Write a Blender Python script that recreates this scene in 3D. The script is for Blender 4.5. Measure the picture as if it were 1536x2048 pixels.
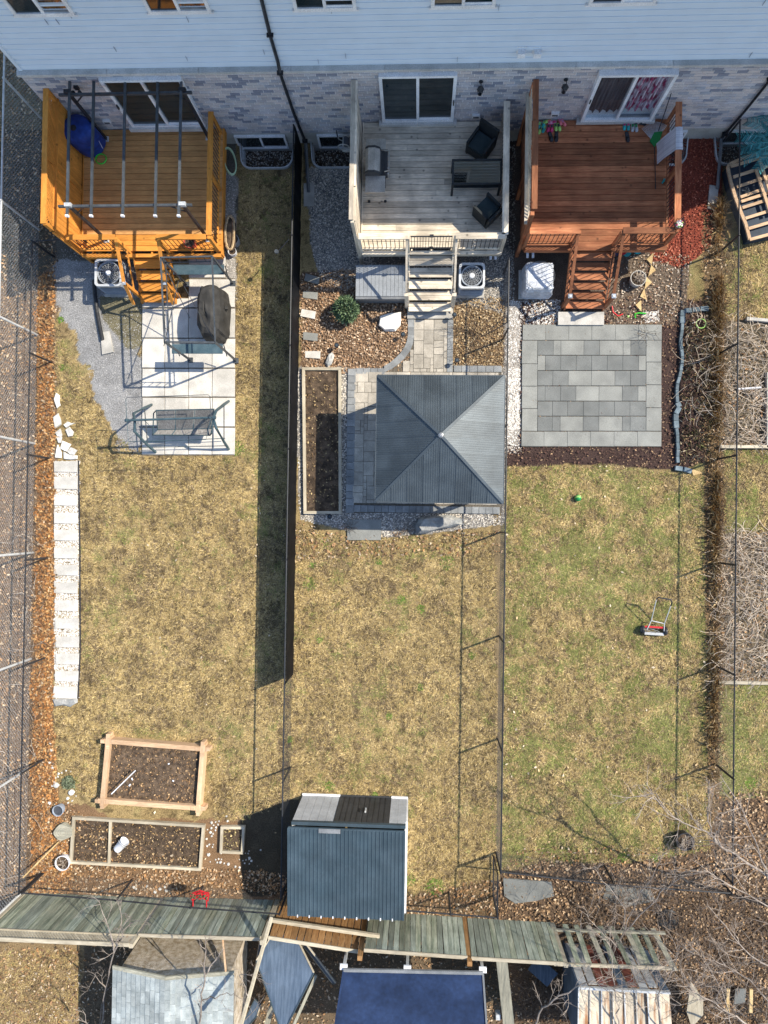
import bpy, math, random
import numpy as np
from mathutils import Vector, Matrix
for o in list(bpy.data.objects): bpy.data.objects.remove(o)
random.seed(7); rng = np.random.default_rng(11)
S = bpy.context.scene; C = S.collection; PI = math.pi
# ---------------------------------------------------------------- camera
H = 21.6; F = 1420.0
down = Vector((67, -16, -F)).normalized()
Rm = Matrix.Rotation(math.radians(0.85), 3, 'Z') @ down.rotation_difference(Vector((0, 0, -1))).to_matrix()
cam = bpy.data.objects.new('camera', bpy.data.cameras.new('camera')); C.objects.link(cam)
cam.data.sensor_fit = 'HORIZONTAL'; cam.data.sensor_width = 36; cam.data.lens = 36 * F / 1536
cam.data.clip_start = .5; cam.data.clip_end = 2000
cam.matrix_world = Matrix.Translation((0, 0, H)) @ Rm.to_4x4()
S.camera = cam
# ---------------------------------------------------------------- daylight
SUN = Vector((.91, .37, 1.0)).normalized()
w = bpy.data.worlds.new('World'); S.world = w; w.use_nodes = True
nt = w.node_tree; bg = nt.nodes['Background']
sky = nt.nodes.new('ShaderNodeTexSky'); sky.sky_type = 'NISHITA'; sky.sun_disc = False
sky.sun_elevation = math.asin(SUN.z); sky.sun_rotation = math.atan2(SUN.x, SUN.y)
sky.air_density = 1.0; sky.dust_density = .6; sky.ozone_density = 1.2
nt.links.new(sky.outputs[0], bg.inputs[0]); bg.inputs[1].default_value = .135
sl = bpy.data.lights.new('sun', 'SUN'); sl.energy = 4.1; sl.angle = math.radians(.5); sl.color = (1, .91, .76)
so = bpy.data.objects.new('sun', sl); C.objects.link(so); so.rotation_euler = SUN.to_track_quat('Z', 'Y').to_euler()
S.view_settings.view_transform = 'Standard'; S.view_settings.look = 'None'
S.view_settings.exposure = 0.82; S.view_settings.gamma = 1

def P(u, v, z=0.0):
    """site survey: ground or level point at height z that the photograph shows at (u, v)"""
    r = Rm @ Vector((u - 768, -(v - 1024), -F)); t = (z - H) / r.z
    return Vector((r.x * t, r.y * t, z))
# ---------------------------------------------------------------- materials
def mk(name, c1, c2=None, scale=6, st=(1, 1, 1), rough=.75, bump=.3, metal=0, var=.12, fine=40, dist=.01, spec=.3, lo=.35, hi=.65, grime=.13, knots=False, fv=.18):
    m = bpy.data.materials.new(name); m.use_nodes = True; t = m.node_tree; N = t.nodes; L = t.links
    b = N['Principled BSDF']; c2 = c2 or c1
    tc = N.new('ShaderNodeTexCoord'); oi = N.new('ShaderNodeObjectInfo'); ge = N.new('ShaderNodeNewGeometry')
    ad = N.new('ShaderNodeMath'); ad.operation = 'ADD'; L.new(oi.outputs['Random'], ad.inputs[0]); L.new(ge.outputs['Random Per Island'], ad.inputs[1])
    fr = N.new('ShaderNodeMath'); fr.operation = 'FRACT'; L.new(ad.outputs[0], fr.inputs[0])
    sc = N.new('ShaderNodeVectorMath'); sc.operation = 'SCALE'; sc.inputs[0].default_value = (31, 17, 23); L.new(fr.outputs[0], sc.inputs['Scale'])
    va = N.new('ShaderNodeVectorMath'); va.operation = 'ADD'; L.new(tc.outputs['Object'], va.inputs[0]); L.new(sc.outputs[0], va.inputs[1])
    mp = N.new('ShaderNodeMapping'); mp.inputs['Scale'].default_value = st; L.new(va.outputs[0], mp.inputs[0])
    n1 = N.new('ShaderNodeTexNoise'); n1.inputs['Scale'].default_value = scale; n1.inputs['Detail'].default_value = 5; L.new(mp.outputs[0], n1.inputs[0])
    n2 = N.new('ShaderNodeTexNoise'); n2.inputs['Scale'].default_value = fine; n2.inputs['Detail'].default_value = 3; L.new(mp.outputs[0], n2.inputs[0])
    cr = N.new('ShaderNodeValToRGB'); cr.color_ramp.elements[0].position = lo; cr.color_ramp.elements[1].position = hi
    cr.color_ramp.elements[0].color = (*c1, 1); cr.color_ramp.elements[1].color = (*c2, 1); L.new(n1.outputs[0], cr.inputs[0])
    mr = N.new('ShaderNodeMapRange'); mr.inputs[3].default_value = 1 - var * 1.6; mr.inputs[4].default_value = 1 + var * 1.6; L.new(fr.outputs[0], mr.inputs[0])
    m2 = N.new('ShaderNodeMapRange'); m2.inputs[1].default_value = .3; m2.inputs[2].default_value = .7
    m2.inputs[3].default_value = 1 - fv; m2.inputs[4].default_value = 1 + fv; L.new(n2.outputs[0], m2.inputs[0])
    mu = N.new('ShaderNodeMath'); mu.operation = 'MULTIPLY'; L.new(mr.outputs[0], mu.inputs[0]); L.new(m2.outputs[0], mu.inputs[1])
    vm = N.new('ShaderNodeVectorMath'); vm.operation = 'SCALE'; L.new(cr.outputs[0], vm.inputs[0]); L.new(mu.outputs[0], vm.inputs['Scale'])
    n3 = N.new('ShaderNodeTexNoise'); n3.inputs['Scale'].default_value = 1.9; n3.inputs['Detail'].default_value = 4; L.new(tc.outputs['Object'], n3.inputs[0])
    m3 = N.new('ShaderNodeMapRange'); m3.inputs[1].default_value = .32; m3.inputs[2].default_value = .68; m3.inputs[3].default_value = 1 - grime * 1.3; m3.inputs[4].default_value = 1 + grime * .7; L.new(n3.outputs[0], m3.inputs[0])
    vg = N.new('ShaderNodeVectorMath'); vg.operation = 'SCALE'; L.new(vm.outputs[0], vg.inputs[0]); L.new(m3.outputs[0], vg.inputs['Scale']); vm = vg
    if knots:
        vo = N.new('ShaderNodeTexVoronoi'); vo.inputs['Scale'].default_value = 3.4; L.new(va.outputs[0], vo.inputs['Vector'])
        mk_ = N.new('ShaderNodeMapRange'); mk_.inputs[1].default_value = .06; mk_.inputs[2].default_value = .16; mk_.inputs[3].default_value = .42; mk_.inputs[4].default_value = 1; L.new(vo.outputs['Distance'], mk_.inputs[0])
        vk = N.new('ShaderNodeVectorMath'); vk.operation = 'SCALE'; L.new(vm.outputs[0], vk.inputs[0]); L.new(mk_.outputs[0], vk.inputs['Scale']); vm = vk
    L.new(vm.outputs[0], b.inputs['Base Color'])
    b.inputs['Roughness'].default_value = rough; b.inputs['Metallic'].default_value = metal
    b.inputs['Specular IOR Level'].default_value = spec
    if bump:
        bp = N.new('ShaderNodeBump'); bp.inputs['Strength'].default_value = bump; bp.inputs['Distance'].default_value = dist
        L.new(n2.outputs[0], bp.inputs['Height']); L.new(bp.outputs[0], b.inputs['Normal'])
    return m
def mk_attr(name, rough=.9, lo=.55, hi=1.45, fine=45, bump=.6, dist=.02, tw=False):
    m = bpy.data.materials.new(name); m.use_nodes = True; t = m.node_tree; N = t.nodes; L = t.links
    b = N['Principled BSDF']; a = N.new('ShaderNodeAttribute'); a.attribute_name = 'cover'
    tc = N.new('ShaderNodeTexCoord')
    n2 = N.new('ShaderNodeTexNoise'); n2.inputs['Scale'].default_value = fine; n2.inputs['Detail'].default_value = 6; n2.inputs['Roughness'].default_value = .7
    L.new(tc.outputs['Object'], n2.inputs[0])
    m2 = N.new('ShaderNodeMapRange'); m2.inputs[1].default_value = .3; m2.inputs[2].default_value = .7
    m2.inputs[3].default_value = lo; m2.inputs[4].default_value = hi; L.new(n2.outputs[0], m2.inputs[0])
    vm = N.new('ShaderNodeVectorMath'); vm.operation = 'SCALE'; L.new(a.outputs['Color'], vm.inputs[0]); L.new(m2.outputs[0], vm.inputs['Scale'])
    L.new(vm.outputs[0], b.inputs['Base Color']); b.inputs['Roughness'].default_value = rough; b.inputs['Specular IOR Level'].default_value = .15
    if bump:
        bp = N.new('ShaderNodeBump'); bp.inputs['Strength'].default_value = bump; bp.inputs['Distance'].default_value = dist
        L.new(n2.outputs[0], bp.inputs['Height']); L.new(bp.outputs[0], b.inputs['Normal'])
    return m
def mk_glass(name, tint, gl):
    m = bpy.data.materials.new(name); m.use_nodes = True; t = m.node_tree; N = t.nodes; L = t.links
    N.remove(N['Principled BSDF']); tr = N.new('ShaderNodeBsdfTransparent'); tr.inputs[0].default_value = (*tint, 1)
    g = N.new('ShaderNodeBsdfGlossy'); g.inputs['Roughness'].default_value = .04; g.inputs[0].default_value = (1, 1, 1, 1)
    mx = N.new('ShaderNodeMixShader'); mx.inputs[0].default_value = gl
    L.new(tr.outputs[0], mx.inputs[1]); L.new(g.outputs[0], mx.inputs[2]); L.new(mx.outputs[0], N['Material Output'].inputs[0])
    return m
WX = (.8, 9, 9); WY = (9, .8, 9); WZ = (9, 9, .8)
def wood(name, c1, c2, st, **k):
    d = dict(scale=2.2, fine=9, rough=.8, bump=.35, var=.14, lo=.3, hi=.7); d.update(k); return mk(name, c1, c2, st=st, **d)
Mt = {}
for ax, st in (('x', WX), ('y', WY), ('z', WZ)):
    Mt['orange' + ax] = wood('orange_stain_' + ax, (.55, .215, .035), (.66, .285, .055), st, var=.1, knots=True)
    Mt['weath' + ax] = wood('weathered_pine_' + ax, (.50, .435, .345), (.70, .615, .49), st, var=.16, knots=True, grime=.22)
    Mt['red' + ax] = wood('redbrown_stain_' + ax, (.27, .09, .04), (.43, .18, .085), st, var=.28, knots=True, grime=.2)
    Mt['tan' + ax] = wood('new_lumber_' + ax, (.50, .32, .19), (.62, .44, .28), st, var=.08)
    Mt['oldtan' + ax] = wood('aged_lumber_' + ax, (.38, .33, .24), (.50, .45, .35), st, var=.1)
    Mt['grey' + ax] = wood('grey_old_wood_' + ax, (.22, .22, .18), (.38, .36, .28), st, var=.15)
Mt['orangebrown'] = wood('orange_brown_board', (.50, .245, .085), (.62, .33, .12), WX, var=.09)
Mt['fgreen'] = wood('algae_green_boards', (.13, .16, .115), (.34, .35, .27), WZ, var=.22, scale=1.6)
Mt['fgreen2'] = wood('algae_bluegreen_boards', (.15, .18, .145), (.34, .37, .31), WZ, var=.22, scale=1.6)
Mt['fbrown'] = wood('brown_cedar_boards', (.26, .13, .05), (.42, .24, .10), WZ, var=.15)
Mt['brick'] = mk('brick', (.36, .30, .29), (.50, .43, .41), scale=3, var=.0, rough=.9, fine=60)
# a share of the bricks is darker: ramp on the per-brick random value
t = Mt['brick'].node_tree; cr = t.nodes['Color Ramp']; fr = [n for n in t.nodes if n.type == 'MATH' and n.operation == 'FRACT'][0]
for l in list(cr.inputs[0].links): t.links.remove(l)
t.links.new(fr.outputs[0], cr.inputs[0]); cr.color_ramp.interpolation = 'CONSTANT'
cr.color_ramp.elements[0].position = 0; cr.color_ramp.elements[0].color = (.27, .28, .33, 1)
cr.color_ramp.elements[1].position = .12; cr.color_ramp.elements[1].color = (.52, .48, .48, 1)
for p_, c_ in ((.35, (.60, .55, .53)), (.52, (.56, .54, .56)), (.66, (.64, .57, .54)), (.88, (.40, .41, .45))):
    e = cr.color_ramp.elements.new(p_); e.color = (*c_, 1)
Mt['mortar'] = mk('mortar', (.72, .71, .70), (.78, .77, .76), rough=.95)
Mt['siding'] = mk('vinyl_siding', (.66, .73, .79), (.68, .75, .81), scale=.6, rough=.6, bump=0, var=.008, fine=1.2, fv=.01, grime=.025)
Mt['conc'] = mk('concrete', (.38, .365, .33), (.50, .48, .44), scale=3, rough=.9, var=.06, fine=50)
Mt['stone'] = mk('sill_stone', (.50, .49, .46), (.60, .58, .55), scale=3, rough=.85, var=.06)
Mt['white'] = mk('white_frame', (.80, .80, .80), (.82, .82, .82), rough=.4, bump=0, var=.01)
Mt['glass'] = mk('dark_glass', (.012, .02, .022), (.02, .03, .035), scale=1, rough=.06, bump=0, var=.2, spec=.8)
Mt['clear'] = mk_glass('clear_glass', (.85, .88, .9), .08)
Mt['table_glass'] = mk_glass('smoked_glass', (.30, .36, .37), .12)
Mt['black'] = mk('black_metal', (.018, .02, .024), (.03, .032, .038), rough=.45, bump=.05, var=.1)
Mt['blackfab'] = mk('black_mesh_fabric', (.004, .005, .007), (.008, .009, .012), spec=.08, rough=.6, scale=2, bump=.3, var=.1)
Mt['grey'] = mk('grey_metal', (.16, .17, .18), (.22, .23, .24), rough=.5, bump=.1, var=.1, scale=3)
Mt['galv'] = mk('galvanised_steel', (.50, .52, .53), (.62, .64, .65), rough=.45, metal=.2, bump=.1, var=.05)
Mt['steel'] = mk('stainless', (.42, .41, .39), (.52, .51, .49), rough=.35, metal=.75, bump=.05, var=.05)
Mt['slate'] = mk('slate_blue_steel', (.036, .060, .078), (.048, .074, .094), rough=.55, metal=0, bump=.04, var=.05, grime=.16, scale=1.5, spec=.4)
Mt['gazroof'] = mk('grey_roof_steel', (.062, .078, .090), (.075, .093, .106), rough=.42, metal=.25, bump=.03, var=.07, scale=1.5, spec=.5, grime=.16)
Mt['shedgrey'] = mk('light_grey_wall', (.42, .43, .44), (.46, .47, .48), rough=.6, bump=.1, var=.03)
Mt['charcoal'] = mk('charcoal_door', (.035, .037, .04), (.05, .052, .055), rough=.6, bump=.1, var=.06)
Mt['slabwhite'] = mk('pale_slab', (.50, .48, .435), (.60, .575, .53), scale=2.5, rough=.85, var=.07, fine=50)
Mt['slabgrey'] = mk('grey_slab', (.235, .24, .225), (.27, .275, .255), scale=2.5, rough=.85, var=.04, fine=50)
Mt['slabdark'] = mk('dark_slab', (.155, .163, .158), (.18, .187, .18), scale=2.5, rough=.85, var=.06, fine=50)
Mt['paver'] = mk('beige_paver', (.34, .31, .26), (.45, .41, .345), scale=5, rough=.9, var=.12, fine=50)
Mt['paverdk'] = mk('charcoal_paver', (.20, .21, .215), (.27, .28, .28), scale=5, rough=.9, var=.10, fine=50)
Mt['bedding'] = mk('joint_sand', (.10, .085, .065), (.17, .15, .12), scale=20, rough=1)
Mt['rock'] = mk('rough_rock', (.26, .27, .27), (.44, .43, .40), scale=4, rough=.9, bump=.8, dist=.04, fine=14)
Mt['rockw'] = mk('white_rock', (.56, .55, .51), (.68, .66, .62), scale=4, rough=.9, bump=.6, dist=.03, fine=14)
Mt['soil'] = mk('soil', (.05, .036, .026), (.17, .12, .08), scale=7, rough=1, bump=1, dist=.04, fine=38, lo=.35, hi=.7)
Mt['wicker'] = mk('black_wicker', (.012, .016, .018), (.03, .036, .04), scale=30, rough=.6, bump=.5, fine=60)
Mt['cushion'] = mk('dark_teal_seat', (.02, .035, .04), (.03, .045, .05), rough=.8)
Mt['acblue'] = mk('ac_grey_paint', (.26, .30, .36), (.30, .34, .40), rough=.5, bump=.05)
Mt['acdark'] = mk('ac_dark', (.04, .045, .055), (.07, .075, .085), rough=.6)
Mt['coverbrown'] = mk('taupe_cover', (.032, .031, .029), (.055, .053, .05), scale=3, rough=.8, bump=.7, dist=.05, fine=5)
Mt['tarp'] = mk('silver_tarp', (.42, .45, .50), (.56, .59, .64), scale=5, rough=.45, bump=.9, dist=.05, fine=9)
Mt['blue'] = mk('navy_blue_fabric', (.010, .035, .19), (.018, .055, .27), scale=3, rough=.6, bump=.5, dist=.03, fine=6)
Mt['navyroof'] = mk('navy_canvas', (.007, .018, .052), (.015, .032, .085), scale=1.6, rough=.8, bump=.3, fine=9)
Mt['bluegrey'] = mk('bluegrey_board', (.055, .085, .13), (.10, .14, .20), scale=2, st=(9, .8, 1), rough=.7, bump=.2)
Mt['green'] = mk('bright_green_plastic', (.06, .55, .05), rough=.4, bump=0)
Mt['dgreen'] = mk('green_plastic', (.02, .22, .06), rough=.4, bump=0)
Mt['palehose'] = mk('pale_green_hose', (.50, .66, .42), rough=.5, bump=0)
Mt['pink'] = mk('pink_rubber', (.62, .05, .18), rough=.6, bump=0)
Mt['lpink'] = mk('light_pink_rubber', (.66, .28, .42), rough=.6, bump=0)
Mt['salmon'] = mk('salmon_rubber', (.70, .18, .2), rough=.6, bump=0)
Mt['lime'] = mk('lime_rubber', (.35, .62, .16), rough=.6, bump=0)
Mt['teal'] = mk('teal_rubber', (.03, .34, .34), rough=.6, bump=0)
Mt['red'] = mk('red_plastic', (.55, .02, .03), rough=.45, bump=0)
Mt['terra'] = mk('terracotta_red', (.36, .06, .04), (.44, .09, .06), rough=.7)
Mt['whitep'] = mk('white_plastic', (.78, .80, .84), rough=.4, bump=0)
Mt['textilene'] = mk('grey_sling_mesh', (.16, .15, .14), (.25, .24, .225), scale=30, st=(1, .1, 1), rough=.8)
Mt['steelblue'] = mk('bluegrey_tube', (.055, .095, .115), (.08, .125, .145), rough=.4, metal=.2, bump=0)
Mt['gtube'] = mk('charcoal_tube', (.06, .07, .08), (.09, .10, .11), rough=.45, metal=.2, bump=0)
Mt['coir'] = mk('coir', (.36, .24, .12), (.55, .42, .26), scale=30, rough=1, bump=1)
Mt['shingle'] = mk('pale_shingle', (.26, .295, .30), (.38, .415, .41), scale=4, rough=.9, var=.12, fine=60)
Mt['gable'] = mk('rough_gable', (.30, .24, .165), (.52, .46, .38), scale=7, st=(1, 1, 1), rough=.95, bump=1, dist=.03, fine=30)
Mt['rust'] = mk('rusty_sheet', (.30, .15, .07), (.52, .46, .36), scale=2, st=(5, .7, 1), rough=.7, var=.1, lo=.32, hi=.5)
Mt['redbrown'] = mk('red_brown_board', (.14, .04, .03), (.2, .07, .05))
Mt['bark'] = mk('pale_bark', (.20, .165, .14), (.36, .31, .27), scale=8, rough=.9)
Mt['barkd'] = mk('brown_bark', (.085, .06, .042), (.17, .125, .09), scale=8, rough=.9)
Mt['twig'] = mk('dry_vine', (.36, .29, .22), (.60, .52, .43), scale=3, rough=.9, var=.2)
Mt['drygrass'] = mk('dry_stalks', (.24, .16, .075), (.46, .34, .19), scale=1, rough=.9, var=.35)
Mt['ever'] = mk('needle_green', (.045, .085, .045), (.12, .17, .09), scale=4, rough=.8, var=.35)
Mt['blugreen'] = mk('teal_fronds', (.02, .16, .17), (.10, .34, .34), scale=3, rough=.7, var=.3)
Mt['edgebrick'] = mk('blue_grey_block', (.10, .14, .165), (.17, .215, .24), scale=5, rough=.85, var=.15)
Mt['sandst'] = mk('yellow_sandstone', (.46, .32, .15), (.56, .42, .22), scale=5, rough=.9)
Mt['curt'] = mk('floral_curtain', (.42, .04, .14), (.78, .68, .76), scale=7, st=(1.6, 1, .5), rough=.9, lo=.42, hi=.56)
Mt['curtg'] = mk('grey_curtain', (.10, .09, .10), (.20, .18, .19), scale=3, st=(6, 1, .4), rough=.9)
Mt['curtrefl'] = mk('amber_reflection_curtain', (.10, .04, .015), (.40, .20, .08), scale=3, st=(2, 1, .8), rough=.9)  # curtain cloth whose amber pattern paints interior reflections of the window
Mt['towel'] = mk('striped_towel', (.5, .5, .56), (.7, .7, .74), scale=4, st=(.01, 9, .01), rough=.95, fine=5, lo=.45, hi=.5)
Mt['inner'] = mk('dark_interior', (.012, .012, .014), rough=1, bump=0)
Mt['ground'] = mk_attr('ground_cover', fine=30, lo=.35, hi=1.65, bump=1.0, dist=.03)
Mt['bits'] = mk_attr('loose_cover', fine=9, lo=.8, hi=1.2, bump=0)
Mt['roofsh'] = mk('roof_shingles', (.06, .06, .065), (.1, .1, .105), scale=9, rough=.95)
# ---------------------------------------------------------------- builders
ORG = {}
def tag(o, label=None, cat=None, group=None, kind=None):
    if label: o['label'] = label
    if cat: o['category'] = cat
    if group: o['group'] = group
    if kind: o['kind'] = kind
    return o
def thing(name, loc, label=None, cat=None, group=None, kind=None):
    o = bpy.data.objects.new(name, None); C.objects.link(o); o.location = loc; o.empty_display_size = .2
    ORG[o.name] = Vector(loc); return tag(o, label, cat, group, kind)
class MB:
    def __init__(s): s.v = []; s.f = []
    def add(s, vs, fs):
        n = len(s.v); s.v += [tuple(p) for p in vs]; s.f += [tuple(i + n for i in f) for f in fs]; return s
    def box(s, x0, x1, y0, y1, z0, z1):
        return s.add([(x0, y0, z0), (x1, y0, z0), (x1, y1, z0), (x0, y1, z0), (x0, y0, z1), (x1, y0, z1), (x1, y1, z1), (x0, y1, z1)],
                     [(0, 3, 2, 1), (4, 5, 6, 7), (0, 1, 5, 4), (1, 2, 6, 5), (2, 3, 7, 6), (3, 0, 4, 7)])
    def beam(s, p, q, w, h, up=(0, 0, 1)):
        p = Vector(p); q = Vector(q); d = (q - p).normalized(); up = Vector(up)
        if abs(d.dot(up)) > .97: up = Vector((0, 1, 0))
        a = d.cross(up).normalized() * w / 2; b = a.cross(d).normalized() * h / 2
        vs = [e + i * a + j * b for e in (p, q) for i, j in ((-1, -1), (1, -1), (1, 1), (-1, 1))]
        return s.add(vs, [(0, 1, 2, 3), (7, 6, 5, 4), (0, 4, 5, 1), (1, 5, 6, 2), (2, 6, 7, 3), (3, 7, 4, 0)])
    def prism(s, poly, z0, z1):
        n = len(poly); vs = [(p[0], p[1], z0) for p in poly] + [(p[0], p[1], z1) for p in poly]
        return s.add(vs, [tuple(range(n - 1, -1, -1)), tuple(range(n, 2 * n))] + [(i, (i + 1) % n, n + (i + 1) % n, n + i) for i in range(n)])
    def tube(s, pts, r, n=6, closed=False, r1=None):
        pts = [Vector(p) for p in pts]; k = len(pts); vs = []
        for i, p in enumerate(pts):
            a = pts[(i - 1) % k] if (closed or i) else p; b = pts[(i + 1) % k] if (closed or i < k - 1) else p
            d = (b - a).normalized(); u = Vector((0, 0, 1)) if abs(d.z) < .9 else Vector((1, 0, 0))
            x = d.cross(u).normalized(); y = x.cross(d)
            rr = r if r1 is None else r + (r1 - r) * i / (k - 1)
            vs += [p + rr * (math.cos(2 * PI * j / n) * x + math.sin(2 * PI * j / n) * y) for j in range(n)]
        fs = [(i * n + j, i * n + (j + 1) % n, ((i + 1) % k) * n + (j + 1) % n, ((i + 1) % k) * n + j) for i in range(k if closed else k - 1) for j in range(n)]
        if not closed: fs += [tuple(range(n - 1, -1, -1)), tuple((k - 1) * n + j for j in range(n))]
        return s.add(vs, fs)
    def lathe(s, prof, c=(0, 0, 0), n=16, M=None, cap=True):
        vs = [Vector((r * math.cos(2 * PI * j / n), r * math.sin(2 * PI * j / n), z)) for r, z in prof for j in range(n)]
        if M is not None: vs = [M @ p for p in vs]
        vs = [p + Vector(c) for p in vs]; k = len(prof)
        fs = [(i * n + j, i * n + (j + 1) % n, (i + 1) * n + (j + 1) % n, (i + 1) * n + j) for i in range(k - 1) for j in range(n)]
        if cap: fs += [tuple(range(n - 1, -1, -1)), tuple((k - 1) * n + j for j in range(n))]
        return s.add(vs, fs)
    def rock(s, poly, z0, z1, inset=.82, jit=.02):
        c = sum((Vector((p[0], p[1], 0)) for p in poly), Vector()) / len(poly); n = len(poly)
        lv = []
        for k, z in ((1.0, z0), (1.02, z0 + (z1 - z0) * .55), (inset, z1)):
            lv += [(c.x + (p[0] - c.x) * k + random.uniform(-jit, jit), c.y + (p[1] - c.y) * k + random.uniform(-jit, jit), z + (random.uniform(-jit, jit) if z > z0 else 0)) for p in poly]
        lv.append((c.x, c.y, z1 + jit))
        fs = [(i, (i + 1) % n, n + (i + 1) % n, n + i) for i in range(n)] + [(n + i, n + (i + 1) % n, 2 * n + (i + 1) % n, 2 * n + i) for i in range(n)]
        fs += [(2 * n + i, 2 * n + (i + 1) % n, 3 * n) for i in range(n)]
        return s.add(lv, fs)
    def build(s, name, mat, parent=None, smooth=False, loc=None):
        o0 = ORG[parent.name] if parent else (Vector(loc) if loc is not None else Vector((0, 0, 0)))
        me = bpy.data.meshes.new(name); me.from_pydata([(a - o0.x, b - o0.y, c - o0.z) for a, b, c in s.v], [], s.f)
        me.materials.append(Mt[mat] if isinstance(mat, str) else mat); me.update()
        if smooth: me.shade_smooth()
        o = bpy.data.objects.new(name, me); C.objects.link(o); ORG[o.name] = o0
        if parent: o.parent = parent
        else: o.location = o0
        return o
def inst(me, name, parent, loc, rz=0, rot=None, scale=None):
    o = bpy.data.objects.new(name, me); C.objects.link(o)
    l = Vector(loc)
    if parent: o.parent = parent; o.location = l - ORG[parent.name]
    else: o.location = l
    ORG[o.name] = ORG[parent.name] if parent else l
    o.rotation_euler = rot if rot else (0, 0, rz)
    if scale: o.scale = scale
    return o
def mesh_of(mb, name, mat):
    me = bpy.data.meshes.new(name); me.from_pydata(mb.v, [], mb.f); me.materials.append(Mt[mat]); me.update(); return me
def copy_thing(root, loc, rz=None, label=None):
    r = root.copy(); C.objects.link(r); r.location = loc; ORG[r.name] = Vector(loc)
    if rz is not None: r.rotation_euler = (0, 0, rz)
    if label: r['label'] = label
    for ch in list(root.children):
        c = ch.copy(); C.objects.link(c); c.parent = r
        for g in ch.children:
            d = g.copy(); C.objects.link(d); d.parent = c
    return r
def one(mb, name, mat, loc, label, cat, group=None, smooth=False):
    return tag(mb.build(name, mat, loc=loc, smooth=smooth), label, cat, group)
# numpy value noise and polygon tests
def vnoise(x, y, s, seed=0):
    g = np.random.default_rng(seed).random((257, 257)); xx = x / s + 61.3; yy = y / s + 47.9
    i = np.floor(xx).astype(int); j = np.floor(yy).astype(int); fx = xx - i; fy = yy - j
    fx = fx * fx * (3 - 2 * fx); fy = fy * fy * (3 - 2 * fy); i %= 256; j %= 256
    return (g[i, j] * (1 - fx) + g[i + 1, j] * fx) * (1 - fy) + (g[i, j + 1] * (1 - fx) + g[i + 1, j + 1] * fx) * fy
def fbm(x, y, s, seed=0): return .55 * vnoise(x, y, s, seed) + .28 * vnoise(x, y, s / 2.1, seed + 1) + .17 * vnoise(x, y, s / 4.3, seed + 2)
def inside(x, y, poly, wob=.0, seed=5):
    if wob: x, y = x + wob * 2 * (fbm(x, y, .5, seed) - .5), y + wob * 2 * (fbm(x, y, .5, seed + 9) - .5)
    r = np.zeros(x.shape, bool); n = len(poly)
    for k in range(n):
        x1, y1 = poly[k][0], poly[k][1]; x2, y2 = poly[(k + 1) % n][0], poly[(k + 1) % n][1]
        if y1 == y2: continue
        r ^= ((y1 > y) != (y2 > y)) & (x < (x2 - x1) * (y - y1) / (y2 - y1) + x1)
    return r
def PP(*uv): return [tuple(P(u, v)[:2]) for u, v in uv]
def rect(u0, v0, u1, v1): return PP((u0, v0), (u1, v0), (u1, v1), (u0, v1))
def stuff(name, V, k, cols, label, faces=None, mat='bits'):
    """V (n*k,3) points in groups of k; faces = index tuples inside a group"""
    n = len(V) // k; faces = faces or [tuple(range(k))]
    me = bpy.data.meshes.new(name); L = [len(f) for f in faces]; base = np.concatenate([np.array(f) for f in faces])
    idx = (base[None, :] + (np.arange(n) * k)[:, None]).ravel(); tot = np.tile(np.array(L), n)
    me.vertices.add(n * k); me.vertices.foreach_set('co', V.astype(np.float32).ravel())
    me.loops.add(len(idx)); me.loops.foreach_set('vertex_index', idx.astype(np.int32))
    me.polygons.add(len(tot)); st = np.concatenate([[0], np.cumsum(tot)[:-1]])
    me.polygons.foreach_set('loop_start', st.astype(np.int32)); me.polygons.foreach_set('loop_total', tot.astype(np.int32))
    me.update(calc_edges=True)
    a = me.attributes.new('cover', 'FLOAT_COLOR', 'POINT'); c4 = np.ones((n * k, 4), np.float32); c4[:, :3] = np.repeat(cols, k, axis=0)
    a.data.foreach_set('color', c4.ravel()); me.materials.append(Mt[mat])
    o = bpy.data.objects.new(name, me); C.objects.link(o); return tag(o, label, kind='stuff')
def scatter(poly, dens, wob=.15, seed=1, hole=()):
    a = np.array([p[:2] for p in poly]); x0, y0 = a.min(0) - .2; x1, y1 = a.max(0) + .2
    n = int((x1 - x0) * (y1 - y0) * dens); x = rng.uniform(x0, x1, n); y = rng.uniform(y0, y1, n)
    m = inside(x, y, poly, wob, seed)
    for h in hole: m &= ~inside(x, y, h)
    return x[m], y[m]
def pick(n, cols, jit=.2, w=None):
    c = np.array(cols)[rng.choice(len(cols), n, p=w)]; return c * (1 + rng.uniform(-jit, jit, (n, 1)))
def blades(name, x, y, cols, label, ln=(.05, .13), wd=.02, lean=1.0, z=0.0, hgt=.6):
    n = len(x); a = rng.uniform(0, 2 * PI, n); l = rng.uniform(*ln, n); dx, dy = np.cos(a), np.sin(a)
    V = np.zeros((n, 3, 3)); b = np.stack([x, y, np.full(n, z)], 1); s = np.stack([-dy, dx, np.zeros(n)], 1) * wd / 2
    V[:, 0] = b - s; V[:, 1] = b + s
    V[:, 2] = b + np.stack([dx * l * lean, dy * l * lean, l * hgt * rng.uniform(.25, 1, n)], 1)
    return stuff(name, V.reshape(-1, 3), 3, cols, label)
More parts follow.
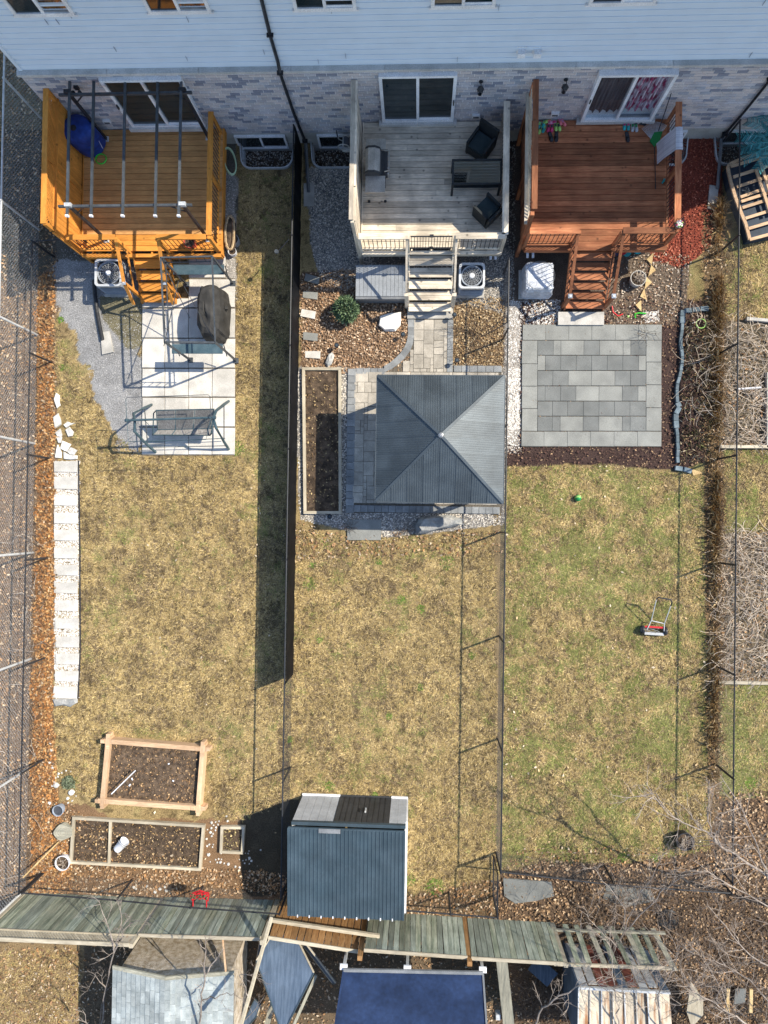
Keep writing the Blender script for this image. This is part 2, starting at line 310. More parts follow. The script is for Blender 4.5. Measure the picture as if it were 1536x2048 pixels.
def leaves(name, x, y, cols, label, sz=(.025, .05), z=0.01):
    n = len(x); a = rng.uniform(0, 2 * PI, n); s = sz[0] * .7 + (sz[1] * 1.3 - sz[0] * .7) * rng.random(n) ** 1.7
    d = np.stack([np.cos(a), np.sin(a), rng.uniform(-.5, .5, n)], 1) * s[:, None]; e = np.stack([-np.sin(a), np.cos(a), rng.uniform(-.6, .6, n)], 1) * s[:, None] * .55
    c = np.stack([x, y, z + s * .45 + rng.uniform(0, .02, n)], 1); V = np.stack([c - d, c + e - d * .1 + [0, 0, .006], c + d, c - e - d * .1 + [0, 0, .006]], 1)
    return stuff(name, V.reshape(-1, 3), 4, cols, label, faces=[(0, 1, 2), (0, 2, 3)])
def pebbles(name, x, y, cols, label, sz=(.012, .026), z=0.0):
    n = len(x); r = rng.uniform(*sz, n); a = rng.uniform(0, PI, n); asp = rng.uniform(.6, 1, n)
    ring = [(math.cos(t), math.sin(t)) for t in (0, PI / 2.5, PI * .85, PI * 1.25, PI * 1.65)]
    V = np.zeros((n, 6, 3))
    for i, (cx, sy) in enumerate(ring):
        px = cx * r; py = sy * r * asp; V[:, i, 0] = x + px * np.cos(a) - py * np.sin(a); V[:, i, 1] = y + px * np.sin(a) + py * np.cos(a); V[:, i, 2] = z + r * .15
    V[:, 5] = np.stack([x + r * .15, y, z + r * .85], 1)
    return stuff(name, V.reshape(-1, 3), 6, cols, label, faces=[(i, (i + 1) % 5, 5) for i in range(5)])
# ================================================================ GROUND
def wellpoly(x0, x1, d=.78, yw=11.56, y0=None):
    pts = [(x0, yw)]
    for i in range(7):
        t = i / 6 * PI / 2; pts.append((x0 + .32 * (1 - math.cos(t)) + .04, yw - d + .32 * (1 - math.sin(t))))
    q = [(x0 + x1 - a, b) for a, b in pts[::-1]]
    return pts + q
WELLS = [wellpoly(-5.62, -3.98), wellpoly(-3.42, -1.7), wellpoly(6.1, 7.9), wellpoly(8.72, 10.3)]
gx = np.concatenate([[-400, -120, -40, -20], np.arange(-14, 11.6, .05), [16, 40, 120, 400]])
gy = np.concatenate([[-400, -120, -40, -20], np.arange(-16.5, 12.2, .05), [20, 60, 400]])
X, Y = np.meshgrid(gx, gy, indexing='ij'); nx_, ny_ = X.shape
def col3(c): return np.array(c)[None, None, :]
def mixc(a, b, t): return a * (1 - t[..., None]) + b * t[..., None]
n1 = fbm(X, Y, 1.1, 3); n2 = fbm(X, Y, .28, 8); n3 = fbm(X, Y, 3.0, 21)
def lawnc(g):
    c = mixc(col3((.26, .19, .09)) * np.ones(X.shape + (3,)), col3((.36, .27, .13)), np.clip((n1 - .35) * 2.6, 0, 1))
    c = mixc(c, col3((.13, .15, .055)), np.clip((n2 * .6 + n1 * .4 - .52 + g) * 4, 0, 1) * .7)
    return mixc(c, col3((.12, .085, .055)), np.clip((fbm(X, Y, .7, 33) - .62) * 4, 0, .4))
A_ = lawnc(-.05); B_ = lawnc(.10)
cov = np.where((X > 2.48)[..., None], B_, A_); n4 = fbm(X, Y, .16, 91); cov = cov * (1 - .6 * np.clip((fbm(X, Y, .11, 93) - .55) * 5, 0, 1))[..., None] * (.92 + .22 * np.clip((fbm(X, Y, .35, 92) - .45) * 4, 0, 1))[..., None]
LEAF = (.21, .125, .065); GRAV = (.25, .25, .25); SOIL = (.085, .06, .04); MUL = (.055, .035, .03); REDM = (.22, .055, .035); DIRT = (.20, .165, .115); RIV = (.24, .225, .205); WHT = (.50, .49, .47)
OLIVE = (.15, .135, .085)  # darker olive brown ground tone by the left stairs
zones = [
 ('dirt_side', PP((-60, 60), (120, 60), (112, 900), (105, 1500), (98, 1800), (-40, 1850), (-60, 1000)), (.17, .12, .08), .12),
 ('leaf_left', PP((74, 560), (109, 540), (109, 920), (107, 1400), (112, 1560), (150, 1780), (60, 1790), (66, 1400), (76, 900)), LEAF, .12),
 ('dark_left', PP((-20, 100), (108, 100), (108, 520), (70, 560), (-20, 560)), (.10, .085, .06), .2),
 ('gravel_left', PP((110, 500), (300, 490), (285, 600), (286, 915), (235, 905), (215, 830), (175, 745), (165, 690), (125, 640), (108, 600)), GRAV, .34),
 ('dirt_deck_l', PP((200, 590), (290, 600), (285, 690), (255, 700), (205, 640)), OLIVE, .1),
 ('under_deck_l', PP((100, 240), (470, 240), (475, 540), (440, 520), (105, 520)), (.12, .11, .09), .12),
 ('gravel_by_deck', PP((440, 330), (475, 360), (468, 500), (478, 600), (440, 620)), (.33, .31, .28), .1),
 ('river_mid', PP((612, 335), (745, 330), (745, 560), (690, 580), (640, 560), (622, 480)), RIV, .08),
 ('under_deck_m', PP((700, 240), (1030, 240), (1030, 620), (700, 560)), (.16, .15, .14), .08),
 ('leafbed_mid', PP((600, 545), (720, 540), (818, 615), (822, 745), (690, 745), (604, 742)), (.17, .11, .07), .1),
 ('leafbed_mid_r', PP((905, 600), (1012, 590), (1010, 742), (900, 742)), (.18, .12, .07), .08),
 ('gravel_ac_r', PP((905, 500), (1030, 500), (1020, 640), (985, 620), (905, 608)), RIV, .08),
 ('gravel_patio', PP((590, 735), (1012, 735), (1010, 1050), (770, 1075), (690, 1060), (600, 1040)), RIV, .07),
 ('white_strip', PP((1008, 600), (1120, 600), (1120, 655), (1044, 655), (1044, 905), (1010, 910)), (.36, .34, .31), .07),
 ('mulch_right', PP((1012, 892), (1040, 892), (1040, 600), (1420, 600), (1425, 925), (1350, 940), (1200, 928), (1012, 932)), MUL, .08),
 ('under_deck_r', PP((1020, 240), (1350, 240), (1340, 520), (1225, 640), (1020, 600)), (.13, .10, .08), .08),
 ('bed_right', PP((1225, 500), (1380, 510), (1370, 650), (1325, 650), (1220, 650)), (.13, .10, .075), .08),
 ('redmulch', PP((1330, 270), (1445, 270), (1440, 420), (1415, 500), (1360, 535), (1300, 520)), REDM, .1),
 ('far_right_bed', PP((1440, 640), (1600, 640), (1600, 895), (1440, 893)), (.15, .12, .08), .1),
 ('far_right_bed2', PP((1440, 1070), (1600, 1060), (1600, 1365), (1437, 1365)), (.17, .135, .09), .1),
 ('fence_strip_r', PP((1405, 420), (1450, 420), (1448, 1480), (1442, 1760), (1412, 1740), (1408, 900)), (.16, .11, .06), .09),
 ('fence_strip_m', PP((985, 1000), (1002, 1000), (1000, 1740), (984, 1740)), (.20, .15, .085), .05),
 ('fence_strip_ml', PP((555, 1370), (580, 1370), (578, 1760), (553, 1760)), (.15, .11, .07), .05),
 ('leaf_back_l', PP((90, 1600), (160, 1610), (240, 1640), (420, 1640), (500, 1620), (600, 1600), (602, 1800), (40, 1810)), (.20, .125, .07), .15),
 ('leaf_back_m', PP((805, 1790), (930, 1765), (1000, 1760), (1010, 1850), (800, 1850)), (.16, .11, .06), .12),
 ('leaf_back_r', PP((1000, 1745), (1080, 1720), (1250, 1725), (1420, 1700), (1440, 1600), (1600, 1580), (1600, 2200), (980, 2200), (985, 1850)), (.11, .075, .05), .2),
 ('yard_back', PP((-60, 1830), (1000, 1840), (1000, 2200), (-60, 2200)), (.13, .095, .06), .1),
 ('back_lawn_l', PP((-60, 1880), (165, 1890), (165, 2200), (-60, 2200)), (.24, .17, .09), .12),
 ('far_r_lawn_low', PP((1440, 1366), (1600, 1366), (1600, 1600), (1440, 1590)), (.20, .185, .085), .08),
 ('soil_shed_l', PP((480, 1600), (600, 1600), (600, 1790), (480, 1790)), (.075, .06, .04), .12),
]
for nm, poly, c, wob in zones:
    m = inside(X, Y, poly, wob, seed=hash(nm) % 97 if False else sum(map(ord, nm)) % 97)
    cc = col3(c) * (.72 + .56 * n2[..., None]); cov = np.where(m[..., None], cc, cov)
hgt = .012 * (n2 - .5) + .03 * (n1 - .5)
hgt[np.abs(X) > 20] = 0; far_ = (X > 11.3) | (X < -13.9) | (Y > 12.1) | (Y < -16.4); cov[far_] = (.19, .16, .10)
me = bpy.data.meshes.new('ground')
V = np.stack([X, Y, hgt], -1).reshape(-1, 3); idx = np.arange(nx_ * ny_).reshape(nx_, ny_)
Fq = np.stack([idx[:-1, :-1], idx[1:, :-1], idx[1:, 1:], idx[:-1, 1:]], -1).reshape(-1, 4)
cxm = (X[:-1, :-1] + X[1:, 1:]).ravel() / 2; cym = (Y[:-1, :-1] + Y[1:, 1:]).ravel() / 2
keep = np.ones(len(Fq), bool)
for wp in WELLS: keep &= ~inside(cxm, cym, wp)
Fq = Fq[keep]
me.vertices.add(len(V)); me.vertices.foreach_set('co', V.astype(np.float32).ravel())
me.loops.add(Fq.size); me.loops.foreach_set('vertex_index', Fq.astype(np.int32).ravel())
me.polygons.add(len(Fq)); me.polygons.foreach_set('loop_start', (np.arange(len(Fq)) * 4).astype(np.int32)); me.polygons.foreach_set('loop_total', np.full(len(Fq), 4, np.int32))
me.update(calc_edges=True); me.polygons.foreach_set('use_smooth', np.ones(len(Fq), bool))
at = me.attributes.new('cover', 'FLOAT_COLOR', 'POINT'); c4 = np.ones((len(V), 4), np.float32); c4[:, :3] = cov.reshape(-1, 3); at.data.foreach_set('color', c4.ravel())
me.materials.append(Mt['ground']); gr = bpy.data.objects.new('ground', me); C.objects.link(gr); tag(gr, kind='structure')
ZP = {z[0]: z[1] for z in zones}
# ---------------------------------------------------------------- lawns of real blades
STRAW = (.555, .43, .215); STR2 = (.40, .295, .125); BRN = (.11, .08, .04); GRN = (.14, .17, .045); GR2 = (.22, .235, .07)
def lawn(name, poly, label, g, dens=1500, holes=()):
    x, y = scatter(poly, dens, .05, 3, holes)
    gg = np.clip((fbm(x, y, .28, 8) * .6 + fbm(x, y, 1.1, 3) * .4 - .50 + g) * 3.2, 0, .85); dk = np.clip((fbm(x, y, .7, 33) - .52) * 3, 0, .7)
    r = rng.random(len(x)); d4 = np.clip((fbm(x, y, .11, 93) - .53) * 5, 0, 1); dk = np.clip(dk * .5 + d4 * .75, 0, .85); isg = r < gg; isd = (rng.random(len(x)) < dk + .22) & ~isg
    c = pick(len(x), [STRAW, STR2, STR2], .2); c[isd] = pick(int(isd.sum()), [BRN, (.24, .18, .11)], .25); c[isg] = pick(int(isg.sum()), [GRN, GR2, (.30, .29, .10)], .25); c *= (.9 + .25 * np.clip((fbm(x, y, .35, 92) - .42) * 4, 0, 1))[:, None]
    return blades(name, x, y, c, label)
lawn('grass', PP((160, 740), (215, 850), (285, 915), (470, 915), (474, 500), (590, 500), (578, 1000), (570, 1600), (480, 1640), (430, 1640), (415, 1480), (210, 1465), (205, 1610), (110, 1560), (110, 1400), (160, 1400), (160, 900), (110, 790), (110, 640)), 'dry straw coloured lawn', -.07)
lawn('grass', PP((585, 1050), (690, 1080), (990, 1065), (998, 1740), (930, 1770), (815, 1790), (815, 1590), (605, 1585), (570, 1600), (575, 1300)), 'tan dry lawn', -.045)
lawn('grass', PP((1012, 935), (1200, 930), (1345, 945), (1405, 945), (1415, 1500), (1420, 1700), (1250, 1725), (1080, 1725), (1006, 1745)), 'patchy green and tan lawn', .10)
lawn('grass', PP((1450, 480), (1560, 480), (1560, 635), (1450, 635)), 'green neighbouring lawn', .12, 900)
lawn('grass', PP((1450, 900), (1560, 900), (1560, 1060), (1450, 1060)), 'green neighbouring lawn', .16, 1200)
lawn('grass', PP((1445, 1370), (1560, 1370), (1560, 1590), (1445, 1590)), 'green neighbouring lawn', .16, 1200)
lawn('grass', PP((-30, 1900), (160, 1900), (160, 2080), (-30, 2080)), 'rusty tan lawn behind fence', -.1, 700)
lawn('grass', PP((478, 345), (580, 345), (582, 500), (478, 500)), 'sparse shaded lawn', .0, 500)
# weeds: brighter green clumps
x, y = [], []
for u, v, r_, k in ((620, 1168, .25, 60), (625, 1130, .12, 30), (758, 1125, .1, 30), (802, 1200, .16, 50), (842, 1218, .16, 40), (640, 1280, .1, 22), (778, 1432, .14, 30), (840, 1375, .13, 30), (945, 1310, .13, 30), (580, 1478, .12, 26), (660, 1572, .18, 50), (750, 1590, .12, 30), (870, 1775, .35, 170), (820, 1760, .2, 60), (895, 1125, .3, 60), (475, 895, .3, 90), (1245, 1715, .18, 60), (1308, 1715, .15, 60), (1500, 1565, .2, 60), (122, 640, .12, 30), (124, 735, .12, 30), (1405, 1160, .2, 20)):
    c_ = P(u, v); k = int(k * 1.6); r_ *= .8
    a = rng.uniform(0, 2 * PI, k); rr = r_ * np.sqrt(rng.random(k)); x.append(c_.x + rr * np.cos(a)); y.append(c_.y + rr * np.sin(a))
x = np.concatenate(x); y = np.concatenate(y)
blades('weeds', x, y, pick(len(x), [(.12, .22, .03), (.17, .27, .05), (.09, .15, .04)], .2), 'bright green weed clumps', (.04, .08), .025, 1.0, .01)
# ---------------------------------------------------------------- leaf litter
LC = [(.38, .23, .12), (.27, .165, .09), (.46, .33, .21), (.17, .105, .065), (.52, .42, .30), (.12, .08, .05), (.33, .18, .08)]
LO = [(.42, .20, .07), (.34, .15, .05), (.50, .30, .13), (.22, .11, .05)]
def litter(name, zone, dens, cols, label, sz=(.022, .046), hole=()):
    x, y = scatter(ZP[zone] if isinstance(zone, str) else zone, dens, .15, 4, hole)
    leaves(name, x, y, pick(len(x), cols, .25), label, sz)
litter('leaf_litter', 'leaf_left', 800, LO, 'orange brown fallen leaves along the fence')
litter('leaf_litter', 'dirt_side', 260, [(.42, .26, .13), (.30, .18, .09), (.20, .13, .08), (.10, .07, .05), (.5, .38, .25)], 'scattered dead leaves outside the fence')
litter('leaf_litter', PP((96, 1600), (150, 1610), (160, 1630), (420, 1740), (600, 1740), (600, 1790), (60, 1800)), 420, LC, 'brown leaves behind the raised beds')
litter('leaf_litter', 'leafbed_mid', 850, [(.46, .32, .21), (.34, .22, .13), (.25, .155, .09), (.58, .45, .32), (.13, .085, .055), (.38, .23, .13)], 'tan leaves covering the flower bed', (.016, .036))
litter('leaf_litter', 'leafbed_mid_r', 850, [(.46, .34, .19), (.36, .25, .13), (.25, .16, .08), (.56, .44, .28), (.13, .085, .05)], 'golden leaves under the bare shrub', (.016, .034))
litter('leaf_litter', 'leaf_back_m', 380, LC, 'leaves along the wooden fence')
litter('leaf_litter', PP((1005, 1750), (1080, 1725), (1250, 1730), (1430, 1710), (1450, 1590), (1560, 1580), (1560, 2100), (1360, 2100), (1330, 1930), (1120, 1860), (990, 1850)), 380, [(.38, .25, .14), (.28, .17, .09), (.50, .36, .23), (.16, .10, .06), (.12, .08, .05)], 'pale brown leaves in the back corner')
litter('leaf_litter', PP((-60, 1890), (1560, 1900), (1560, 2120), (-60, 2120)), 130, LC, 'leaves beyond the wooden fence')
litter('leaf_litter', PP((1012, 1700), (1420, 1690), (1420, 1740), (1012, 1750)), 120, LC, 'leaves at the lawn end')
litter('leaf_litter', PP((590, 1040), (700, 1075), (1000, 1060), (1000, 1110), (590, 1120)), 160, LC, 'leaves at the lawn top')
litter('leaf_litter', 'bed_right', 300, [(.26, .16, .09), (.5, .38, .27), (.16, .09, .06), (.6, .52, .42)], 'chips and leaves beside the stairs', (.015, .03))
litter('leaf_litter', 'mulch_right', 260, [(.09, .05, .04), (.14, .08, .06), (.05, .03, .03), (.3, .2, .12)], 'dark mulch chips round the patio', (.015, .035))
litter('leaf_litter', 'redmulch', 700, [(.36, .09, .05), (.25, .06, .04), (.46, .16, .10), (.15, .04, .03)], 'red wood mulch chips', (.012, .03))
litter('leaf_litter', 'fence_strip_r', 200, LC, 'leaves along the right fence', (.02, .035))
litter('leaf_litter', 'far_right_bed', 130, LC, 'leaves in the neighbouring bed'); litter('leaf_litter', 'far_right_bed2', 160, LC, 'leaves in the lower neighbouring bed')
litter('leaf_litter', PP((110, 900), (590, 900), (570, 1780), (110, 1780)), 2, [(.5, .36, .2), (.6, .5, .36)], 'odd leaves on the lawn')
litter('leaf_litter', PP((1012, 930), (1410, 940), (1410, 1700), (1006, 1740)), 2.5, [(.6, .5, .36), (.5, .36, .2)], 'odd leaves on the green lawn')
# ---------------------------------------------------------------- gravel
RP = [(.36, .33, .28), (.22, .21, .20), (.46, .41, .34), (.12, .12, .12), (.60, .56, .49)]
def grav(zone, dens, cols, label, sz=(.012, .026), hole=(), name='gravel'):
    x, y = scatter(ZP[zone] if isinstance(zone, str) else zone, dens, .06, 6, hole); pebbles(name, x, y, pick(len(x), cols, .2), label, sz)
grav('river_mid', 1100, RP, 'mixed river gravel beside the deck', (.014, .03), [WELLS[1]])
grav('gravel_ac_r', 900, RP, 'river gravel around the cooling unit', (.014, .028))
patio_hole = rect(697, 740, 1004, 1022); bedhole = rect(608, 740, 682, 1026)
grav('gravel_patio', 1100, RP + [(.66, .62, .56)], 'river gravel round the paved patio', (.013, .028), [patio_hole, bedhole])
WP = [(.62, .60, .56), (.52, .49, .45), (.70, .68, .65), (.34, .30, .26)]
grav('white_strip', 750, WP + [(.3, .26, .22)] , 'white pebbles beside the grey patio', (.014, .03), [rect(1044, 650, 1323, 893)], 'white_pebbles')
grav(PP((1012, 740), (1040, 740), (1040, 860), (1012, 860)), 900, WP[:3], 'dense white pebble strip', (.016, .032), (), 'white_pebbles')
grav(PP((1284, 626), (1316, 622), (1318, 644), (1290, 648)), 2500, WP[:3], 'small patch of white pebbles', (.012, .022), (), 'white_pebbles')
grav(PP((1060, 625), (1116, 600), (1118, 648), (1062, 650)), 700, WP, 'white pebbles at the stair foot', (.014, .03), (), 'white_pebbles')
grav('gravel_left', 420, [(.33, .33, .33), (.26, .26, .26), (.42, .41, .40), (.54, .53, .51)], 'fine grey gravel yard', (.006, .016))
grav('under_deck_m', 300, RP, 'gravel under the grey deck', (.014, .028))
grav('gravel_by_deck', 500, [(.6, .56, .5), (.4, .36, .3), (.7, .66, .6)], 'pale gravel by the orange deck', (.01, .02))
grav(rect(109, 922, 158, 1396), 2200, WP[:3] + WP[:3] + [(.35, .3, .25)], 'white pebbles between the stepping slabs', (.012, .024), (), 'white_pebbles')
# ================================================================ HOUSE
house = thing('townhouse_row', (0, 11.6, 0), 'row of townhouses with brick ground floor and pale blue vinyl siding above', 'house')
XL, XR = -10.65, 13.5
MB().box(XL, XR, 11.575, 20, .57, 3.5).build('wall', 'mortar', house)
MB().box(XL - .01, XR, 11.56, 20.01, -1.2, .57).build('foundation', 'conc', house)
MB().box(XL + .12, XR, 11.69, 20, 3.58, 7.5).build('upper_wall', 'siding', house)
for i in range(10):
    a = XL - .03 + i * 2.42; MB().box(a, a + 2.41, 11.5, 11.72, 3.5, 3.58).build('sill_stone', 'stone', house)
MB().box(XL + .1, XR, 11.64, 11.69, 3.585, 3.66).build('starter_trim', 'siding', house)
# siding courses, each a lapped plank
z = 3.66; k = 0; SP = .2
while z < 7.3:
    vs = []
    for x in (XL + .1, XR):
        for yy_, zz in ((11.69, z), (11.628, z), (11.645, z + .098), (11.662, z + .1), (11.675, z + .199), (11.69, z + .199)): vs.append((x, yy_, zz))
    MB().add(vs, [(i, i + 1, i + 7, i + 6) for i in range(5)] + [(0, 1, 2, 3, 4, 5), (11, 10, 9, 8, 7, 6)]).build('siding_plank', 'siding', house)
    z += SP
MB().beam((XL + .1, 11.64, 3.6), (XL + .1, 11.64, 7.4), .09, .07).build('corner_trim', 'siding', house)
for i in range(14):
    sx_ = random.uniform(-10, 8.5); sz_ = 3.66 + .2 * random.randrange(0, 12); MB().box(sx_, sx_ + .008, 11.618, 11.64, sz_ + .004, sz_ + .19).build('siding_seam', 'acblue', house)
# roof, eave well above the frame
rf = MB().add([(XL - .4, 11.1, 7.5), (XR, 11.1, 7.5), (XR, 15.8, 9.45), (XL - .4, 15.8, 9.45), (XL - .4, 20.5, 7.5), (XR, 20.5, 7.5),
     (XL - .4, 11.1, 7.65), (XR, 11.1, 7.65), (XR, 15.8, 9.6), (XL - .4, 15.8, 9.6), (XL - .4, 20.5, 7.65), (XR, 20.5, 7.65)],
    [(0, 3, 2, 1), (3, 4, 5, 2), (6, 7, 8, 9), (9, 8, 11, 10), (0, 1, 7, 6), (4, 10, 11, 5), (0, 6, 9, 3), (3, 9, 10, 4), (1, 2, 8, 7), (2, 5, 11, 8)]).build('roof', 'roofsh', house)
MB().box(XL - .4, XR, 10.98, 11.1, 7.52, 7.64).build('gutter', 'black', rf)
# bricks
DOORS = [(-8.58, -6.38, 1.02, 3.36), (-1.18, .86, 1.12, 3.36), (4.47, 6.47, 1.12, 3.36)]
bricks = []; z = .575; row = 0
while z + .1 < 3.5:
    x = XL - ((0, .15, .07, .21)[row % 4])
    while x < 13.2:
        a, b = max(x, XL), x + .272
        segs = [(a, b)]
        for d in DOORS:
            if z + .1 > d[2] and z < d[3]:
                ns = []
                for (p, q) in segs:
                    if q <= d[0] or p >= d[1]: ns.append((p, q)); continue
                    if p < d[0]: ns.append((p, d[0]))
                    if q > d[1]: ns.append((d[1], q))
                segs = ns
        bricks += [(p, q, z) for p, q in segs if q - p > .03]
        x += .29
    z += .112; row += 1
full = [b for b in bricks if b[1] - b[0] > .265 and -10.6 < b[0] < 8.9]
full.sort(key=lambda b: -b[2]); solo = full[:300]; ss = set(solo)
bm_ = MB().box(0, .272, -.014, .02, 0, .092); bme = mesh_of(bm_, 'brick', 'brick')
for b in solo: inst(bme, 'brick', house, (b[0], 11.575 + random.uniform(-.003, .002), b[2]))
rest = MB()
for b in bricks:
    if b not in ss: e = random.uniform(-.003, .002); rest.box(b[0], b[1], 11.561 + e, 11.58, b[2], b[2] + .092)
tag(rest.build('brickwork', 'brick', house), kind='stuff')
# patio doors
def curtain(name, x0, x1, y, z0, z1, mat, par, wav=.025, hem=.0):
    n = 60; vs = []; fs = []
    for i in range(n + 1):
        x = x0 + (x1 - x0) * i / n; yy = y + wav * math.sin(i * .9) + wav * .5 * math.sin(i * .37 + 1)
        vs += [(x, yy, z0 + hem * abs(math.sin(i * .23 + .6))), (x, yy, z1)]
    for i in range(n): fs.append((2 * i, 2 * i + 2, 2 * i + 3, 2 * i + 1))
    return MB().add(vs, fs).build(name, mat, par)
def window(x0, x1, z0, z1, y, name='window', fw=.07, glass='glass', depth=.07, split=True, sash=True, cur=None, inner=True):
    f = MB()
    for a in ((x0, x0 + fw, z0, z1), (x1 - fw, x1, z0, z1), (x0 + fw, x1 - fw, z1 - fw, z1), (x0 + fw, x1 - fw, z0, z0 + fw)): f.box(a[0], a[1], y - depth, y + .02, a[2], a[3])
    xm = (x0 + x1) / 2
    if split: f.box(xm - fw * .45, xm + fw * .45, y - depth * .9, y + .02, z0 + fw, z1 - fw)
    fr = f.build(name, 'white', house)
    pans = ((x0 + fw, xm - fw * .45), (xm + fw * .45, x1 - fw)) if split else ((x0 + fw, x1 - fw),)
    for i, (a, b) in enumerate(pans):
        if sash and i == (1 if split else 0):
            for q0, q1 in ((z0 + fw, z0 + fw + .05), (z1 - fw - .04, z1 - fw)): MB().box(a, b, y - depth * .55, y - depth * .2, q0, q1).build('sash', 'white' if not cur else 'grey', fr)
        g = glass if not (cur and i in cur) else 'clear'
        MB().box(a, b, y - depth * (.35 if i else .5), y - depth * (.35 if i else .5) + .008, z0 + fw, z1 - fw).build('pane', g, fr)
    return fr
for d, cur in zip(DOORS, (None, None, (0, 1))):
    f = window(d[0], d[1], d[2] + .12, d[3], 11.57, 'patio_door', .085, depth=.16 if cur else .11, cur=cur)
    MB().box(d[0] - .1, (d[0] + d[1]) / 2 - .01, 11.40, 11.575, d[2] - .03, d[2] + .115).build('stone_sill', 'stone', house)
    MB().box((d[0] + d[1]) / 2, d[1] + .1, 11.40, 11.575, d[2] - .03, d[2] + .115).build('stone_sill', 'stone', house)
    MB().box(d[0] + .02, d[1] - .02, 11.576, 11.60, d[2] + .14, d[3] - .02).build('interior', 'inner', f)
    hx = d[0] + .04 if d is not DOORS[1] else d[1] - .04
    MB().box(hx - .015, hx + .015, 11.39, 11.44, 2.15, 2.33).build('handle', 'black', f)
    if cur:
        curtain('curtain', 5.55, 6.37, 11.53, 1.55, 3.26, 'curt', f, .018, .16); curtain('curtain', 4.58, 5.42, 11.53, 1.5, 3.26, 'curtg', f, .015, .14)
# basement windows and upper windows
for x0, x1 in ((-5.72, -4.16), (-3.2, -1.6), (6.35, 7.75)): window(x0, x1, -.22, .5, 11.56, 'window', .06)
f = window(8.95, 10.4, -.2, .5, 11.56, 'window', .045)
for (u0, u1, v) in ((30, 150, 33), (298, 423, 29), (589, 713, 23), (862, 990, 15), (1176, 1310, 4)):
    zz = 5.6; a = P(u0, v, zz).x; b = P(u1, v, zz).x
    wd = window(a, b, zz, zz + 1.25, 11.66, 'window', .08, cur=(1,) if u0 < 500 else None)
    if u0 < 500: MB().box(a + .05, b - .05, 11.665, 11.67, zz + .05, zz + 1.2).build('interior', 'inner', wd); curtain('curtain', (a + b) / 2 + .05, b - .1, 11.652, zz + .1, zz + 1.15, 'curtrefl', wd, .004)  # upper left panes: reflections are painted into this curtain's colour
    MB().box(a - .05, b + .05, 11.6, 11.66, zz - .05, zz).build('window_sill', 'white', wd)
# wells: galvanised rims are things of their own
for i, (wp, lb) in enumerate(zip(WELLS, ('curved galvanised window well right of the orange deck', 'curved galvanised window well left of the grey deck', 'curved galvanised window well beside the red mulch', 'curved window well behind the slatted wooden frame at far right'))):
    wl = thing('window_well', (wp[0][0], 11.5, 0), lb, 'window well', 'basement window wells')
    o = MB(); n = len(wp)
    ring = lambda off: [(p[0] + (off if k > n / 2 else -off) * (1 if 1 < k < n - 1 else 1), p[1] - off * (1 if 0 < k < n - 1 else 0)) for k, p in enumerate(wp)]
    A, B = ring(.0), ring(.035)
    vs = [(p[0], p[1], zz) for zz in (-1.0, .09) for p in A] + [(p[0], p[1], zz) for zz in (-1.0, .09) for p in B]
    fs = []
    for k in range(n - 1):
        fs += [(k, k + 1, n + k + 1, n + k), (2 * n + k, 3 * n + k, 3 * n + k + 1, 2 * n + k + 1), (n + k, n + k + 1, 3 * n + k + 1, 3 * n + k)]
    o.add(vs, fs); o.build('steel_wall', 'galv', wl, smooth=False)
    for zz in (-.08, -.2, -.32, -.44):
        MB().tube([(p[0] + (.012 if k <= n / 2 else -.012), p[1] + .012, zz) for k, p in enumerate(wp)], .014, 5).build('corrugation', 'galv', wl)
    MB().prism(wp, -.6, -.46).build('gravel_floor', 'soil', wl)
    a = np.array(wp); x, y = scatter(wp, 420, 0, 1); pebbles('gravel', x, y, pick(len(x), RP, .2), 'gravel on a window well floor', (.015, .03), -.46)
sb = one(MB().box(6.85, 7.35, 11.0, 11.35, -.45, -.3), 'concrete_block', 'rockw', (7.1, 11.2, -.45), 'speckled pale block inside the well beside the red mulch', 'block')
# downspouts
def downspout(uvz, lab, ext, blk, blab):
    d = thing('downspout', (uvz[-1][0], 11.5, 0), lab, 'downspout', 'black downspouts on the house wall')
    MB().tube(uvz, .045, 4).build('pipe', 'black', d)
    for p in uvz[1:-1:2]: MB().box(p[0] - .08, p[0] + .08, p[1] - .05, p[1] + .06, p[2] - .02, p[2] + .02).build('bracket', 'black', d)
    MB().tube([uvz[-1]] + ext, .05, 4).build('extension', 'grey', d)
    one(MB().prism(blk, .0, .05).add([], []), 'splash_block', 'conc', (blk[0][0], blk[0][1], 0), blab, 'splash block', 'concrete splash blocks')
def zx(u, v, Y):
    lo, hi = -1., 8.
    for _ in range(40):
        m = (lo + hi) / 2
        if P(u, v, m).y > Y: lo = m
        else: hi = m
    return P(u, v, lo)
d1 = [zx(516, -30, 11.6), zx(540, 70, 11.6), zx(556, 125, 11.6), zx(560, 146, 11.45), zx(588, 228, 11.5), zx(610, 282, 11.5)]
d1 = [Vector(p) for p in d1]; d1.append(Vector((d1[-1].x, 11.5, .12)))
e1 = P(618, 385, .06)
downspout(d1, 'black downspout between the orange and grey decks', [Vector((e1.x, e1.y, .1))], PP((608, 368), (629, 368), (629, 413), (608, 413)), 'grey splash block under the black downspout left of the grey deck')
d2 = [zx(1620, 60, 11.6), zx(1540, 160, 11.5), zx(1490, 222, 11.5), zx(1450, 268, 11.5)]; d2 = [Vector(p) for p in d2]; d2.append(Vector((d2[-1].x, 11.5, .14)))
e2 = P(1434, 378, .06)
downspout(d2, 'black downspout right of the brown deck', [Vector((e2.x, e2.y, .1))], PP((1418, 371), (1436, 374), (1432, 421), (1414, 418)), 'concrete splash block at the edge of the red mulch')
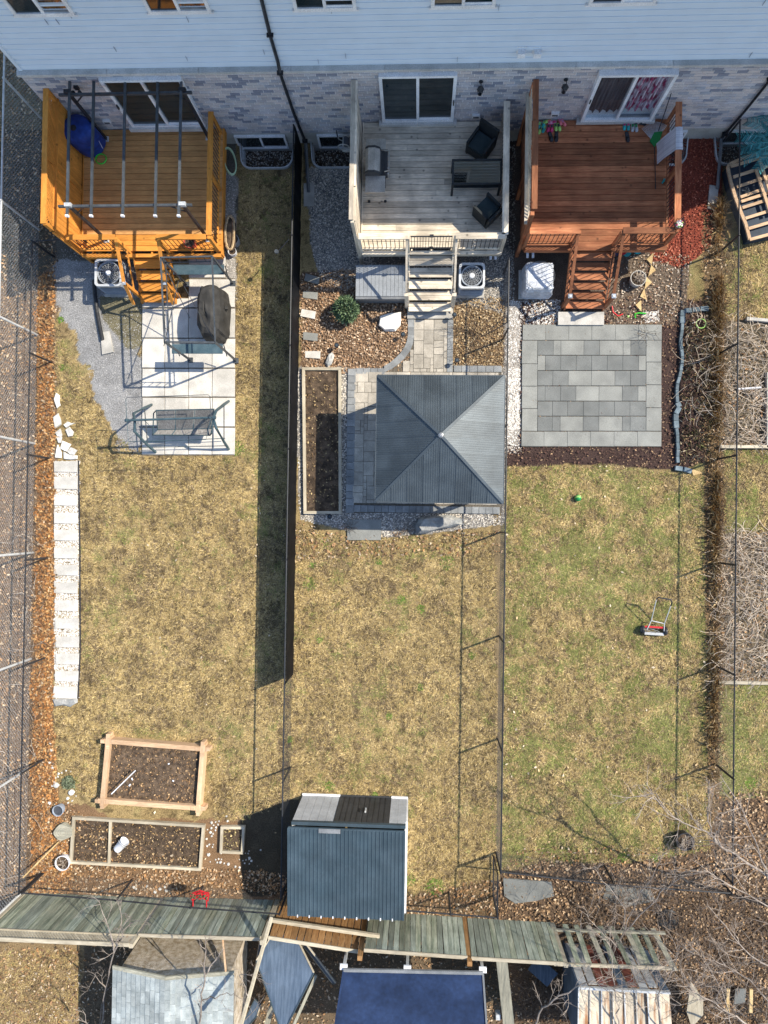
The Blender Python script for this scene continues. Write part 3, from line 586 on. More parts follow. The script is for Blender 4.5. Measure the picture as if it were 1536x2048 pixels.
# wall lamps and vents
def lantern(u, v, lab, mat='black'):
    p = zx(u, v, 11.5); l = thing('wall_lantern', (p.x, 11.55, p.z), lab, 'lantern', 'wall lanterns beside the patio doors')
    MB().lathe([(.05, 0), (.06, .02), (.05, .04)], (p.x, 11.56, p.z + .12), 10, Matrix.Rotation(PI / 2, 3, 'X')).build('wall_plate', mat, l)
    MB().tube([(p.x, 11.54, p.z + .12), (p.x, 11.42, p.z + .2), (p.x, 11.4, p.z + .12)], .012, 5).build('arm', mat, l)
    MB().lathe([(.1, 0), (.085, .03), (.03, .1), (.012, .13)], (p.x, 11.40, p.z + .02), 6).build('cap', mat, l)
    for k in range(6):
        a = k * PI / 3; MB().beam((p.x + .085 * math.cos(a), 11.4 + .085 * math.sin(a), p.z + .02), (p.x + .05 * math.cos(a), 11.4 + .05 * math.sin(a), p.z - .2), .01, .01).build('bar', mat, l)
    MB().lathe([(.02, -.22), (.055, -.2), (.05, -.19)], (p.x, 11.4, p.z), 6).build('base', mat, l)
    MB().lathe([(.045, -.19), (.075, .01)], (p.x, 11.4, p.z), 6).build('glass_shade', 'clear', l)
lantern(961, 172, 'black carriage lantern on brick right of the middle patio door')
lantern(1130, 168, 'black round lantern on brick left of the right patio door')
p = zx(153, 178, 11.5); l = thing('flood_light', (p.x, 11.5, p.z), 'twin black flood light on brick behind the orange deck frame', 'flood light')
MB().box(p.x - .06, p.x + .06, 11.5, 11.57, p.z - .06, p.z + .06).build('mount', 'black', l)
for s_ in (-1, 1): MB().lathe([(.03, 0), (.06, .05), (.07, .14)], (p.x + .09 * s_, 11.45, p.z + .02), 10, Matrix.Rotation(PI / 2 + .5, 3, 'X')).build('lamp_head', 'black', l)
for u, v, lab in ((952, 232, 'small white outlet box low on brick by the middle patio door'), (1110, 228, 'small white vent on brick above the row of shoes'), (214, 243, 'small white vent on brick behind the blue cover')):
    p = zx(u, v, 11.53); t_ = thing('wall_box', (p.x, 11.53, p.z), lab, 'vent'); MB().box(p.x - .11, p.x + .11, 11.49, 11.57, p.z - .05, p.z + .07).build('cover', 'white', t_); MB().box(p.x - .08, p.x + .08, 11.484, 11.49, p.z - .04, p.z + .02).build('slot', 'acdark', t_)
for u, lab in ((1043, 'left one of two white dryer vents on the siding'), (1075, 'right one of two white dryer vents on the siding')):
    p = zx(u, 103, 11.62); t_ = thing('wall_vent', (p.x, 11.62, p.z), lab, 'vent', 'white vents on the siding')
    MB().box(p.x - .09, p.x + .09, 11.50, 11.66, p.z - .08, p.z + .08).build('hood', 'white', t_); MB().box(p.x - .12, p.x + .12, 11.64, 11.66, p.z - .11, p.z + .13).build('flange', 'white', t_)
# ================================================================ PAVING
def slabquad(par, pts, z0, z1, mat, name='slab', gap=.006):
    c = sum((Vector((p[0], p[1])) for p in pts), Vector((0, 0))) / 4
    q = []
    for p in pts:
        d = Vector((p[0], p[1])) - c; q.append((c.x + d.x - math.copysign(gap, d.x), c.y + d.y - math.copysign(gap, d.y)))
    dz = random.uniform(-.003, .003); dz2 = [dz + random.uniform(-.002, .002) for _ in q]; b = .006
    qi = [(c.x + (x - c.x) * (1 - b / max(abs(x - c.x), .05)), c.y + (y - c.y) * (1 - b / max(abs(y - c.y), .05))) for x, y in q]
    n = 4; vs = [(x, y, z0) for x, y in q] + [(x, y, z1 - .006 + e) for (x, y), e in zip(q, dz2)] + [(x, y, z1 + e) for (x, y), e in zip(qi, dz2)]
    fs = [(8, 9, 10, 11)] + [(i, (i + 1) % 4, 4 + (i + 1) % 4, 4 + i) for i in range(4)] + [(4 + i, 4 + (i + 1) % 4, 8 + (i + 1) % 4, 8 + i) for i in range(4)]
    return MB().add(vs, fs).build(name, mat, par)
def R4(u0, v0, u1, v1):
    a, b = P(u0, v0), P(u1, v1); return [(a.x, b.y), (b.x, b.y), (b.x, a.y), (a.x, a.y)]
# pale slab patio of the left yard
g = MB().prism(PP((284, 596), (284, 911), (471, 911), (471, 557), (452, 557), (452, 512), (378, 512), (378, 596)), -.03, .012).build('slab_patio', 'bedding', loc=(-7.2, 4, 0)); tag(g, kind='structure')
cols = [285, 330.5, 378, 425, 471]; rows = [617, 677, 737, 795, 854.5, 910.5]
for r_ in range(5):
    for c_ in range(4): slabquad(g, R4(cols[c_], rows[r_], cols[c_ + 1], rows[r_ + 1]), .0, .05, 'slabwhite', gap=.018)
for c_ in (2, 3): slabquad(g, R4(cols[c_], 558.5, cols[c_ + 1], 616), .0, .05, 'slabwhite', gap=.018); slabquad(g, R4((378, 425)[c_ - 2], 512, (425, 452)[c_ - 2], 557), .0, .05, 'slabwhite', gap=.018)
for c_ in (0, 1): slabquad(g, R4(cols[c_], 597, cols[c_ + 1], 616), .0, .05, 'slabwhite', gap=.012)
# stepping slabs of the left yard
ys = [(922, 945), (953, 979), (990, 1012), (1025, 1048), (1059, 1082), (1094, 1117.5), (1129, 1151.5), (1164, 1187), (1199.5, 1222.5), (1235.5, 1258), (1272, 1295), (1306, 1329), (1341, 1363), (1373, 1396)]
for i, (a, b) in enumerate(ys):
    du = [0, 0, 0, 0, 0, 0, 0, 0, 1, 2, 3, 3, 2, 0][i]; sk = -3 if i == 13 else 0
    q = [P(109 + du + sk, b - 1), P(156 + du + sk * .3, b + (2 if i == 13 else 0)), P(157 + du, a), P(109 + du, a + (.5 if i < 13 else -2))]
    lab = ('topmost pale stepping slab directly below the white flagstones', 'lowest pale stepping slab, slightly skewed, above the dark broken rock')[0 if i == 0 else 1] if i in (0, 13) else 'pale rectangular stepping slab in the straight pebble path by the leaf strip'
    s_ = slabquad(None, [(p.x, p.y) for p in q], .0, .05, 'slabwhite', 'stepping_slab'); tag(s_, lab, 'paving slab', 'stepping slabs of the pebble path')
    c_ = sum(q, Vector()) / 4; me_ = s_.data; me_.transform(Matrix.Translation(-c_)); s_.location = c_; ORG[s_.name] = c_
one(MB().tube([P(157, 921, .03), P(160, 1100, .03), P(160.5, 1300, .03), P(156, 1398, .03)], .022, 5), 'path_edging', 'black', P(160, 1300), 'dark flexible edging along the right side of the slab path', 'edging')
one(MB().rock(PP((105, 1398), (155, 1397), (156, 1404), (142, 1413), (128, 1409), (112, 1412)), 0, .09), 'broken_rock', 'rock', P(130, 1405), 'dark cracked rock below the lowest stepping slab', 'rock')
# flagstones
o4 = lambda pts: [(80 + x / 6.98, 760 + y / 6.98) for x, y in pts]
FL = [([(235, 185), (280, 215), (278, 300), (290, 355), (245, 395), (225, 330), (200, 270)], 'tall narrow white flagstone, topmost of the pile'),
      ([(260, 465), (300, 560), (300, 620), (215, 680), (197, 520)], 'large five-sided white flagstone second from top of the pile'),
      ([(335, 630), (400, 580), (440, 605), (500, 600), (370, 668)], 'small pointed white flagstone right of the pile top'),
      ([(360, 700), (420, 655), (478, 730), (460, 780), (405, 795)], 'chunky white flagstone on the right of the pile'),
      ([(225, 740), (290, 680), (318, 770), (300, 800), (250, 790)], 'white flagstone left of the pile centre'),
      ([(245, 805), (315, 800), (300, 880), (265, 882)], 'small squarish white flagstone in the left of the pile'),
      ([(320, 850), (440, 900), (375, 1000), (290, 960)], 'diamond-shaped white flagstone in the pile middle'),
      ([(260, 905), (305, 1010), (300, 1090), (218, 1085), (240, 960)], 'upright wedge of white flagstone above the first stepping slab'),
      ([(385, 1000), (440, 940), (525, 985), (480, 1050), (430, 1045)], 'white flagstone at the lower right of the pile'),
      ([(335, 1000), (430, 1050), (530, 1055), (525, 1105), (430, 1115), (340, 1100)], 'wide white flagstone touching the first stepping slab')]
for pts, lab in FL:
    pp = PP(*o4(pts)); one(MB().rock(pp, 0, .06, .93, .008), 'flagstone', 'rockw', (pp[0][0], pp[0][1], 0), lab, 'flagstone', 'white flagstones in the left yard')
# right patio of grey slabs, laid from the survey
o6 = lambda x, y: (1000 + x / 2.866, 480 + y / 2.866)
g = MB().prism(PP((1044.5, 649.5), (1322, 648.5), (1321, 894), (1042.5, 894)), -.03, .03).build('grey_slab_patio', 'bedding', loc=(5.1, 4.1, 0)); tag(g, kind='structure')
def rrow(y0, y1, xs, shades):
    for i, s_ in enumerate(shades):
        u0, v0 = o6(xs[i], y0); u1, v1 = o6(xs[i + 1], y1)
        slabquad(g, R4(u0, v0, u1, v1), .0, .06, {'L': 'slabgrey', 'd': 'slabdark', 'm': 'slabgrey'}[s_], gap=.005)
rrow(487, 577, [128, 260, 392, 523, 658, 791, 924], 'LLLLLL'); rrow(1098, 1185, [121, 250, 383, 516, 650, 785, 922], 'LLLLLL')
for x0, x1, ysx in ((124, 212, [578, 712, 840, 968, 1097]), (834, 922, [577, 702, 832, 963, 1097])):
    for i in range(4): rrow(ysx[i], ysx[i + 1], [x0, x1], 'L')
rrow(578, 663, [213, 303, 346, 478, 568, 702, 746, 833], 'dLLdLLd'); rrow(664, 750, [213, 257, 346, 434, 522, 611, 700, 790, 833], 'LddddddL')
rrow(751, 838, [213, 300, 388, 520, 655, 744, 833], 'ddLLdd'); rrow(839, 925, [213, 256, 345, 432, 564, 697, 787, 833], 'dddLLdL')
rrow(926, 1011, [213, 298, 385, 475, 564, 652, 741, 833], 'ddddddd'); rrow(1012, 1097, [213, 297, 342, 473, 563, 697, 742, 833], 'ddLdLdd')
# interlocking stone patio under the gazebo
g = MB().prism(PP((696, 737), (768, 737), (800, 722), (818, 680), (816, 640), (906, 640), (906, 730), (1003, 732), (1003, 1026), (696, 1026)), -.03, .035).build('stone_patio', 'bedding', loc=(.5, 2.5, 0)); tag(g, kind='structure')
a = P(709, 749); b = P(993, 1010); wk0 = P(828, 640); wk1 = P(893, 749)
U = .106
occ = {}; tiles = []
def fill(x0, x1, y0, y1, test=None):
    nx = int(round((x1 - x0) / U)); ny = int(round((y1 - y0) / U)); ux = (x1 - x0) / nx; uy = (y1 - y0) / ny; oc = [[False] * ny for _ in range(nx)]
    for j in range(ny - 1, -1, -1):
        for i in range(nx):
            if oc[i][j]: continue
            opts = [(4, 3), (3, 4), (3, 3), (3, 2), (2, 3), (2, 2), (2, 1), (1, 2), (1, 1)]; random.shuffle(opts) if random.random() < .25 else None
            if random.random() < .6: opts = opts[random.randrange(0, 5):] + opts[:0] + [(1, 2), (1, 1)]
            for (w_, h_) in opts:
                if i + w_ <= nx and j - h_ + 1 >= 0 and all(not oc[i + p][j - q] for p in range(w_) for q in range(h_)):
                    for p in range(w_):
                        for q in range(h_): oc[i + p][j - q] = True
                    tiles.append((x0 + i * ux, y0 + (j - h_ + 1) * uy, x0 + (i + w_) * ux, y0 + (j + 1) * uy)); break
fill(a.x, b.x, b.y, P(0, 737).y if False else P(850, 745).y)
fill(wk0.x, wk1.x, P(850, 745).y + .004, wk0.y)
# pocket left of the walk, inside the curve
e0, e1 = P(770, 748), P(826, 700)
k = len(tiles); fill(e0.x, wk0.x, P(850, 745).y + .004, e1.y)
def curve(t):
    """centre line of the curved border"""
    pts = [P(822, 640), P(822, 672), P(818, 694), P(806, 712), P(789, 726), P(768, 737), P(745, 741)]
    return pts
cin = [(p.x, p.y) for p in PP3] if False else PP((828, 640), (828, 676), (824, 698), (811, 717), (793, 732), (770, 744), (770, 760), (900, 760), (900, 640))
tiles = tiles[:k] + [t for t in tiles[k:] if inside(np.array([(t[0] + t[2]) / 2, t[0] + .03]), np.array([(t[1] + t[3]) / 2, t[3] - .02]), cin).all()]
roof_hide = (P(780, 775), P(985, 985))
big = []; und = MB()
for t in tiles:
    if t[0] > roof_hide[0].x and t[2] < roof_hide[1].x and t[3] < roof_hide[0].y and t[1] > roof_hide[1].y: und.box(t[0] + .005, t[2] - .005, t[1] + .005, t[3] - .005, 0, .06)
    else: big.append(t)
big.sort(key=lambda t: -(t[2] - t[0]) * (t[3] - t[1])); small = big[235:]; big = big[:235]
for t in big: slabquad(g, [(t[0], t[1]), (t[2], t[1]), (t[2], t[3]), (t[0], t[3])], 0, .06, 'paver', 'paver', .004)
for t in small: und.box(t[0] + .005, t[2] - .005, t[1] + .005, t[3] - .005, 0, .06)
tag(und.build('paver_field', 'paver', g), kind='stuff')
def border(x0, x1, y0, y1, n, vert):
    for i in range(n):
        if vert: q = (x0, y0 + (y1 - y0) * i / n, x1, y0 + (y1 - y0) * (i + 1) / n)
        else: q = (x0 + (x1 - x0) * i / n, y0, x0 + (x1 - x0) * (i + 1) / n, y1)
        slabquad(g, [(q[0], q[1]), (q[2], q[1]), (q[2], q[3]), (q[0], q[3])], 0, .062, 'paverdk', 'border_paver', .004)
A1, A2 = P(696, 737), P(708, 1026); B1, B2 = P(1003, 732), P(1003, 1014)
border(A1.x, A2.x, P(0, 1012).y - .35 if False else P(700, 1026).y, P(700, 738).y, 20, True)
border(A2.x, B1.x, P(850, 1026).y, P(850, 1012).y, 21, False)
border(P(907, 735).x, B1.x, P(950, 745).y, P(950, 732).y, 6, False)
border(P(894, 700).x, P(906, 700).x, P(900, 745).y, P(900, 640).y, 7, True)
border(A2.x, P(770, 740).x, P(740, 749).y, P(740, 737).y, 4, False)
# curved border pieces
ci = PP((828, 640), (828, 655), (828, 672), (826, 688), (820, 703), (810, 717), (797, 729), (783, 739), (770, 745))
co = PP((816, 640), (816, 655), (816, 670), (814, 683), (809, 695), (801, 707), (790, 718), (779, 727), (768, 733))
for i in range(8): MB().prism([ci[i], ci[i + 1], co[i + 1], co[i]][::-1], 0, .062).build('border_paver', 'paverdk', g)
# landings and loose slabs
for uv, z, lab, mt in (((815, 612, 906, 639), .10, 'pale concrete landing at the foot of the grey stairs', 'conc'), ((1115, 626, 1206, 652), .12, 'pale concrete landing at the foot of the brown stairs', 'conc')):
    q = R4(*uv); one(MB().prism(q, 0, z), 'stair_landing', mt, (q[0][0], q[0][1], 0), lab, 'landing')
def looseslab(pts, mt, lab, name='garden_slab', z=.06, grp=None, cat='stone slab'):
    pp = PP(*pts); pp = pp[::-1] if sum((pp[i][0] * pp[(i + 1) % len(pp)][1] - pp[(i + 1) % len(pp)][0] * pp[i][1]) for i in range(len(pp))) < 0 else pp
    return one(MB().prism(pp, 0, z), name, mt, (pp[0][0], pp[0][1], 0), lab, cat, grp)
G_ = 'small slabs stepping through the leaf bed'
looseslab([(612, 548), (640, 556), (637, 570), (609, 562)], 'slabgrey', 'topmost small slab in the shaded leaf bed', grp=G_)
looseslab([(607, 583), (636, 586), (635, 600), (606, 596)], 'slabgrey', 'second small slab from top in the leaf bed, half shaded', grp=G_)
looseslab([(604, 619), (632, 624), (630, 639), (601, 633)], 'slabwhite', 'third small slab from top, cream and tilted', grp=G_)
looseslab([(607, 665), (636, 668), (635, 683), (607, 680)], 'slabgrey', 'fourth small slab from top, olive grey, in the leaf bed', grp=G_)
looseslab([(611, 703), (641, 703), (641, 718), (611, 716)], 'slabwhite', 'lowest small slab, cream, just above the long timber bed', grp=G_)
looseslab([(695, 1039), (763, 1039), (762, 1080), (695, 1080)], 'slabgrey', 'large grey slab below the gazebo patio on the lawn edge')
o5 = lambda pts: [(570 + x / 3.072, 500 + y / 3.072) for x, y in pts]
def boulder(pts, mt, lab, z, name='garden_rock', inset=.75, jit=.02):
    pp = PP(*pts)
    if sum((pp[i][0] * pp[(i + 1) % len(pp)][1] - pp[(i + 1) % len(pp)][0] * pp[i][1]) for i in range(len(pp))) < 0: pp = pp[::-1]
    return one(MB().rock(pp, 0, z, inset, jit), name, mt, (pp[0][0], pp[0][1], 0), lab, 'rock')
boulder(o5([(585, 410), (640, 392), (712, 388), (708, 470), (680, 500), (615, 500), (578, 470), (580, 430)]), 'rockw', 'large flat white rock below the grey storage box', .16, inset=.9)
boulder(o5([(270, 645), (290, 632), (303, 650), (290, 700), (265, 720), (245, 705)]), 'rock', 'small oblong pale rock above the long timber bed', .12)
boulder(o5([(800, 1700), (830, 1650), (900, 1636), (1000, 1632), (1075, 1655), (1085, 1680), (1000, 1700), (930, 1720), (870, 1740), (810, 1735)]), 'rock', 'long rugged grey boulder below the gazebo', .38, 'boulder', .8, .035)
# yellow triangular stones and block edging
o7 = lambda pts: [(1200 + x / 6.4, 490 + y / 6.4) for x, y in pts]
for pts, lab in (([(680, 110), (655, 260), (590, 190)], 'topmost yellow triangular stone beside the red mulch'), ([(650, 262), (708, 330), (612, 405)], 'second yellow triangular stone from top'), ([(590, 415), (658, 485), (565, 572)], 'third yellow triangular stone, touching the white pot'), ([(560, 565), (595, 712), (508, 665)], 'fourth yellow triangular stone from top'), ([(520, 712), (525, 858), (448, 772)], 'lowest of the five yellow triangular stones by the stairs')):
    looseslab(o7(pts), 'sandst', lab, 'triangular_stone', .05, 'yellow triangular edging stones', 'edging stone')
looseslab([(1382, 938), (1408, 946), (1385, 951)], 'sandst', 'lone yellow triangular stone at the lower end of the block edging', 'triangular_stone', .05, None, 'edging stone')
ed = [(1364, 622), (1363, 634), (1363, 648), (1362, 662), (1360, 675), (1359, 688), (1361, 700), (1363, 714), (1362, 728), (1360, 742), (1357, 755), (1353, 768), (1352, 780), (1352, 793), (1353, 806), (1357, 815), (1350, 828), (1350, 842), (1351, 857), (1353, 871), (1353, 885), (1354, 899), (1353, 913), (1354, 926)]
for i in range(len(ed) - 1):
    p, q = P(*ed[i]), P(*ed[i + 1]); m_ = (p + q) / 2; d = (q - p); L_ = d.length * .94; d.normalize()
    w_ = .14 if i in (0, 1, 14, 15, 16, 17) else .085
    one(MB().beam(m_ - d * L_ / 2 + Vector((0, 0, .05)), m_ + d * L_ / 2 + Vector((0, 0, .05 + random.uniform(-.01, .01))), w_, .12), 'edging_block', 'edgebrick', m_, 'blue grey block in the wavy edging right of the grey patio' if i else 'corner block topping the wavy blue grey edging', 'edging block', 'blue grey blocks of the bed edging')
for (u0, v0, u1, v1, lab) in ((1368, 622, 1382, 621, 'leftmost block of the short edging row by the red mulch'), (1384, 620, 1398, 619, 'middle block of the short edging row'), (1400, 618, 1416, 618, 'right block of the short edging row'), (1350, 936, 1364, 938, 'left block of the pair at the edging foot'), (1366, 938, 1382, 943, 'right block of the pair at the edging foot')):
    p, q = P(u0, v0, .05), P(u1, v1, .05); one(MB().beam(p, q, .13, .12), 'edging_block', 'edgebrick', p, lab, 'edging block', 'blue grey blocks of the bed edging')
# raised beds ---------------------------------------------------
def timberbed(name, corners, w_, h_, mat, lab, ends=0, divs=(), soilz=.05, leafcols=None):
    cs = [P(*c) for c in corners]; t_ = thing(name, (sum(cs, Vector()) / 4), lab, 'garden bed')
    for i in range(4):
        p, q = cs[i].copy(), cs[(i + 1) % 4].copy(); d = (q - p).normalized(); ext = ends if i % 2 == 0 else ends
        p2, q2 = p - d * ext, q + d * ext
        off = .003 * (i % 2)
        if ends == 0: p2 = p - d * (w_ / 2 if i % 2 == 0 else -w_ / 2); q2 = q + d * (w_ / 2 if i % 2 == 0 else -w_ / 2)
        MB().beam(p2 + Vector((0, 0, h_ / 2 + off)), q2 + Vector((0, 0, h_ / 2 + off)), w_, h_).build('side_board', mat + ('x' if i % 2 == 0 else 'y'), t_)
        if ends:
            for e in (p, q):
                for s_ in (-1, 1):
                    pass
    for (a, b) in divs:
        MB().beam(P(*a, h_ / 2), P(*b, h_ / 2), w_ * .9, h_ * .96).build('divider', mat + 'y', t_)
    MB().prism([(c.x, c.y) for c in cs][::-1], -.02, soilz).build('soil', 'soil', t_)
    cc = sum(cs, Vector()) / 4; pl = [(cc.x + (c.x - cc.x) * .95, cc.y + (c.y - cc.y) * .95) for c in cs]
    if leafcols:
        x, y = scatter(pl, leafcols[0], 0, 1); L_ = leaves('bed_leaves', x, y, pick(len(x), leafcols[1], .25), leafcols[2], (.015, .035), soilz)
    return t_
timberbed('timber_bed', ((608, 739), (680, 739), (681, 1025), (611, 1025)), .085, .12, 'oldtan', 'long narrow timber garden bed with dark soil left of the gazebo', leafcols=(130, [(.4, .28, .14), (.14, .09, .05), (.08, .055, .035), (.5, .38, .2)], 'dead leaves in the long bed'))
b1 = timberbed('raised_bed', ((224, 1477), (411, 1492), (402, 1609), (213, 1595)), .14, .30, 'tan', 'tall raised timber bed with notched interlocking corner ends', ends=.14, soilz=.14, leafcols=(240, [(.33, .2, .1), (.18, .11, .06), (.1, .07, .04), (.42, .28, .15)], 'leaves in the raised bed'))
for c in ((224, 1477), (411, 1492), (402, 1609), (213, 1595)):
    p = P(*c)
    for dx, dy in ((-.17, 0), (.17, 0), (0, .17), (0, -.17)):
        MB().box(p.x + dx - .055, p.x + dx + .055, p.y + dy - .055, p.y + dy + .055, .02, .312).build('corner_end', 'tanx', b1)
timberbed('timber_bed', ((151, 1633), (409, 1649), (402, 1735), (145, 1721)), .075, .14, 'oldtan', 'low divided timber bed holding a white bucket', divs=(((222, 1638), (219, 1725)),), leafcols=(200, [(.4, .26, .12), (.2, .13, .07), (.1, .07, .04), (.5, .36, .2)], 'leaves in the divided bed'))
timberbed('timber_bed', ((446, 1652), (489, 1652), (486, 1702), (444, 1700)), .075, .14, 'oldtan', 'small square timber bed beside the white stones', leafcols=(260, [(.45, .33, .15), (.25, .2, .09), (.5, .4, .2)], 'leaves in the small square bed'))
for (u, v, r_, n, zone) in ():
    pass
ws = [(1640, 424), (1642, 438), (1650, 427)]
k = 0
for (x_, y_, s_) in [(165, 455, 34), (220, 445, 20), (265, 435, 22), (250, 480, 26), (190, 490, 20), (225, 520, 26), (160, 530, 30), (105, 550, 22), (215, 560, 20), (145, 590, 32), (180, 610, 26), (165, 640, 26), (95, 680, 30), (130, 760, 26), (100, 780, 24), (185, 760, 22), (175, 795, 20), (120, 895, 46), (145, 1000, 18), (220, 970, 18), (260, 958, 20), (300, 965, 16), (240, 1010, 24), (290, 1005, 36), (340, 1020, 22), (400, 1030, 42), (495, 1065, 32), (555, 1080, 26), (555, 1120, 20), (550, 970, 14), (370, 365, 24), (385, 430, 30), (295, 885, 18), (685, 850, 20), (690, 950, 38), (645, 975, 20), (720, 990, 26), (690, 1030, 20), (625, 1020, 20), (850, 835, 22), (690, 1190, 24), (600, 985, 14), (675, 885, 20), (635, 880, 14)]:
    u, v = 400 + x_ / 6.98, 1580 + y_ / 6.98; r_ = s_ / 6.98 / 66 * .55; c = P(u, v)
    poly = [(c.x + r_ * (1 + random.uniform(-.25, .2)) * math.cos(a_ * PI / 3.5), c.y + r_ * (1 + random.uniform(-.25, .2)) * math.sin(a_ * PI / 3.5)) for a_ in range(7)]
    one(MB().rock(poly, 0, r_ * 1.0, .7, .006), 'white_stone', 'rockw', c, 'white rounded stone loosely ringed around the small square bed', 'stone', 'white stones around the small square bed')
for (x_, y_, s_) in [(180, 55, 36), (320, 60, 44), (375, 45, 30), (190, 105, 30), (310, 110, 30), (270, 130, 34), (150, 155, 40), (250, 205, 36), (285, 250, 90), (145, 215, 26), (215, 265, 40), (545, 370, 100), (480, 480, 50), (555, 520, 34), (480, 560, 30), (175, 550, 60), (450, 10, 30), (620, 440, 22), (530, 20, 26), (400, 200, 24), (200, 590, 20)]:
    u, v = 80 + x_ / 8.53, 1540 + y_ / 8.53; r_ = s_ / 8.53 / 66 * .55; c = P(u, v)
    poly = [(c.x + r_ * (1 + random.uniform(-.25, .2)) * math.cos(a_ * PI / 3.5), c.y + r_ * (1 + random.uniform(-.25, .2)) * math.sin(a_ * PI / 3.5)) for a_ in range(7)]
    one(MB().rock(poly, 0, r_ * 1.0, .7, .008), 'white_stone', 'rockw', c, 'white stone ringed around the little grey green shrub by the left fence', 'stone', 'white stones around the small shrub')
for (u, v) in ((104, 1500), (101, 1486), (103, 1512), (100, 1525), (106, 1535), (268, 1774), (294, 1772), (330, 1773), (333, 1781), (311, 1783), (320, 1778), (272, 1777)):
    c = P(u, v); r_ = random.uniform(.03, .06); poly = [(c.x + r_ * random.uniform(.8, 1.2) * math.cos(a_ * PI / 3.5), c.y + r_ * random.uniform(.8, 1.2) * math.sin(a_ * PI / 3.5)) for a_ in range(7)]
    one(MB().rock(poly, 0, r_, .7, .006), 'white_stone', 'rockw', c, 'small white stone lying in the leaves ' + ('near the left fence' if u < 200 else 'along the back fence'), 'stone', 'white stones near the left fence' if u < 200 else 'white stones by the back fence')
for pts, lab in ((((1006, 1755), (1102, 1762), (1108, 1790), (1070, 1800), (1030, 1805), (1008, 1790)), 'worn grey slab just right of the back gate'), (((1212, 1768), (1300, 1778), (1310, 1800), (1250, 1812), (1205, 1795)), 'worn grey slab under the bare branches')):
    looseslab(pts, 'slabdark', lab, 'old_slab', .06)
# timber and pipes of the neighbour's beds
for (a, b, lab, mt, r_) in (((1440, 893.5), (1560, 893.5), 'long grey timber edge of the upper neighbouring bed', 'oldtanx', 'b'), ((1437, 1364), (1560, 1366), 'grey timber edge of the lower neighbouring bed', 'oldtanx', 'b'), ((1492, 638), (1560, 644), 'white timber at the top of the neighbouring bed', 'conc', 'b'), ((1474, 778), (1522, 775), 'short white pole lying in the neighbouring bed', 'whitep', 't'), ((1535, 745), (1535, 895), 'pale timber edge at the far right of the photo', 'conc', 'b')):
    m_ = MB(); m_.beam(P(*a, .08), P(*b, .08), .09, .14) if r_ == 'b' else m_.tube([P(*a, .08), P(*b, .1)], .03, 8)
    one(m_, 'edging_timber' if r_ == 'b' else 'white_pole', mt, P(*a), lab, 'timber' if r_ == 'b' else 'pole')
# ================================================================ DECKS
def baluster_mesh(L, r=.011): return mesh_of(MB().lathe([(r, 0), (r, L)], n=5), 'baluster', 'black')
def deck(name, loc, lab, x0, x1, yf, z, wd, brd=.166, brk=False, first=11.53):
    d = thing(name, loc, lab, 'deck'); y = first; k = 0
    while y - brd > yf - .02:
        if brk and k % 2 == 0:
            xm = random.uniform(x0 + .8, x1 - .8); MB().box(x0, xm - .003, y - brd + .013, y, z - .035, z + random.uniform(-.003, .002)).build('deck_board', wd + 'x', d)
            MB().box(xm + .003, x1, y - brd + .013, y, z - .035, z + random.uniform(-.003, .002)).build('deck_board', wd + 'x', d)
        else: MB().box(x0, x1, y - brd + .013, y, z - .035, z + random.uniform(-.003, .002)).build('deck_board', wd + 'x', d)
        y -= brd; k += 1
    MB().box(x0 - .0, x1, yf - .04, yf, z - .27, z - .038).build('rim_board', wd + 'x', d)
    MB().box(x0 - .0, x1, yf - .075, yf + .03, z - .036, z - .004).build('nosing_board', wd + 'x', d)
    for x in (x0 - .035, x1): MB().box(x, x + .035, yf, 11.54, z - .27, z - .0).build('rim_board', wd + 'y', d)
    for x in (x0 + .25, (x0 + x1) / 2, x1 - .25):
        MB().box(x - .07, x + .07, yf + .3, yf + .44, -.05, z - .27).build('support_post', wd + 'z', d)
    MB().box(x0 + .1, x1 - .1, yf + .28, yf + .46, z - .27, z - .05).build('beam', wd + 'x', d)
    for i in range(7):
        xx = x0 + .3 + (x1 - x0 - .6) * i / 6; MB().box(xx - .02, xx + .02, yf + .0, 11.5, z - .22, z - .04).build('joist', wd + 'y', d)
    return d
def post(d, x, y, z0, z1, wd, w_=.09, cap=None):
    o = MB().box(x - w_ / 2, x + w_ / 2, y - w_ / 2, y + w_ / 2, z0, z1).build('post', wd + 'z', d)
    if cap:
        MB().box(x - w_ * .62, x + w_ * .62, y - w_ * .62, y + w_ * .62, z1, z1 + .03).build('post_cap', cap, o); MB().box(x - w_ * .3, x + w_ * .3, y - w_ * .3, y + w_ * .3, z1 + .03, z1 + .045).build('solar_panel', 'galv', o)
def rail(d, p, q, z, top, wd, step=.125, capw=.14, ax='x', bal=True, low=.09):
    p = Vector(p); q = Vector(q); L_ = (q - p).length; dr = (q - p).normalized()
    MB().beam((p.x, p.y, top - .018), (q.x, q.y, top - .018), capw, .036).build('rail_cap', wd + ax, d)
    MB().beam((p.x, p.y, top - .075), (q.x, q.y, top - .075), .04, .07).build('top_rail', wd + ax, d)
    MB().beam((p.x, p.y, z + low + .03), (q.x, q.y, z + low + .03), .04, .06).build('bottom_rail', wd + ax, d)
    if bal:
        bm2 = baluster_mesh(top - .1 - z - low); n = int(L_ / step)
        for i in range(1, n):
            s_ = p + dr * L_ * i / n; inst(bm2, 'baluster', d, (s_.x, s_.y, z + low + .05))
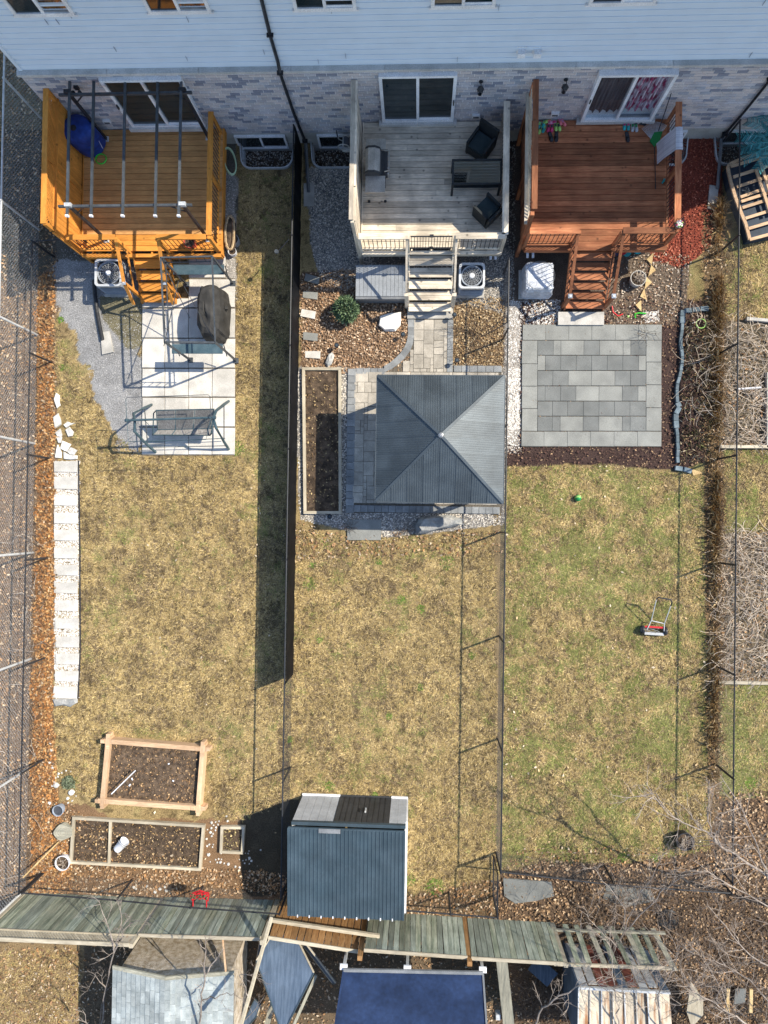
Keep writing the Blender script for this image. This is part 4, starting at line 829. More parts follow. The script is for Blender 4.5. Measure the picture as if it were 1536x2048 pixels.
def stairs(d, x0, x1, y0, z0, n, run, wd, zend=.1, strw=.04, ntr=2, riser=False):
    rs = (z0 - zend) / (n + 1)
    for i in range(n):
        zt = z0 - rs * (i + 1); yt = y0 - run * i
        w_ = run / ntr
        for k in range(ntr): MB().box(x0 + .02, x1 - .02, yt - run + k * w_ + .004 - .02, yt - run + (k + 1) * w_ - .004 - .02, zt - .035, zt).build('tread', wd + 'x', d)
    for x in (x0, x1 - strw):
        MB().add([(x, y0, z0 - .04), (x + strw, y0, z0 - .04), (x + strw, y0, z0 - .36), (x, y0, z0 - .36), (x, y0 - run * n - .02, zend + .02), (x + strw, y0 - run * n - .02, zend + .02), (x + strw, y0 - run * n - .02, 0), (x, y0 - run * n - .02, 0), (x, y0 - run * (n - 1), zend + rs + .0), (x + strw, y0 - run * (n - 1), zend + rs)],
                 [(0, 1, 2, 3), (0, 8, 9, 1), (8, 4, 5, 9), (4, 7, 6, 5), (2, 6, 7, 3), (0, 3, 7, 4, 8), (1, 9, 5, 6, 2)]).build('stringer', wd + 'y', d)
def stairrail(d, x, ya, za, yb, zb, wd, n=6, w_=.09, drop=.75, low=True, tail=None):
    MB().beam((x, ya, za), (x, yb, zb), w_, .04).build('stair_rail', wd + 'y', d)
    if tail: MB().beam((x, yb, zb), (x, tail[0], tail[1]), w_, .04).build('stair_rail', wd + 'y', d)
    if low: MB().beam((x, ya, za - drop), (x, yb, zb - drop), .04, .05).build('lower_rail', wd + 'y', d)
    for i in range(1, n):
        t = i / n; y = ya + (yb - ya) * t; z1 = za + (zb - za) * t
        MB().tube([(x, y, z1 - drop), (x, y, z1 - .02)], .01, 5).build('baluster', 'black', d)
# ---- orange deck, z .90
ZD = .90
D1 = deck('wooden_deck', (-8, 9.6, 0), 'bright orange stained deck with privacy wall and black balusters at left', -10.13, -5.93, 7.78, ZD, 'orange')
for o in [c for c in D1.children if c.name.startswith('deck_board')][:19]:
    o.data.materials[0] = Mt['orangebrown']
xw = -10.22; zt = 2.9
for i in range(27):
    y = 11.5 - i * .137
    MB().box(xw - .02, xw + .02, y - .131, y, ZD - .25, 2.42).build('wall_board', 'orangez', D1)
MB().box(xw - .09, xw + .09, 7.85, 11.54, 2.43, 2.475).build('middle_rail', 'orangey', D1)
MB().box(xw - .10, xw + .05, 7.88, 11.56, zt - .02, zt + .02).build('wall_cap', 'orangey', D1)
lat = MB()
for s_ in (-1, 1):
    yy = 7.6
    while yy < 12:
        p, q = (xw + .006 * s_, yy, 2.48), (xw + .006 * s_, yy + .4 * s_, 2.88)
        if 7.85 < min(p[1], q[1]) and max(p[1], q[1]) < 11.55: lat.beam(p, q, .03, .008, up=(1, 0, 0))
        yy += .075
tag(lat.build('lattice_panel', 'orangez', D1), kind='stuff')
for y in (7.9, 9.7, 11.5): post(D1, xw - .0, y, 0, zt - .02, 'orange', .1)
rail(D1, (-6.0, 11.45), (-6.0, 7.95), ZD, 1.93, 'orange', .125, .15, 'y')
rail(D1, (-10.15, 7.9), (-8.7, 7.9), ZD, 1.93, 'orange', .12, .15); rail(D1, (-7.5, 7.9), (-6.08, 7.9), ZD, 1.93, 'orange', .12, .15)
for x, y in ((-6.0, 7.9), (-6.0, 11.4), (-8.7, 7.86), (-7.5, 7.86), (-6.0, 9.7)): post(D1, x, y, ZD - .2, 1.9, 'orange')
stairs(D1, -8.62, -7.52, 7.74, ZD, 4, .29, 'orange', .07, ntr=1)
for x, u in ((-8.68, 250), (-7.46, 333)):
    stairrail(D1, x, 7.86, 1.9, 6.82, 1.30, 'orange', 8, tail=(6.40, .55)); post(D1, x, 6.8, 0, 1.28, 'orange', .09, 'acblue')
# shade side of privacy wall seen from above keeps its own boards ----
# ---- grey deck, z 1.1
ZD = 1.13
D2 = deck('wooden_deck', (.3, 9.6, 0), 'weathered grey deck with barbecue and black chairs in the middle', -1.72, 2.30, 7.76, ZD, 'weath', brk=True)
for k, (x, zt, y0) in enumerate(((-1.80, 3.1, 8.0),)):
    for i in range(25):
        y = 11.48 - i * .142; MB().box(x - .018, x + .018, y - .136, y, ZD - .2, zt - .06).build('wall_board', 'weathz', D2)
    MB().box(x - .115, x + .0, y0 - .15, 11.54, zt, zt + .04).build('wall_cap', 'weathy', D2)
    MB().box(x + .002, x + .06, y0 + .75, 11.54, zt - .02, zt + .02).build('wall_cap', 'weathy', D2)
    MB().box(x - .05, x + .05, y0 - .15, 11.5, zt - .12, zt - .03).build('top_plate', 'weathy', D2)
for y in (7.84, 9.7, 11.45): post(D2, -1.83, y, 0, 3.08, 'weath', .09)
rail(D2, (2.28, 11.5), (2.28, 7.84), ZD, 2.17, 'weath', .11, .17, 'y')
rail(D2, (-1.74, 7.80), (-.38, 7.80), ZD, 2.17, 'weath', .115, .17); rail(D2, (.93, 7.80), (2.28, 7.80), ZD, 2.17, 'weath', .115, .17)
for x, y in ((2.28, 7.8), (2.28, 9.7), (2.28, 11.42), (-.38, 7.78), (.93, 7.78), (-1.74, 7.8)): post(D2, x, y, ZD - .2, 2.13, 'weath')
stairs(D2, -.38, .94, 7.72, ZD, 5, .285, 'weath', .12)
for x in (-.41, .96):
    stairrail(D2, x, 7.8, 2.1, 6.55, 1.25, 'weath', 1, .06, low=False)
    MB().box(x - .06, x + .06, 6.44, 6.54, 0, 1.22).build('post', 'weathz', D2)
gt = thing('deck_gate', (.27, 7.83, ZD), 'small black metal gate at the top of the grey stairs', 'gate')
for zz in (1.22, 2.08): MB().box(-.3, .85, 7.80, 7.83, zz, zz + .03).build('gate_rail', 'black', gt)
bb = mesh_of(MB().lathe([(.009, 0), (.009, .84)], n=5), 'gate_bar', 'black')
for i in range(15): inst(bb, 'gate_bar', gt, (-.28 + i * .08, 7.815, 1.24))
for zz in (1.24, 2.10): MB().box(.22, .33, 7.78, 7.85, zz, zz + .05).build('latch', 'black', gt)
# ---- brown deck, z 1.1
D3 = deck('wooden_deck', (4.9, 9.6, 0), 'red brown stained deck with lattice privacy wall and rows of shoes', 2.98, 6.98, 7.86, ZD, 'red')
x = 2.88; zt = 3.0
for i in range(24):
    y = 11.48 - i * .142; MB().box(x - .018, x + .018, y - .136, y, ZD - .25, 2.4).build('wall_board', 'redz', D3)
MB().box(x - .03, x + .12, 8.15, 11.54, zt, zt + .04).build('wall_cap', 'redy', D3)
MB().box(x - .13, x + .0, 8.0, 11.54, 2.42, 2.46).build('middle_rail', 'weathy', D3)
lat = MB()
for s_ in (-1, 1):
    yy = 7.6
    while yy < 12.2:
        p, q = (x - .05 + .006 * s_, yy, 2.46), (x - .05 + .006 * s_, yy + .5 * s_, 2.96)
        if 8.05 < min(p[1], q[1]) and max(p[1], q[1]) < 11.55: lat.beam(p, q, .034, .008, up=(1, 0, 0))
        yy += .09
tag(lat.build('lattice_panel', 'weathz', D3), kind='stuff')
for y in (8.05, 9.8, 11.45): post(D3, x, y, 0, zt, 'red', .1)
MB().beam((x, 8.0, 2.98), (x, 7.92, 1.9), .1, .03).build('end_board', 'redz', D3)
rail(D3, (6.92, 11.45), (6.92, 8.0), ZD, 2.12, 'red', .115, .17, 'y')
rail(D3, (2.95, 7.95), (4.3, 7.95), ZD, 2.12, 'red', .115, .17); rail(D3, (5.47, 7.95), (6.85, 7.95), ZD, 2.12, 'red', .115, .17)
for xx, y in ((6.92, 7.97), (6.92, 9.7), (6.92, 11.4), (4.3, 7.93), (5.47, 7.93), (2.95, 7.93)): post(D3, xx, y, ZD - .2, 2.08, 'red')
stairs(D3, 4.3, 5.48, 7.80, ZD, 6, .235, 'red', .13, ntr=1)
for xx in (4.27, 5.5):
    stairrail(D3, xx, 7.93, 2.08, 6.5, 1.08, 'red', 12, .08); post(D3, xx, 6.47, 0, 1.12, 'red', .1, 'acblue')
# ================================================================ FENCES
def chain_mesh(L, h, d, r, name, mat):
    """one span of woven wire: zigzag wires, real crossing strands"""
    V, Fc = [], []; nz = int(h / (d / 2)); hz = h / nz; nw = int(L / d); dd = L / nw
    tri = [(math.cos(a), math.sin(a)) for a in (PI / 2, PI * 7 / 6, PI * 11 / 6)]
    for i in range(nw + 1):
        for s_ in (0,):
            base = len(V)
            for k in range(nz + 1):
                x = i * dd + (dd / 2 if k % 2 else -dd / 2) * .98; yo = r * .9 * (1 if k % 2 else -1)
                x = min(max(x, 0), L)
                for cx, cy in tri: V.append((x + cx * r, yo + cy * r, k * hz + cx * r * .3))
            for k in range(nz):
                for j in range(3):
                    a = base + k * 3 + j; b = base + k * 3 + (j + 1) % 3; Fc.append((a, b, b + 3, a + 3))
    me = bpy.data.meshes.new(name); me.from_pydata(V, [], Fc); me.materials.append(Mt[mat]); me.update(); return me
ME12 = chain_mesh(3.0, 1.2, .058, .0014, 'wire_mesh', 'black'); ME20 = chain_mesh(3.0, 2.05, .11, .0019, 'wire_mesh', 'galv')
def chainfence(lab, pts, h, me, mat, rpost=.03, rrail=.022, name='chain_link_fence', screen=None, grp=None, ends=True):
    t_ = thing(name, (pts[0][0], pts[0][1], 0), lab, 'fence', grp); d_ = {'post': mesh_of(MB().lathe([(rpost, -.02), (rpost, h + .03), (rpost * .6, h + .06)], n=8), 'post', mat)}
    for x, y in pts: inst(d_['post'], 'post', t_, (x, y, 0))
    for i in range(len(pts) - 1):
        p = Vector((*pts[i], 0)); q = Vector((*pts[i + 1], 0)); L_ = (q - p).length; rz = math.atan2(q.y - p.y, q.x - p.x)
        MB().tube([p + Vector((0, 0, h)), q + Vector((0, 0, h))], rrail, 8).build('top_rail', mat, t_)
        if screen and screen(i):
            n = 26; dr = (q - p) / n; sd = Vector((-dr.y, dr.x, 0)).normalized(); vs, fs = [], []
            for k in range(n + 1):
                for j, zz in enumerate((.02, h * .35, h * .7, h + .01)):
                    w_ = (.018 * math.sin(k * 1.7 + i) + .012 * math.sin(k * .63)) * (1 if j in (1, 2) else .3)
                    c_ = p + dr * k + sd * (.045 + w_); vs.append((c_.x, c_.y, zz))
            for k in range(n):
                for j in range(3): a = k * 4 + j; fs.append((a, a + 4, a + 5, a + 1))
            MB().add(vs, fs).build('privacy_screen', 'blackfab', t_, smooth=True)
        inst(me, 'wire_mesh', t_, p + Vector((0, 0, .03)), rz, scale=(L_ / 3.0, 1, (h - .04) / (1.2 if me is ME12 else 2.05)))
    return t_
def yy(*ys): return list(ys)
chainfence('black chain link fence between the middle and right yards', [(2.50, v) for v in (7.5, 5.5, 2.75, -.33, -3.45, -6.55, -9.95)], 1.25, ME12, 'black')
chainfence('black chain link fence right of the green lawn, dry stalks along it', [(8.92, v) for v in (11.4, 8.15, 5.1, 1.95, -1.13, -4.2, -7.1, -10.0)], 1.25, ME12, 'black')
chainfence('black chain link fence between the left and middle yards with black privacy screen', [(-3.76, v) for v in (11.4, 8.2, 5.0, 2.0, -1.2, -4.78, -7.6, -10.95)], 1.25, ME12, 'black', screen=lambda i: i < 5)
chainfence('low black chain link fence along the orange leaf strip at left', [(-11.48, v) for v in (8.05, 4.75, 1.75, -1.35, -4.45, -7.6, -11.1)], 1.25, ME12, 'black')
chainfence('short black chain link return from the orange deck to the left fence', [(-11.46, 8.05), (-10.0, 8.15)], 1.25, ME12, 'black')
chainfence('tall galvanised chain link fence at the far left', [(-11.95, v) for v in (16.0, 12.4, 8.9, 5.6, 2.2, -1.2, -4.5, -7.9, -11.6)], 2.05, ME20, 'galv', .035, .028, 'tall_chain_link_fence')
chainfence('black chain link fence in front of the green wooden boards at lower left', [(-11.4, -11.1), (-8.6, -11.2), (-6.4, -11.32), (-3.8, -11.4)], 1.2, ME12, 'black')
chainfence('black chain link fence across the back of the right yard', [(2.5, -9.95), (5.7, -10.2), (8.92, -10.3)], 1.2, ME12, 'black')
chainfence('short black chain link fence right of the shed by the wooden fence', [(-.2, -11.15), (1.1, -11.2), (2.44, -11.25)], 1.2, ME12, 'black')
gt = thing('garden_gate', (2.42, -10.6, 0), 'black chain link gate standing at the back corner right of the shed', 'gate')
for a, b in (((2.42, -10.02, .1), (2.42, -10.02, 1.25)), ((2.42, -11.2, .1), (2.42, -11.2, 1.25)), ((2.42, -10.02, 1.25), (2.42, -11.2, 1.25)), ((2.42, -10.02, .1), (2.42, -11.2, .1))): MB().tube([a, b], .02, 6).build('gate_frame', 'black', gt)
inst(ME12, 'wire_mesh', gt, (2.42, -10.02, .1), -PI / 2, scale=(1.18 / 3, 1, .95))
# ---------------------------------------------------------------- wooden fence sections along the back
def board(mb_p, w_, th, h0, h1, nm, mt, par, top=None):
    pass
def woodfence(lab, x0, x1, y0, y1, h, mt, brd=.142, gap=.006, posts=True, lat=None, dy=0, tilt=0, capw=.09, missing=(), cat='fence', lean=0, name='wooden_fence'):
    t_ = thing(name, ((x0 + x1) / 2, (y0 + y1) / 2, 0), lab, cat); n = int((x1 - x0) / (brd + gap)); dx = (x1 - x0) / n
    for i in range(n):
        if i in missing: continue
        x = x0 + dx * (i + .5); f = (x - x0) / (x1 - x0); y = y0 + (y1 - y0) * f; hh = h * random.uniform(.985, 1.0); tx = random.uniform(-.012, .012) + tilt
        mm = mt if isinstance(mt, str) else random.choice(mt)
        MB().beam((x, y + random.uniform(-.006, .006), .04), (x + tx, y + lean + random.uniform(-.01, .01), hh), brd, .02, up=(0, 1, 0)).build('fence_board', mm, t_)
    for zz in (.35, h - .25): MB().beam((x0, y0 - .05 + lean * zz / h, zz), (x1, y1 - .05 + lean * zz / h, zz), .04, .09).build('back_rail', 'oldtanx', t_)
    MB().beam((x0 - .02, y0 - .01 + lean, h + .02), (x1 + .02, y1 - .01 + lean, h + .02), capw, .035).build('top_cap', 'oldtanx', t_)
    return t_, (x0, x1, y0, y1, h)
def fpost(x, y, h, lab, mt='oldtanz', w_=.1, top=None):
    t_ = one(MB().beam((x, y, -.05), (top or (x, y, h)), w_, w_, up=(0, 1, 0)), 'fence_post', mt, (x, y, 0), lab, 'fence post'); return t_
f1, _ = woodfence('algae green wooden fence section topped with lattice at lower left', -11.9, -7.72, -11.72, -11.72, 1.98, ['fgreen', 'fgreen2', 'fgreen'])
lm = MB()
for s_ in (-1, 1):
    xx = -12.3
    while xx < -7.4:
        p, q = (xx, -11.73 + .007 * s_, 2.03), (xx + .36 * s_, -11.73 + .007 * s_, 2.39)
        if -11.9 < min(p[0], q[0]) and max(p[0], q[0]) < -7.95: lm.beam(p, q, .04, .009, up=(0, 1, 0))
        xx += .085
tag(lm.build('lattice_panel', 'oldtanx', f1), kind='stuff'); MB().beam((-11.9, -11.73, 2.41), (-7.7, -11.73, 2.41), .1, .04).build('top_cap', 'oldtanx', f1); MB().beam((-7.85, -11.73, 2.0), (-7.85, -11.73, 2.4), .3, .03, up=(0, 1, 0)).build('end_board', 'rust', f1)
woodfence('blue green wooden fence section behind the red planter', -7.58, -4.2, -11.68, -11.64, 2.0, ['fgreen2', 'fgreen', 'fgreen2'])
f3, _ = woodfence('warm brown wooden fence section leaning below the shed', -3.98, -1.5, -11.62, -11.9, 1.75, ['fbrown'], brd=.17, gap=.012, lean=-.12)
MB().beam((-4.0, -11.5, 1.35), (-.9, -11.82, 1.35), .09, .09).build('loose_rail', 'oldtanx', f3)
woodfence('blue green wooden fence section right of the shed', -1.28, 1.52, -11.85, -11.93, 1.95, ['fgreen2', 'fgreen2', 'fgreen'])
woodfence('shadow streaked green wooden fence section beside the gate corner', 1.66, 4.15, -11.93, -11.97, 1.97, ['fgreen2', 'fgreen'])
t_ = thing('wooden_fence', (5.6, -12, 0), 'broken fence section with spaced leaning mossy boards under bare branches', 'fence')
for i, (u0, u1) in enumerate(((1105, 1128), (1130, 1158), (1152, 1180), (1176, 1212), (1200, 1232), (1222, 1262), (1250, 1290), (1262, 1300), (1284, 1320), (1305, 1350))):
    a = P(u0, 1848 + i, .15); b = P(u1, 1930 + i * 1.2, 1.85 - .03 * i); MB().beam(a, b, .15, .022, up=(0, 1, 0)).build('fence_board', 'fgreen' if i % 3 else 'greyz', t_)
MB().beam(P(1108, 1928, 1.8), P(1352, 1937, 1.7), .08, .05).build('top_cap', 'oldtanx', t_); MB().beam(P(1110, 1860, .4), P(1330, 1866, .4), .05, .09).build('back_rail', 'greyx', t_)
for x, y, h, lab in ((-11.95, -11.75, 2.5, 'weathered post at the left end of the lattice topped fence'), (-7.65, -11.76, 2.42, 'grey post between the lattice topped and blue green fence sections'), (-4.1, -11.7, 2.1, 'greenish post left of the brown fence section'), (-1.4, -11.98, 2.15, 'brown post right of the brown fence section'), (1.59, -12.0, 2.15, 'brown post in the middle of the right green fence'), (4.2, -12.02, 2.0, 'old post at the start of the broken fence section')):
    fpost(x, y, h, lab, 'fbrown' if 'brown post' in lab else 'oldtanz', .13 if 'brown' in lab else .11)
# ================================================================ GARDEN STRUCTURES
def ribpanel(par, A, B, apex, n0, n1, N, amp, mat, name='roof_panel', k=2):
    """ribs n0..n1 of a triangular roof face A-B-apex"""
    A, B, T = Vector(A), Vector(B), Vector(apex); m = (A + B) / 2; e = (B - A); up = (T - m); nrm = e.cross(up).normalized(); nrm = nrm if nrm.z > 0 else -nrm
    vs, fs = [], []; prof = ((0, 0), (.5, 0), (.6, 1), (.9, 1), (1.0, 0))
    for i in range(n0, n1):
        for (f, h) in (prof[:-1] if i < n1 - 1 else prof):
            s_ = (i + f) / N; s_ = min(max(s_, .0005), .9995)
            tt = 1 - abs(2 * s_ - 1); a = A + e * s_; b = a + up * tt; vs += [a + nrm * amp * h, b + nrm * amp * h * (1 if tt > .02 else 0)]
    for i in range(len(vs) // 2 - 1): fs.append((2 * i, 2 * i + 2, 2 * i + 3, 2 * i + 1))
    return MB().add(vs, fs).build(name, mat, par)
gz = thing('gazebo', (.58, 2.25, 0), 'gazebo with four-sided ribbed grey steel roof on the stone patio', 'gazebo')
he, ha = 2.2, 3.05; cs = [P(753, 754, he), P(1007, 749, he), P(1008, 1005, he), P(753, 1004, he)]; x0 = (cs[0].x + cs[3].x) / 2; x1 = (cs[1].x + cs[2].x) / 2; y1 = (cs[0].y + cs[1].y) / 2; y0 = (cs[2].y + cs[3].y) / 2
E4 = [(x0, y1, he), (x1, y1, he), (x1, y0, he), (x0, y0, he)]; T4 = ((x0 + x1) / 2, (y0 + y1) / 2, ha)
for i in range(4):
    A, B = E4[i], E4[(i + 1) % 4]; N = 56
    for k in range(8): ribpanel(gz, A, B, T4, k * 7, (k + 1) * 7, N, .006, 'gazroof')
    e = (Vector(B) - Vector(A)) * .0; 
    MB().beam(Vector(A) + Vector((0, 0, -.045)), Vector(B) + Vector((0, 0, -.045)), .05, .09).build('eave_trim', 'gazroof', gz)
    MB().beam(Vector(A) + Vector((0, 0, .012)), Vector(T4) + Vector((0, 0, .012)), .07, .03).build('hip_cap', 'gazroof', gz)
    # seams between sheets
    for k in range(1, 8):
        s_ = k / 8; a = Vector(A) + (Vector(B) - Vector(A)) * s_; m = (Vector(A) + Vector(B)) / 2; b = a + (Vector(T4) - m) * (1 - abs(2 * s_ - 1))
        MB().beam(a + Vector((0, 0, .008)), b + Vector((0, 0, .008)), .014, .012).build('sheet_seam', 'gazroof', gz)
MB().lathe([(.09, -.03), (.07, .04), (.03, .06)], T4, 8).build('apex_cap', 'steel', gz)
for sx in (0, 1):
    for sy in (0, 1):
        px = (x0 + .3, x1 - .3)[sx]; py = (y0 + .3, y1 - .3)[sy]
        MB().box(px - .06, px + .06, py - .06, py + .06, .06, he).build('post', 'grey', gz); MB().box(px - .13, px + .13, py - .13, py + .13, .062, .1).build('foot_plate', 'grey', gz)
        dx = 1 if sx == 0 else -1; dy = 1 if sy == 0 else -1
        MB().beam((px, py, he - .75), (px + dx * .65, py, he - .12), .07, .05).build('brace', 'grey', gz); MB().beam((px, py, he - .75), (px, py + dy * .65, he - .12), .07, .05).build('brace', 'grey', gz)
for a, b in (((x0 + .3, y0 + .3), (x1 - .3, y0 + .3)), ((x0 + .3, y1 - .3), (x1 - .3, y1 - .3)), ((x0 + .3, y0 + .3), (x0 + .3, y1 - .3)), ((x1 - .3, y0 + .3), (x1 - .3, y1 - .3))): MB().beam((*a, he - .12), (*b, he - .12), .07, .12).build('frame_beam', 'grey', gz)
# ---- shed
sh = thing('garden_shed', (-1.8, -9.7, 0), 'garden shed with slate blue ribbed roof, pale walls and dark double doors', 'shed')
sx0, sx1, sy0, sy1 = -3.36, -.2, -10.95, -8.42
def quadwall(p, q, z0, z1a, z1b, n, mat, nm, par, out):
    for i in range(n):
        a = i / n; b = (i + 1) / n; x_a, y_a = p[0] + (q[0] - p[0]) * a, p[1] + (q[1] - p[1]) * a; x_b, y_b = p[0] + (q[0] - p[0]) * b - (q[0] - p[0]) * .006, p[1] + (q[1] - p[1]) * b - (q[1] - p[1]) * .006
        MB().prism([(x_a, y_a), (x_b, y_b), (x_b + out[0], y_b + out[1]), (x_a + out[0], y_a + out[1])], z0, z1a + (z1b - z1a) * (a + b) / 2).build(nm, mat, par)
dz0, dz1 = P(681, 1588, 0).x, P(783, 1592, 0).x
quadwall((sx0, sy1), (dz0, sy1), .05, 1.92, 1.92, 5, 'shedgrey', 'wall_panel', sh, (0, -.03)); quadwall((dz1, sy1), (sx1, sy1), .05, 1.92, 1.92, 2, 'shedgrey', 'wall_panel', sh, (0, -.03))
quadwall((sx0, sy0), (sx0, sy1), .05, 1.75, 1.95, 8, 'shedgrey', 'wall_panel', sh, (.03, 0)); quadwall((sx1 - .03, sy0), (sx1 - .03, sy1), .05, 1.75, 1.95, 8, 'shedgrey', 'wall_panel', sh, (.03, 0)); quadwall((sx0, sy0), (sx1, sy0), .05, 1.72, 1.72, 8, 'shedgrey', 'wall_panel', sh, (0, .03))
dm = (dz0 + dz1) / 2
for a, b in ((dz0 + .01, dm - .006), (dm + .006, dz1 - .01)):
    dr = MB().box(a, b, sy1 - .02, sy1 + .012, .06, 1.86).build('door', 'charcoal', sh)
    for i in range(1, 5): MB().box(a + (b - a) * i / 5 - .006, a + (b - a) * i / 5 + .006, sy1 + .012, sy1 + .02, .1, 1.82).build('door_rib', 'black', dr)
    hx = dm - .07 if a < dm - .3 else dm + .07; MB().box(hx - .02, hx + .02, sy1 + .012, sy1 + .05, .95, 1.2).build('handle', 'galv' if hx > dm else 'black', dr)
MB().box(sx0 - .02, dz0, sy1 - .0, sy1 + .05, 0, .06).build('base_trim', 'white', sh); MB().box(dz1, sx1 + .03, sy1, sy1 + .05, 0, .06).build('base_trim', 'white', sh); MB().box(dz0, dz1, sy1, sy1 + .045, 0, .055).build('threshold', 'charcoal', sh)
MB().box(sx1, sx1 + .04, sy0, sy1, 0, 1.7).build('corner_trim', 'white', sh)
MB().box(sx0, sx1, sy1 - .06, sy1 + .03, 1.9, 2.02).build('header', 'slate', sh)
rx0, rx1 = P(576, 1658, 2.1).x, P(809, 1668, 2.1).x; ry1, ry0 = P(690, 1660, 2.1).y, P(690, 1838, 1.9).y
nr = 30; vs, fs = [], []
for j in range(5):
    a, b = j * nr // 5, (j + 1) * nr // 5; vs, fs = [], []
    for i in range(a, b + 1):
        for f, h in ((0, 0), (.62, 0), (.70, 1), (.92, 1)):
            if i == b and f > 0: break
            x = rx0 + (rx1 - rx0) * (i + f) / nr; vs += [(x, ry1, 2.1 + h * .016), (x, ry0, 1.86 + h * .016)]
    for i in range(len(vs) // 2 - 1): fs.append((2 * i, 2 * i + 1, 2 * i + 3, 2 * i + 2))
    MB().add(vs, fs).build('roof_sheet', 'slate', sh)
MB().beam((rx0, ry1, 2.07), (rx1, ry1, 2.07), .05, .07).build('roof_trim', 'slate', sh); MB().beam((rx0, ry1, 2.07), (rx0, ry0, 1.83), .04, .07).build('roof_trim', 'slate', sh); MB().beam((rx1, ry1, 2.07), (rx1, ry0, 1.83), .04, .07).build('roof_trim', 'slate', sh)
MB().box(rx0 + .85, rx0 + 1.45, ry1 - .10, ry1 + .02, 2.115, 2.125).build('ridge_vent', 'grey', sh)
for i in range(9): MB().box(rx0 + .25 + i * .33, rx0 + .28 + i * .33, ry0 - .02, ry0 + .05, 1.83, 1.885).build('screw_cap', 'whitep', sh)
# ---- storage box
p0, p1 = P(712, 532, .62), P(812, 591, .62); st = thing('storage_box', ((p0.x + p1.x) / 2, p1.y, 0), 'grey resin storage box with planked lid below the grey deck', 'storage box')
MB().box(p0.x + .04, p1.x - .04, p1.y - .0, p0.y - .03, 0, .56).build('box_body', 'grey', st)
nl = 13
for i in range(nl): MB().box(p0.x + (p1.x - p0.x) * i / nl + .003, p0.x + (p1.x - p0.x) * (i + 1) / nl - .004, p1.y - .02, p0.y, .575, .62).build('lid_slat', mk('resin_lid', (.26, .28, .30), (.29, .31, .33), rough=.5, bump=.05, var=.03) if i == 0 else st.children[1].data.materials[0], st)
MB().box(p0.x, p1.x, p1.y - .10, p1.y - .025, .42, .6).build('lid_front', 'grey', st); MB().box(p0.x + .05, p1.x - .05, p1.y - .04, p1.y - .0, .0, .42).build('front_panel', 'grey', st)
MB().box(p0.x - .01, p1.x + .01, p0.y, p0.y + .03, .5, .63).build('hinge_rail', 'grey', st)
# ---- cooling units
def rrect(cx, cy, w_, d_, r, n=4):
    pts = []
    for (sx, sy, a0) in ((1, 1, 0), (-1, 1, PI / 2), (-1, -1, PI), (1, -1, 1.5 * PI)):
        for k in range(n + 1): a = a0 + PI / 2 * k / n; pts.append((cx + sx * (w_ / 2 - r) + r * math.cos(a), cy + sy * (d_ / 2 - r) + r * math.sin(a)))
    return pts
def acunit(cx, cy, w_, h, lab):
    t_ = thing('air_conditioner', (cx, cy, 0), lab, 'air conditioner'); MB().box(cx - w_ / 2 - .04, cx + w_ / 2 + .04, cy - w_ / 2 - .06, cy + w_ / 2 + .04, 0, .07).build('base_pad', 'conc', t_)
    MB().prism(rrect(cx, cy, w_ - .05, w_ - .05, .08), .08, h - .12).build('coil', 'acdark', t_)
    for i in range(9):
        z = .1 + (h - .25) * i / 9; pp = rrect(cx, cy, w_ - .01, w_ - .01, .09); MB().tube([(a, b, z) for a, b in pp], .011, 4, closed=True).build('louvre', 'acblue', t_)
    for sx in (-1, 1):
        for sy in (-1, 1): MB().box(cx + sx * (w_ / 2 - .05) - .035, cx + sx * (w_ / 2 - .05) + .035, cy + sy * (w_ / 2 - .05) - .035, cy + sy * (w_ / 2 - .05) + .035, .07, h - .1).build('corner_post', 'acblue', t_)
    A = rrect(cx, cy, w_, w_, .11, 5); B = rrect(cx, cy, w_ - .12, w_ - .12, .1, 5); n = len(A)
    MB().add([(a, b, h - .12) for a, b in A] + [(a, b, h) for a, b in A] + [(a, b, h) for a, b in B] + [(a, b, h - .06) for a, b in B], [(k * n + i, k * n + (i + 1) % n, (k + 1) * n + (i + 1) % n, (k + 1) * n + i) for k in range(3) for i in range(n)]).build('top_rim', 'galv', t_)
    R_ = w_ / 2 - .09
    MB().lathe([(R_, h - .3), (R_, h - .05), (R_ + .03, h - .045)], (cx, cy, 0), 24, cap=False).build('fan_shroud', 'acblue', t_)
    for k in range(3):
        a = k * 2 * PI / 3 + .4; v = [(cx + r * math.cos(a + o_), cy + r * math.sin(a + o_), h - .16 + zo) for r, o_, zo in ((.05, 0, 0), (R_ * .95, -.25, -.02), (R_ * .95, .45, .04), (.05, .8, .02))]
        MB().add(v + [(x, y, z - .006) for x, y, z in v], [(0, 1, 2, 3), (7, 6, 5, 4), (0, 4, 5, 1), (1, 5, 6, 2), (2, 6, 7, 3), (3, 7, 4, 0)]).build('fan_blade', 'acblue', t_)
    gm = MB()
    for r in (.09, .14, .19, .24, .29, R_ + .01):
        gm.tube([(cx + r * math.cos(j * PI / 14), cy + r * math.sin(j * PI / 14), h - .012) for j in range(28)], .0035, 4, closed=True)
    for j in range(16): a = j * PI / 8; gm.tube([(cx + .07 * math.cos(a), cy + .07 * math.sin(a), h - .006), (cx + (R_ + .02) * math.cos(a), cy + (R_ + .02) * math.sin(a), h - .01)], .0035, 4)
    tag(gm.build('grille', 'galv', t_), kind='stuff')
    MB().lathe([(.075, h - .06), (.075, h + .005), (.05, h + .015)], (cx, cy, 0), 16).build('hub_cap', 'whitep', t_)
c = P(216, 545, .85); acunit(c.x, c.y, .82, .85, 'grey blue air conditioner below the orange deck stairs'); c = P(944, 551, .75); acunit(c.x, c.y, .76, .75, 'grey blue air conditioner right of the grey stairs')
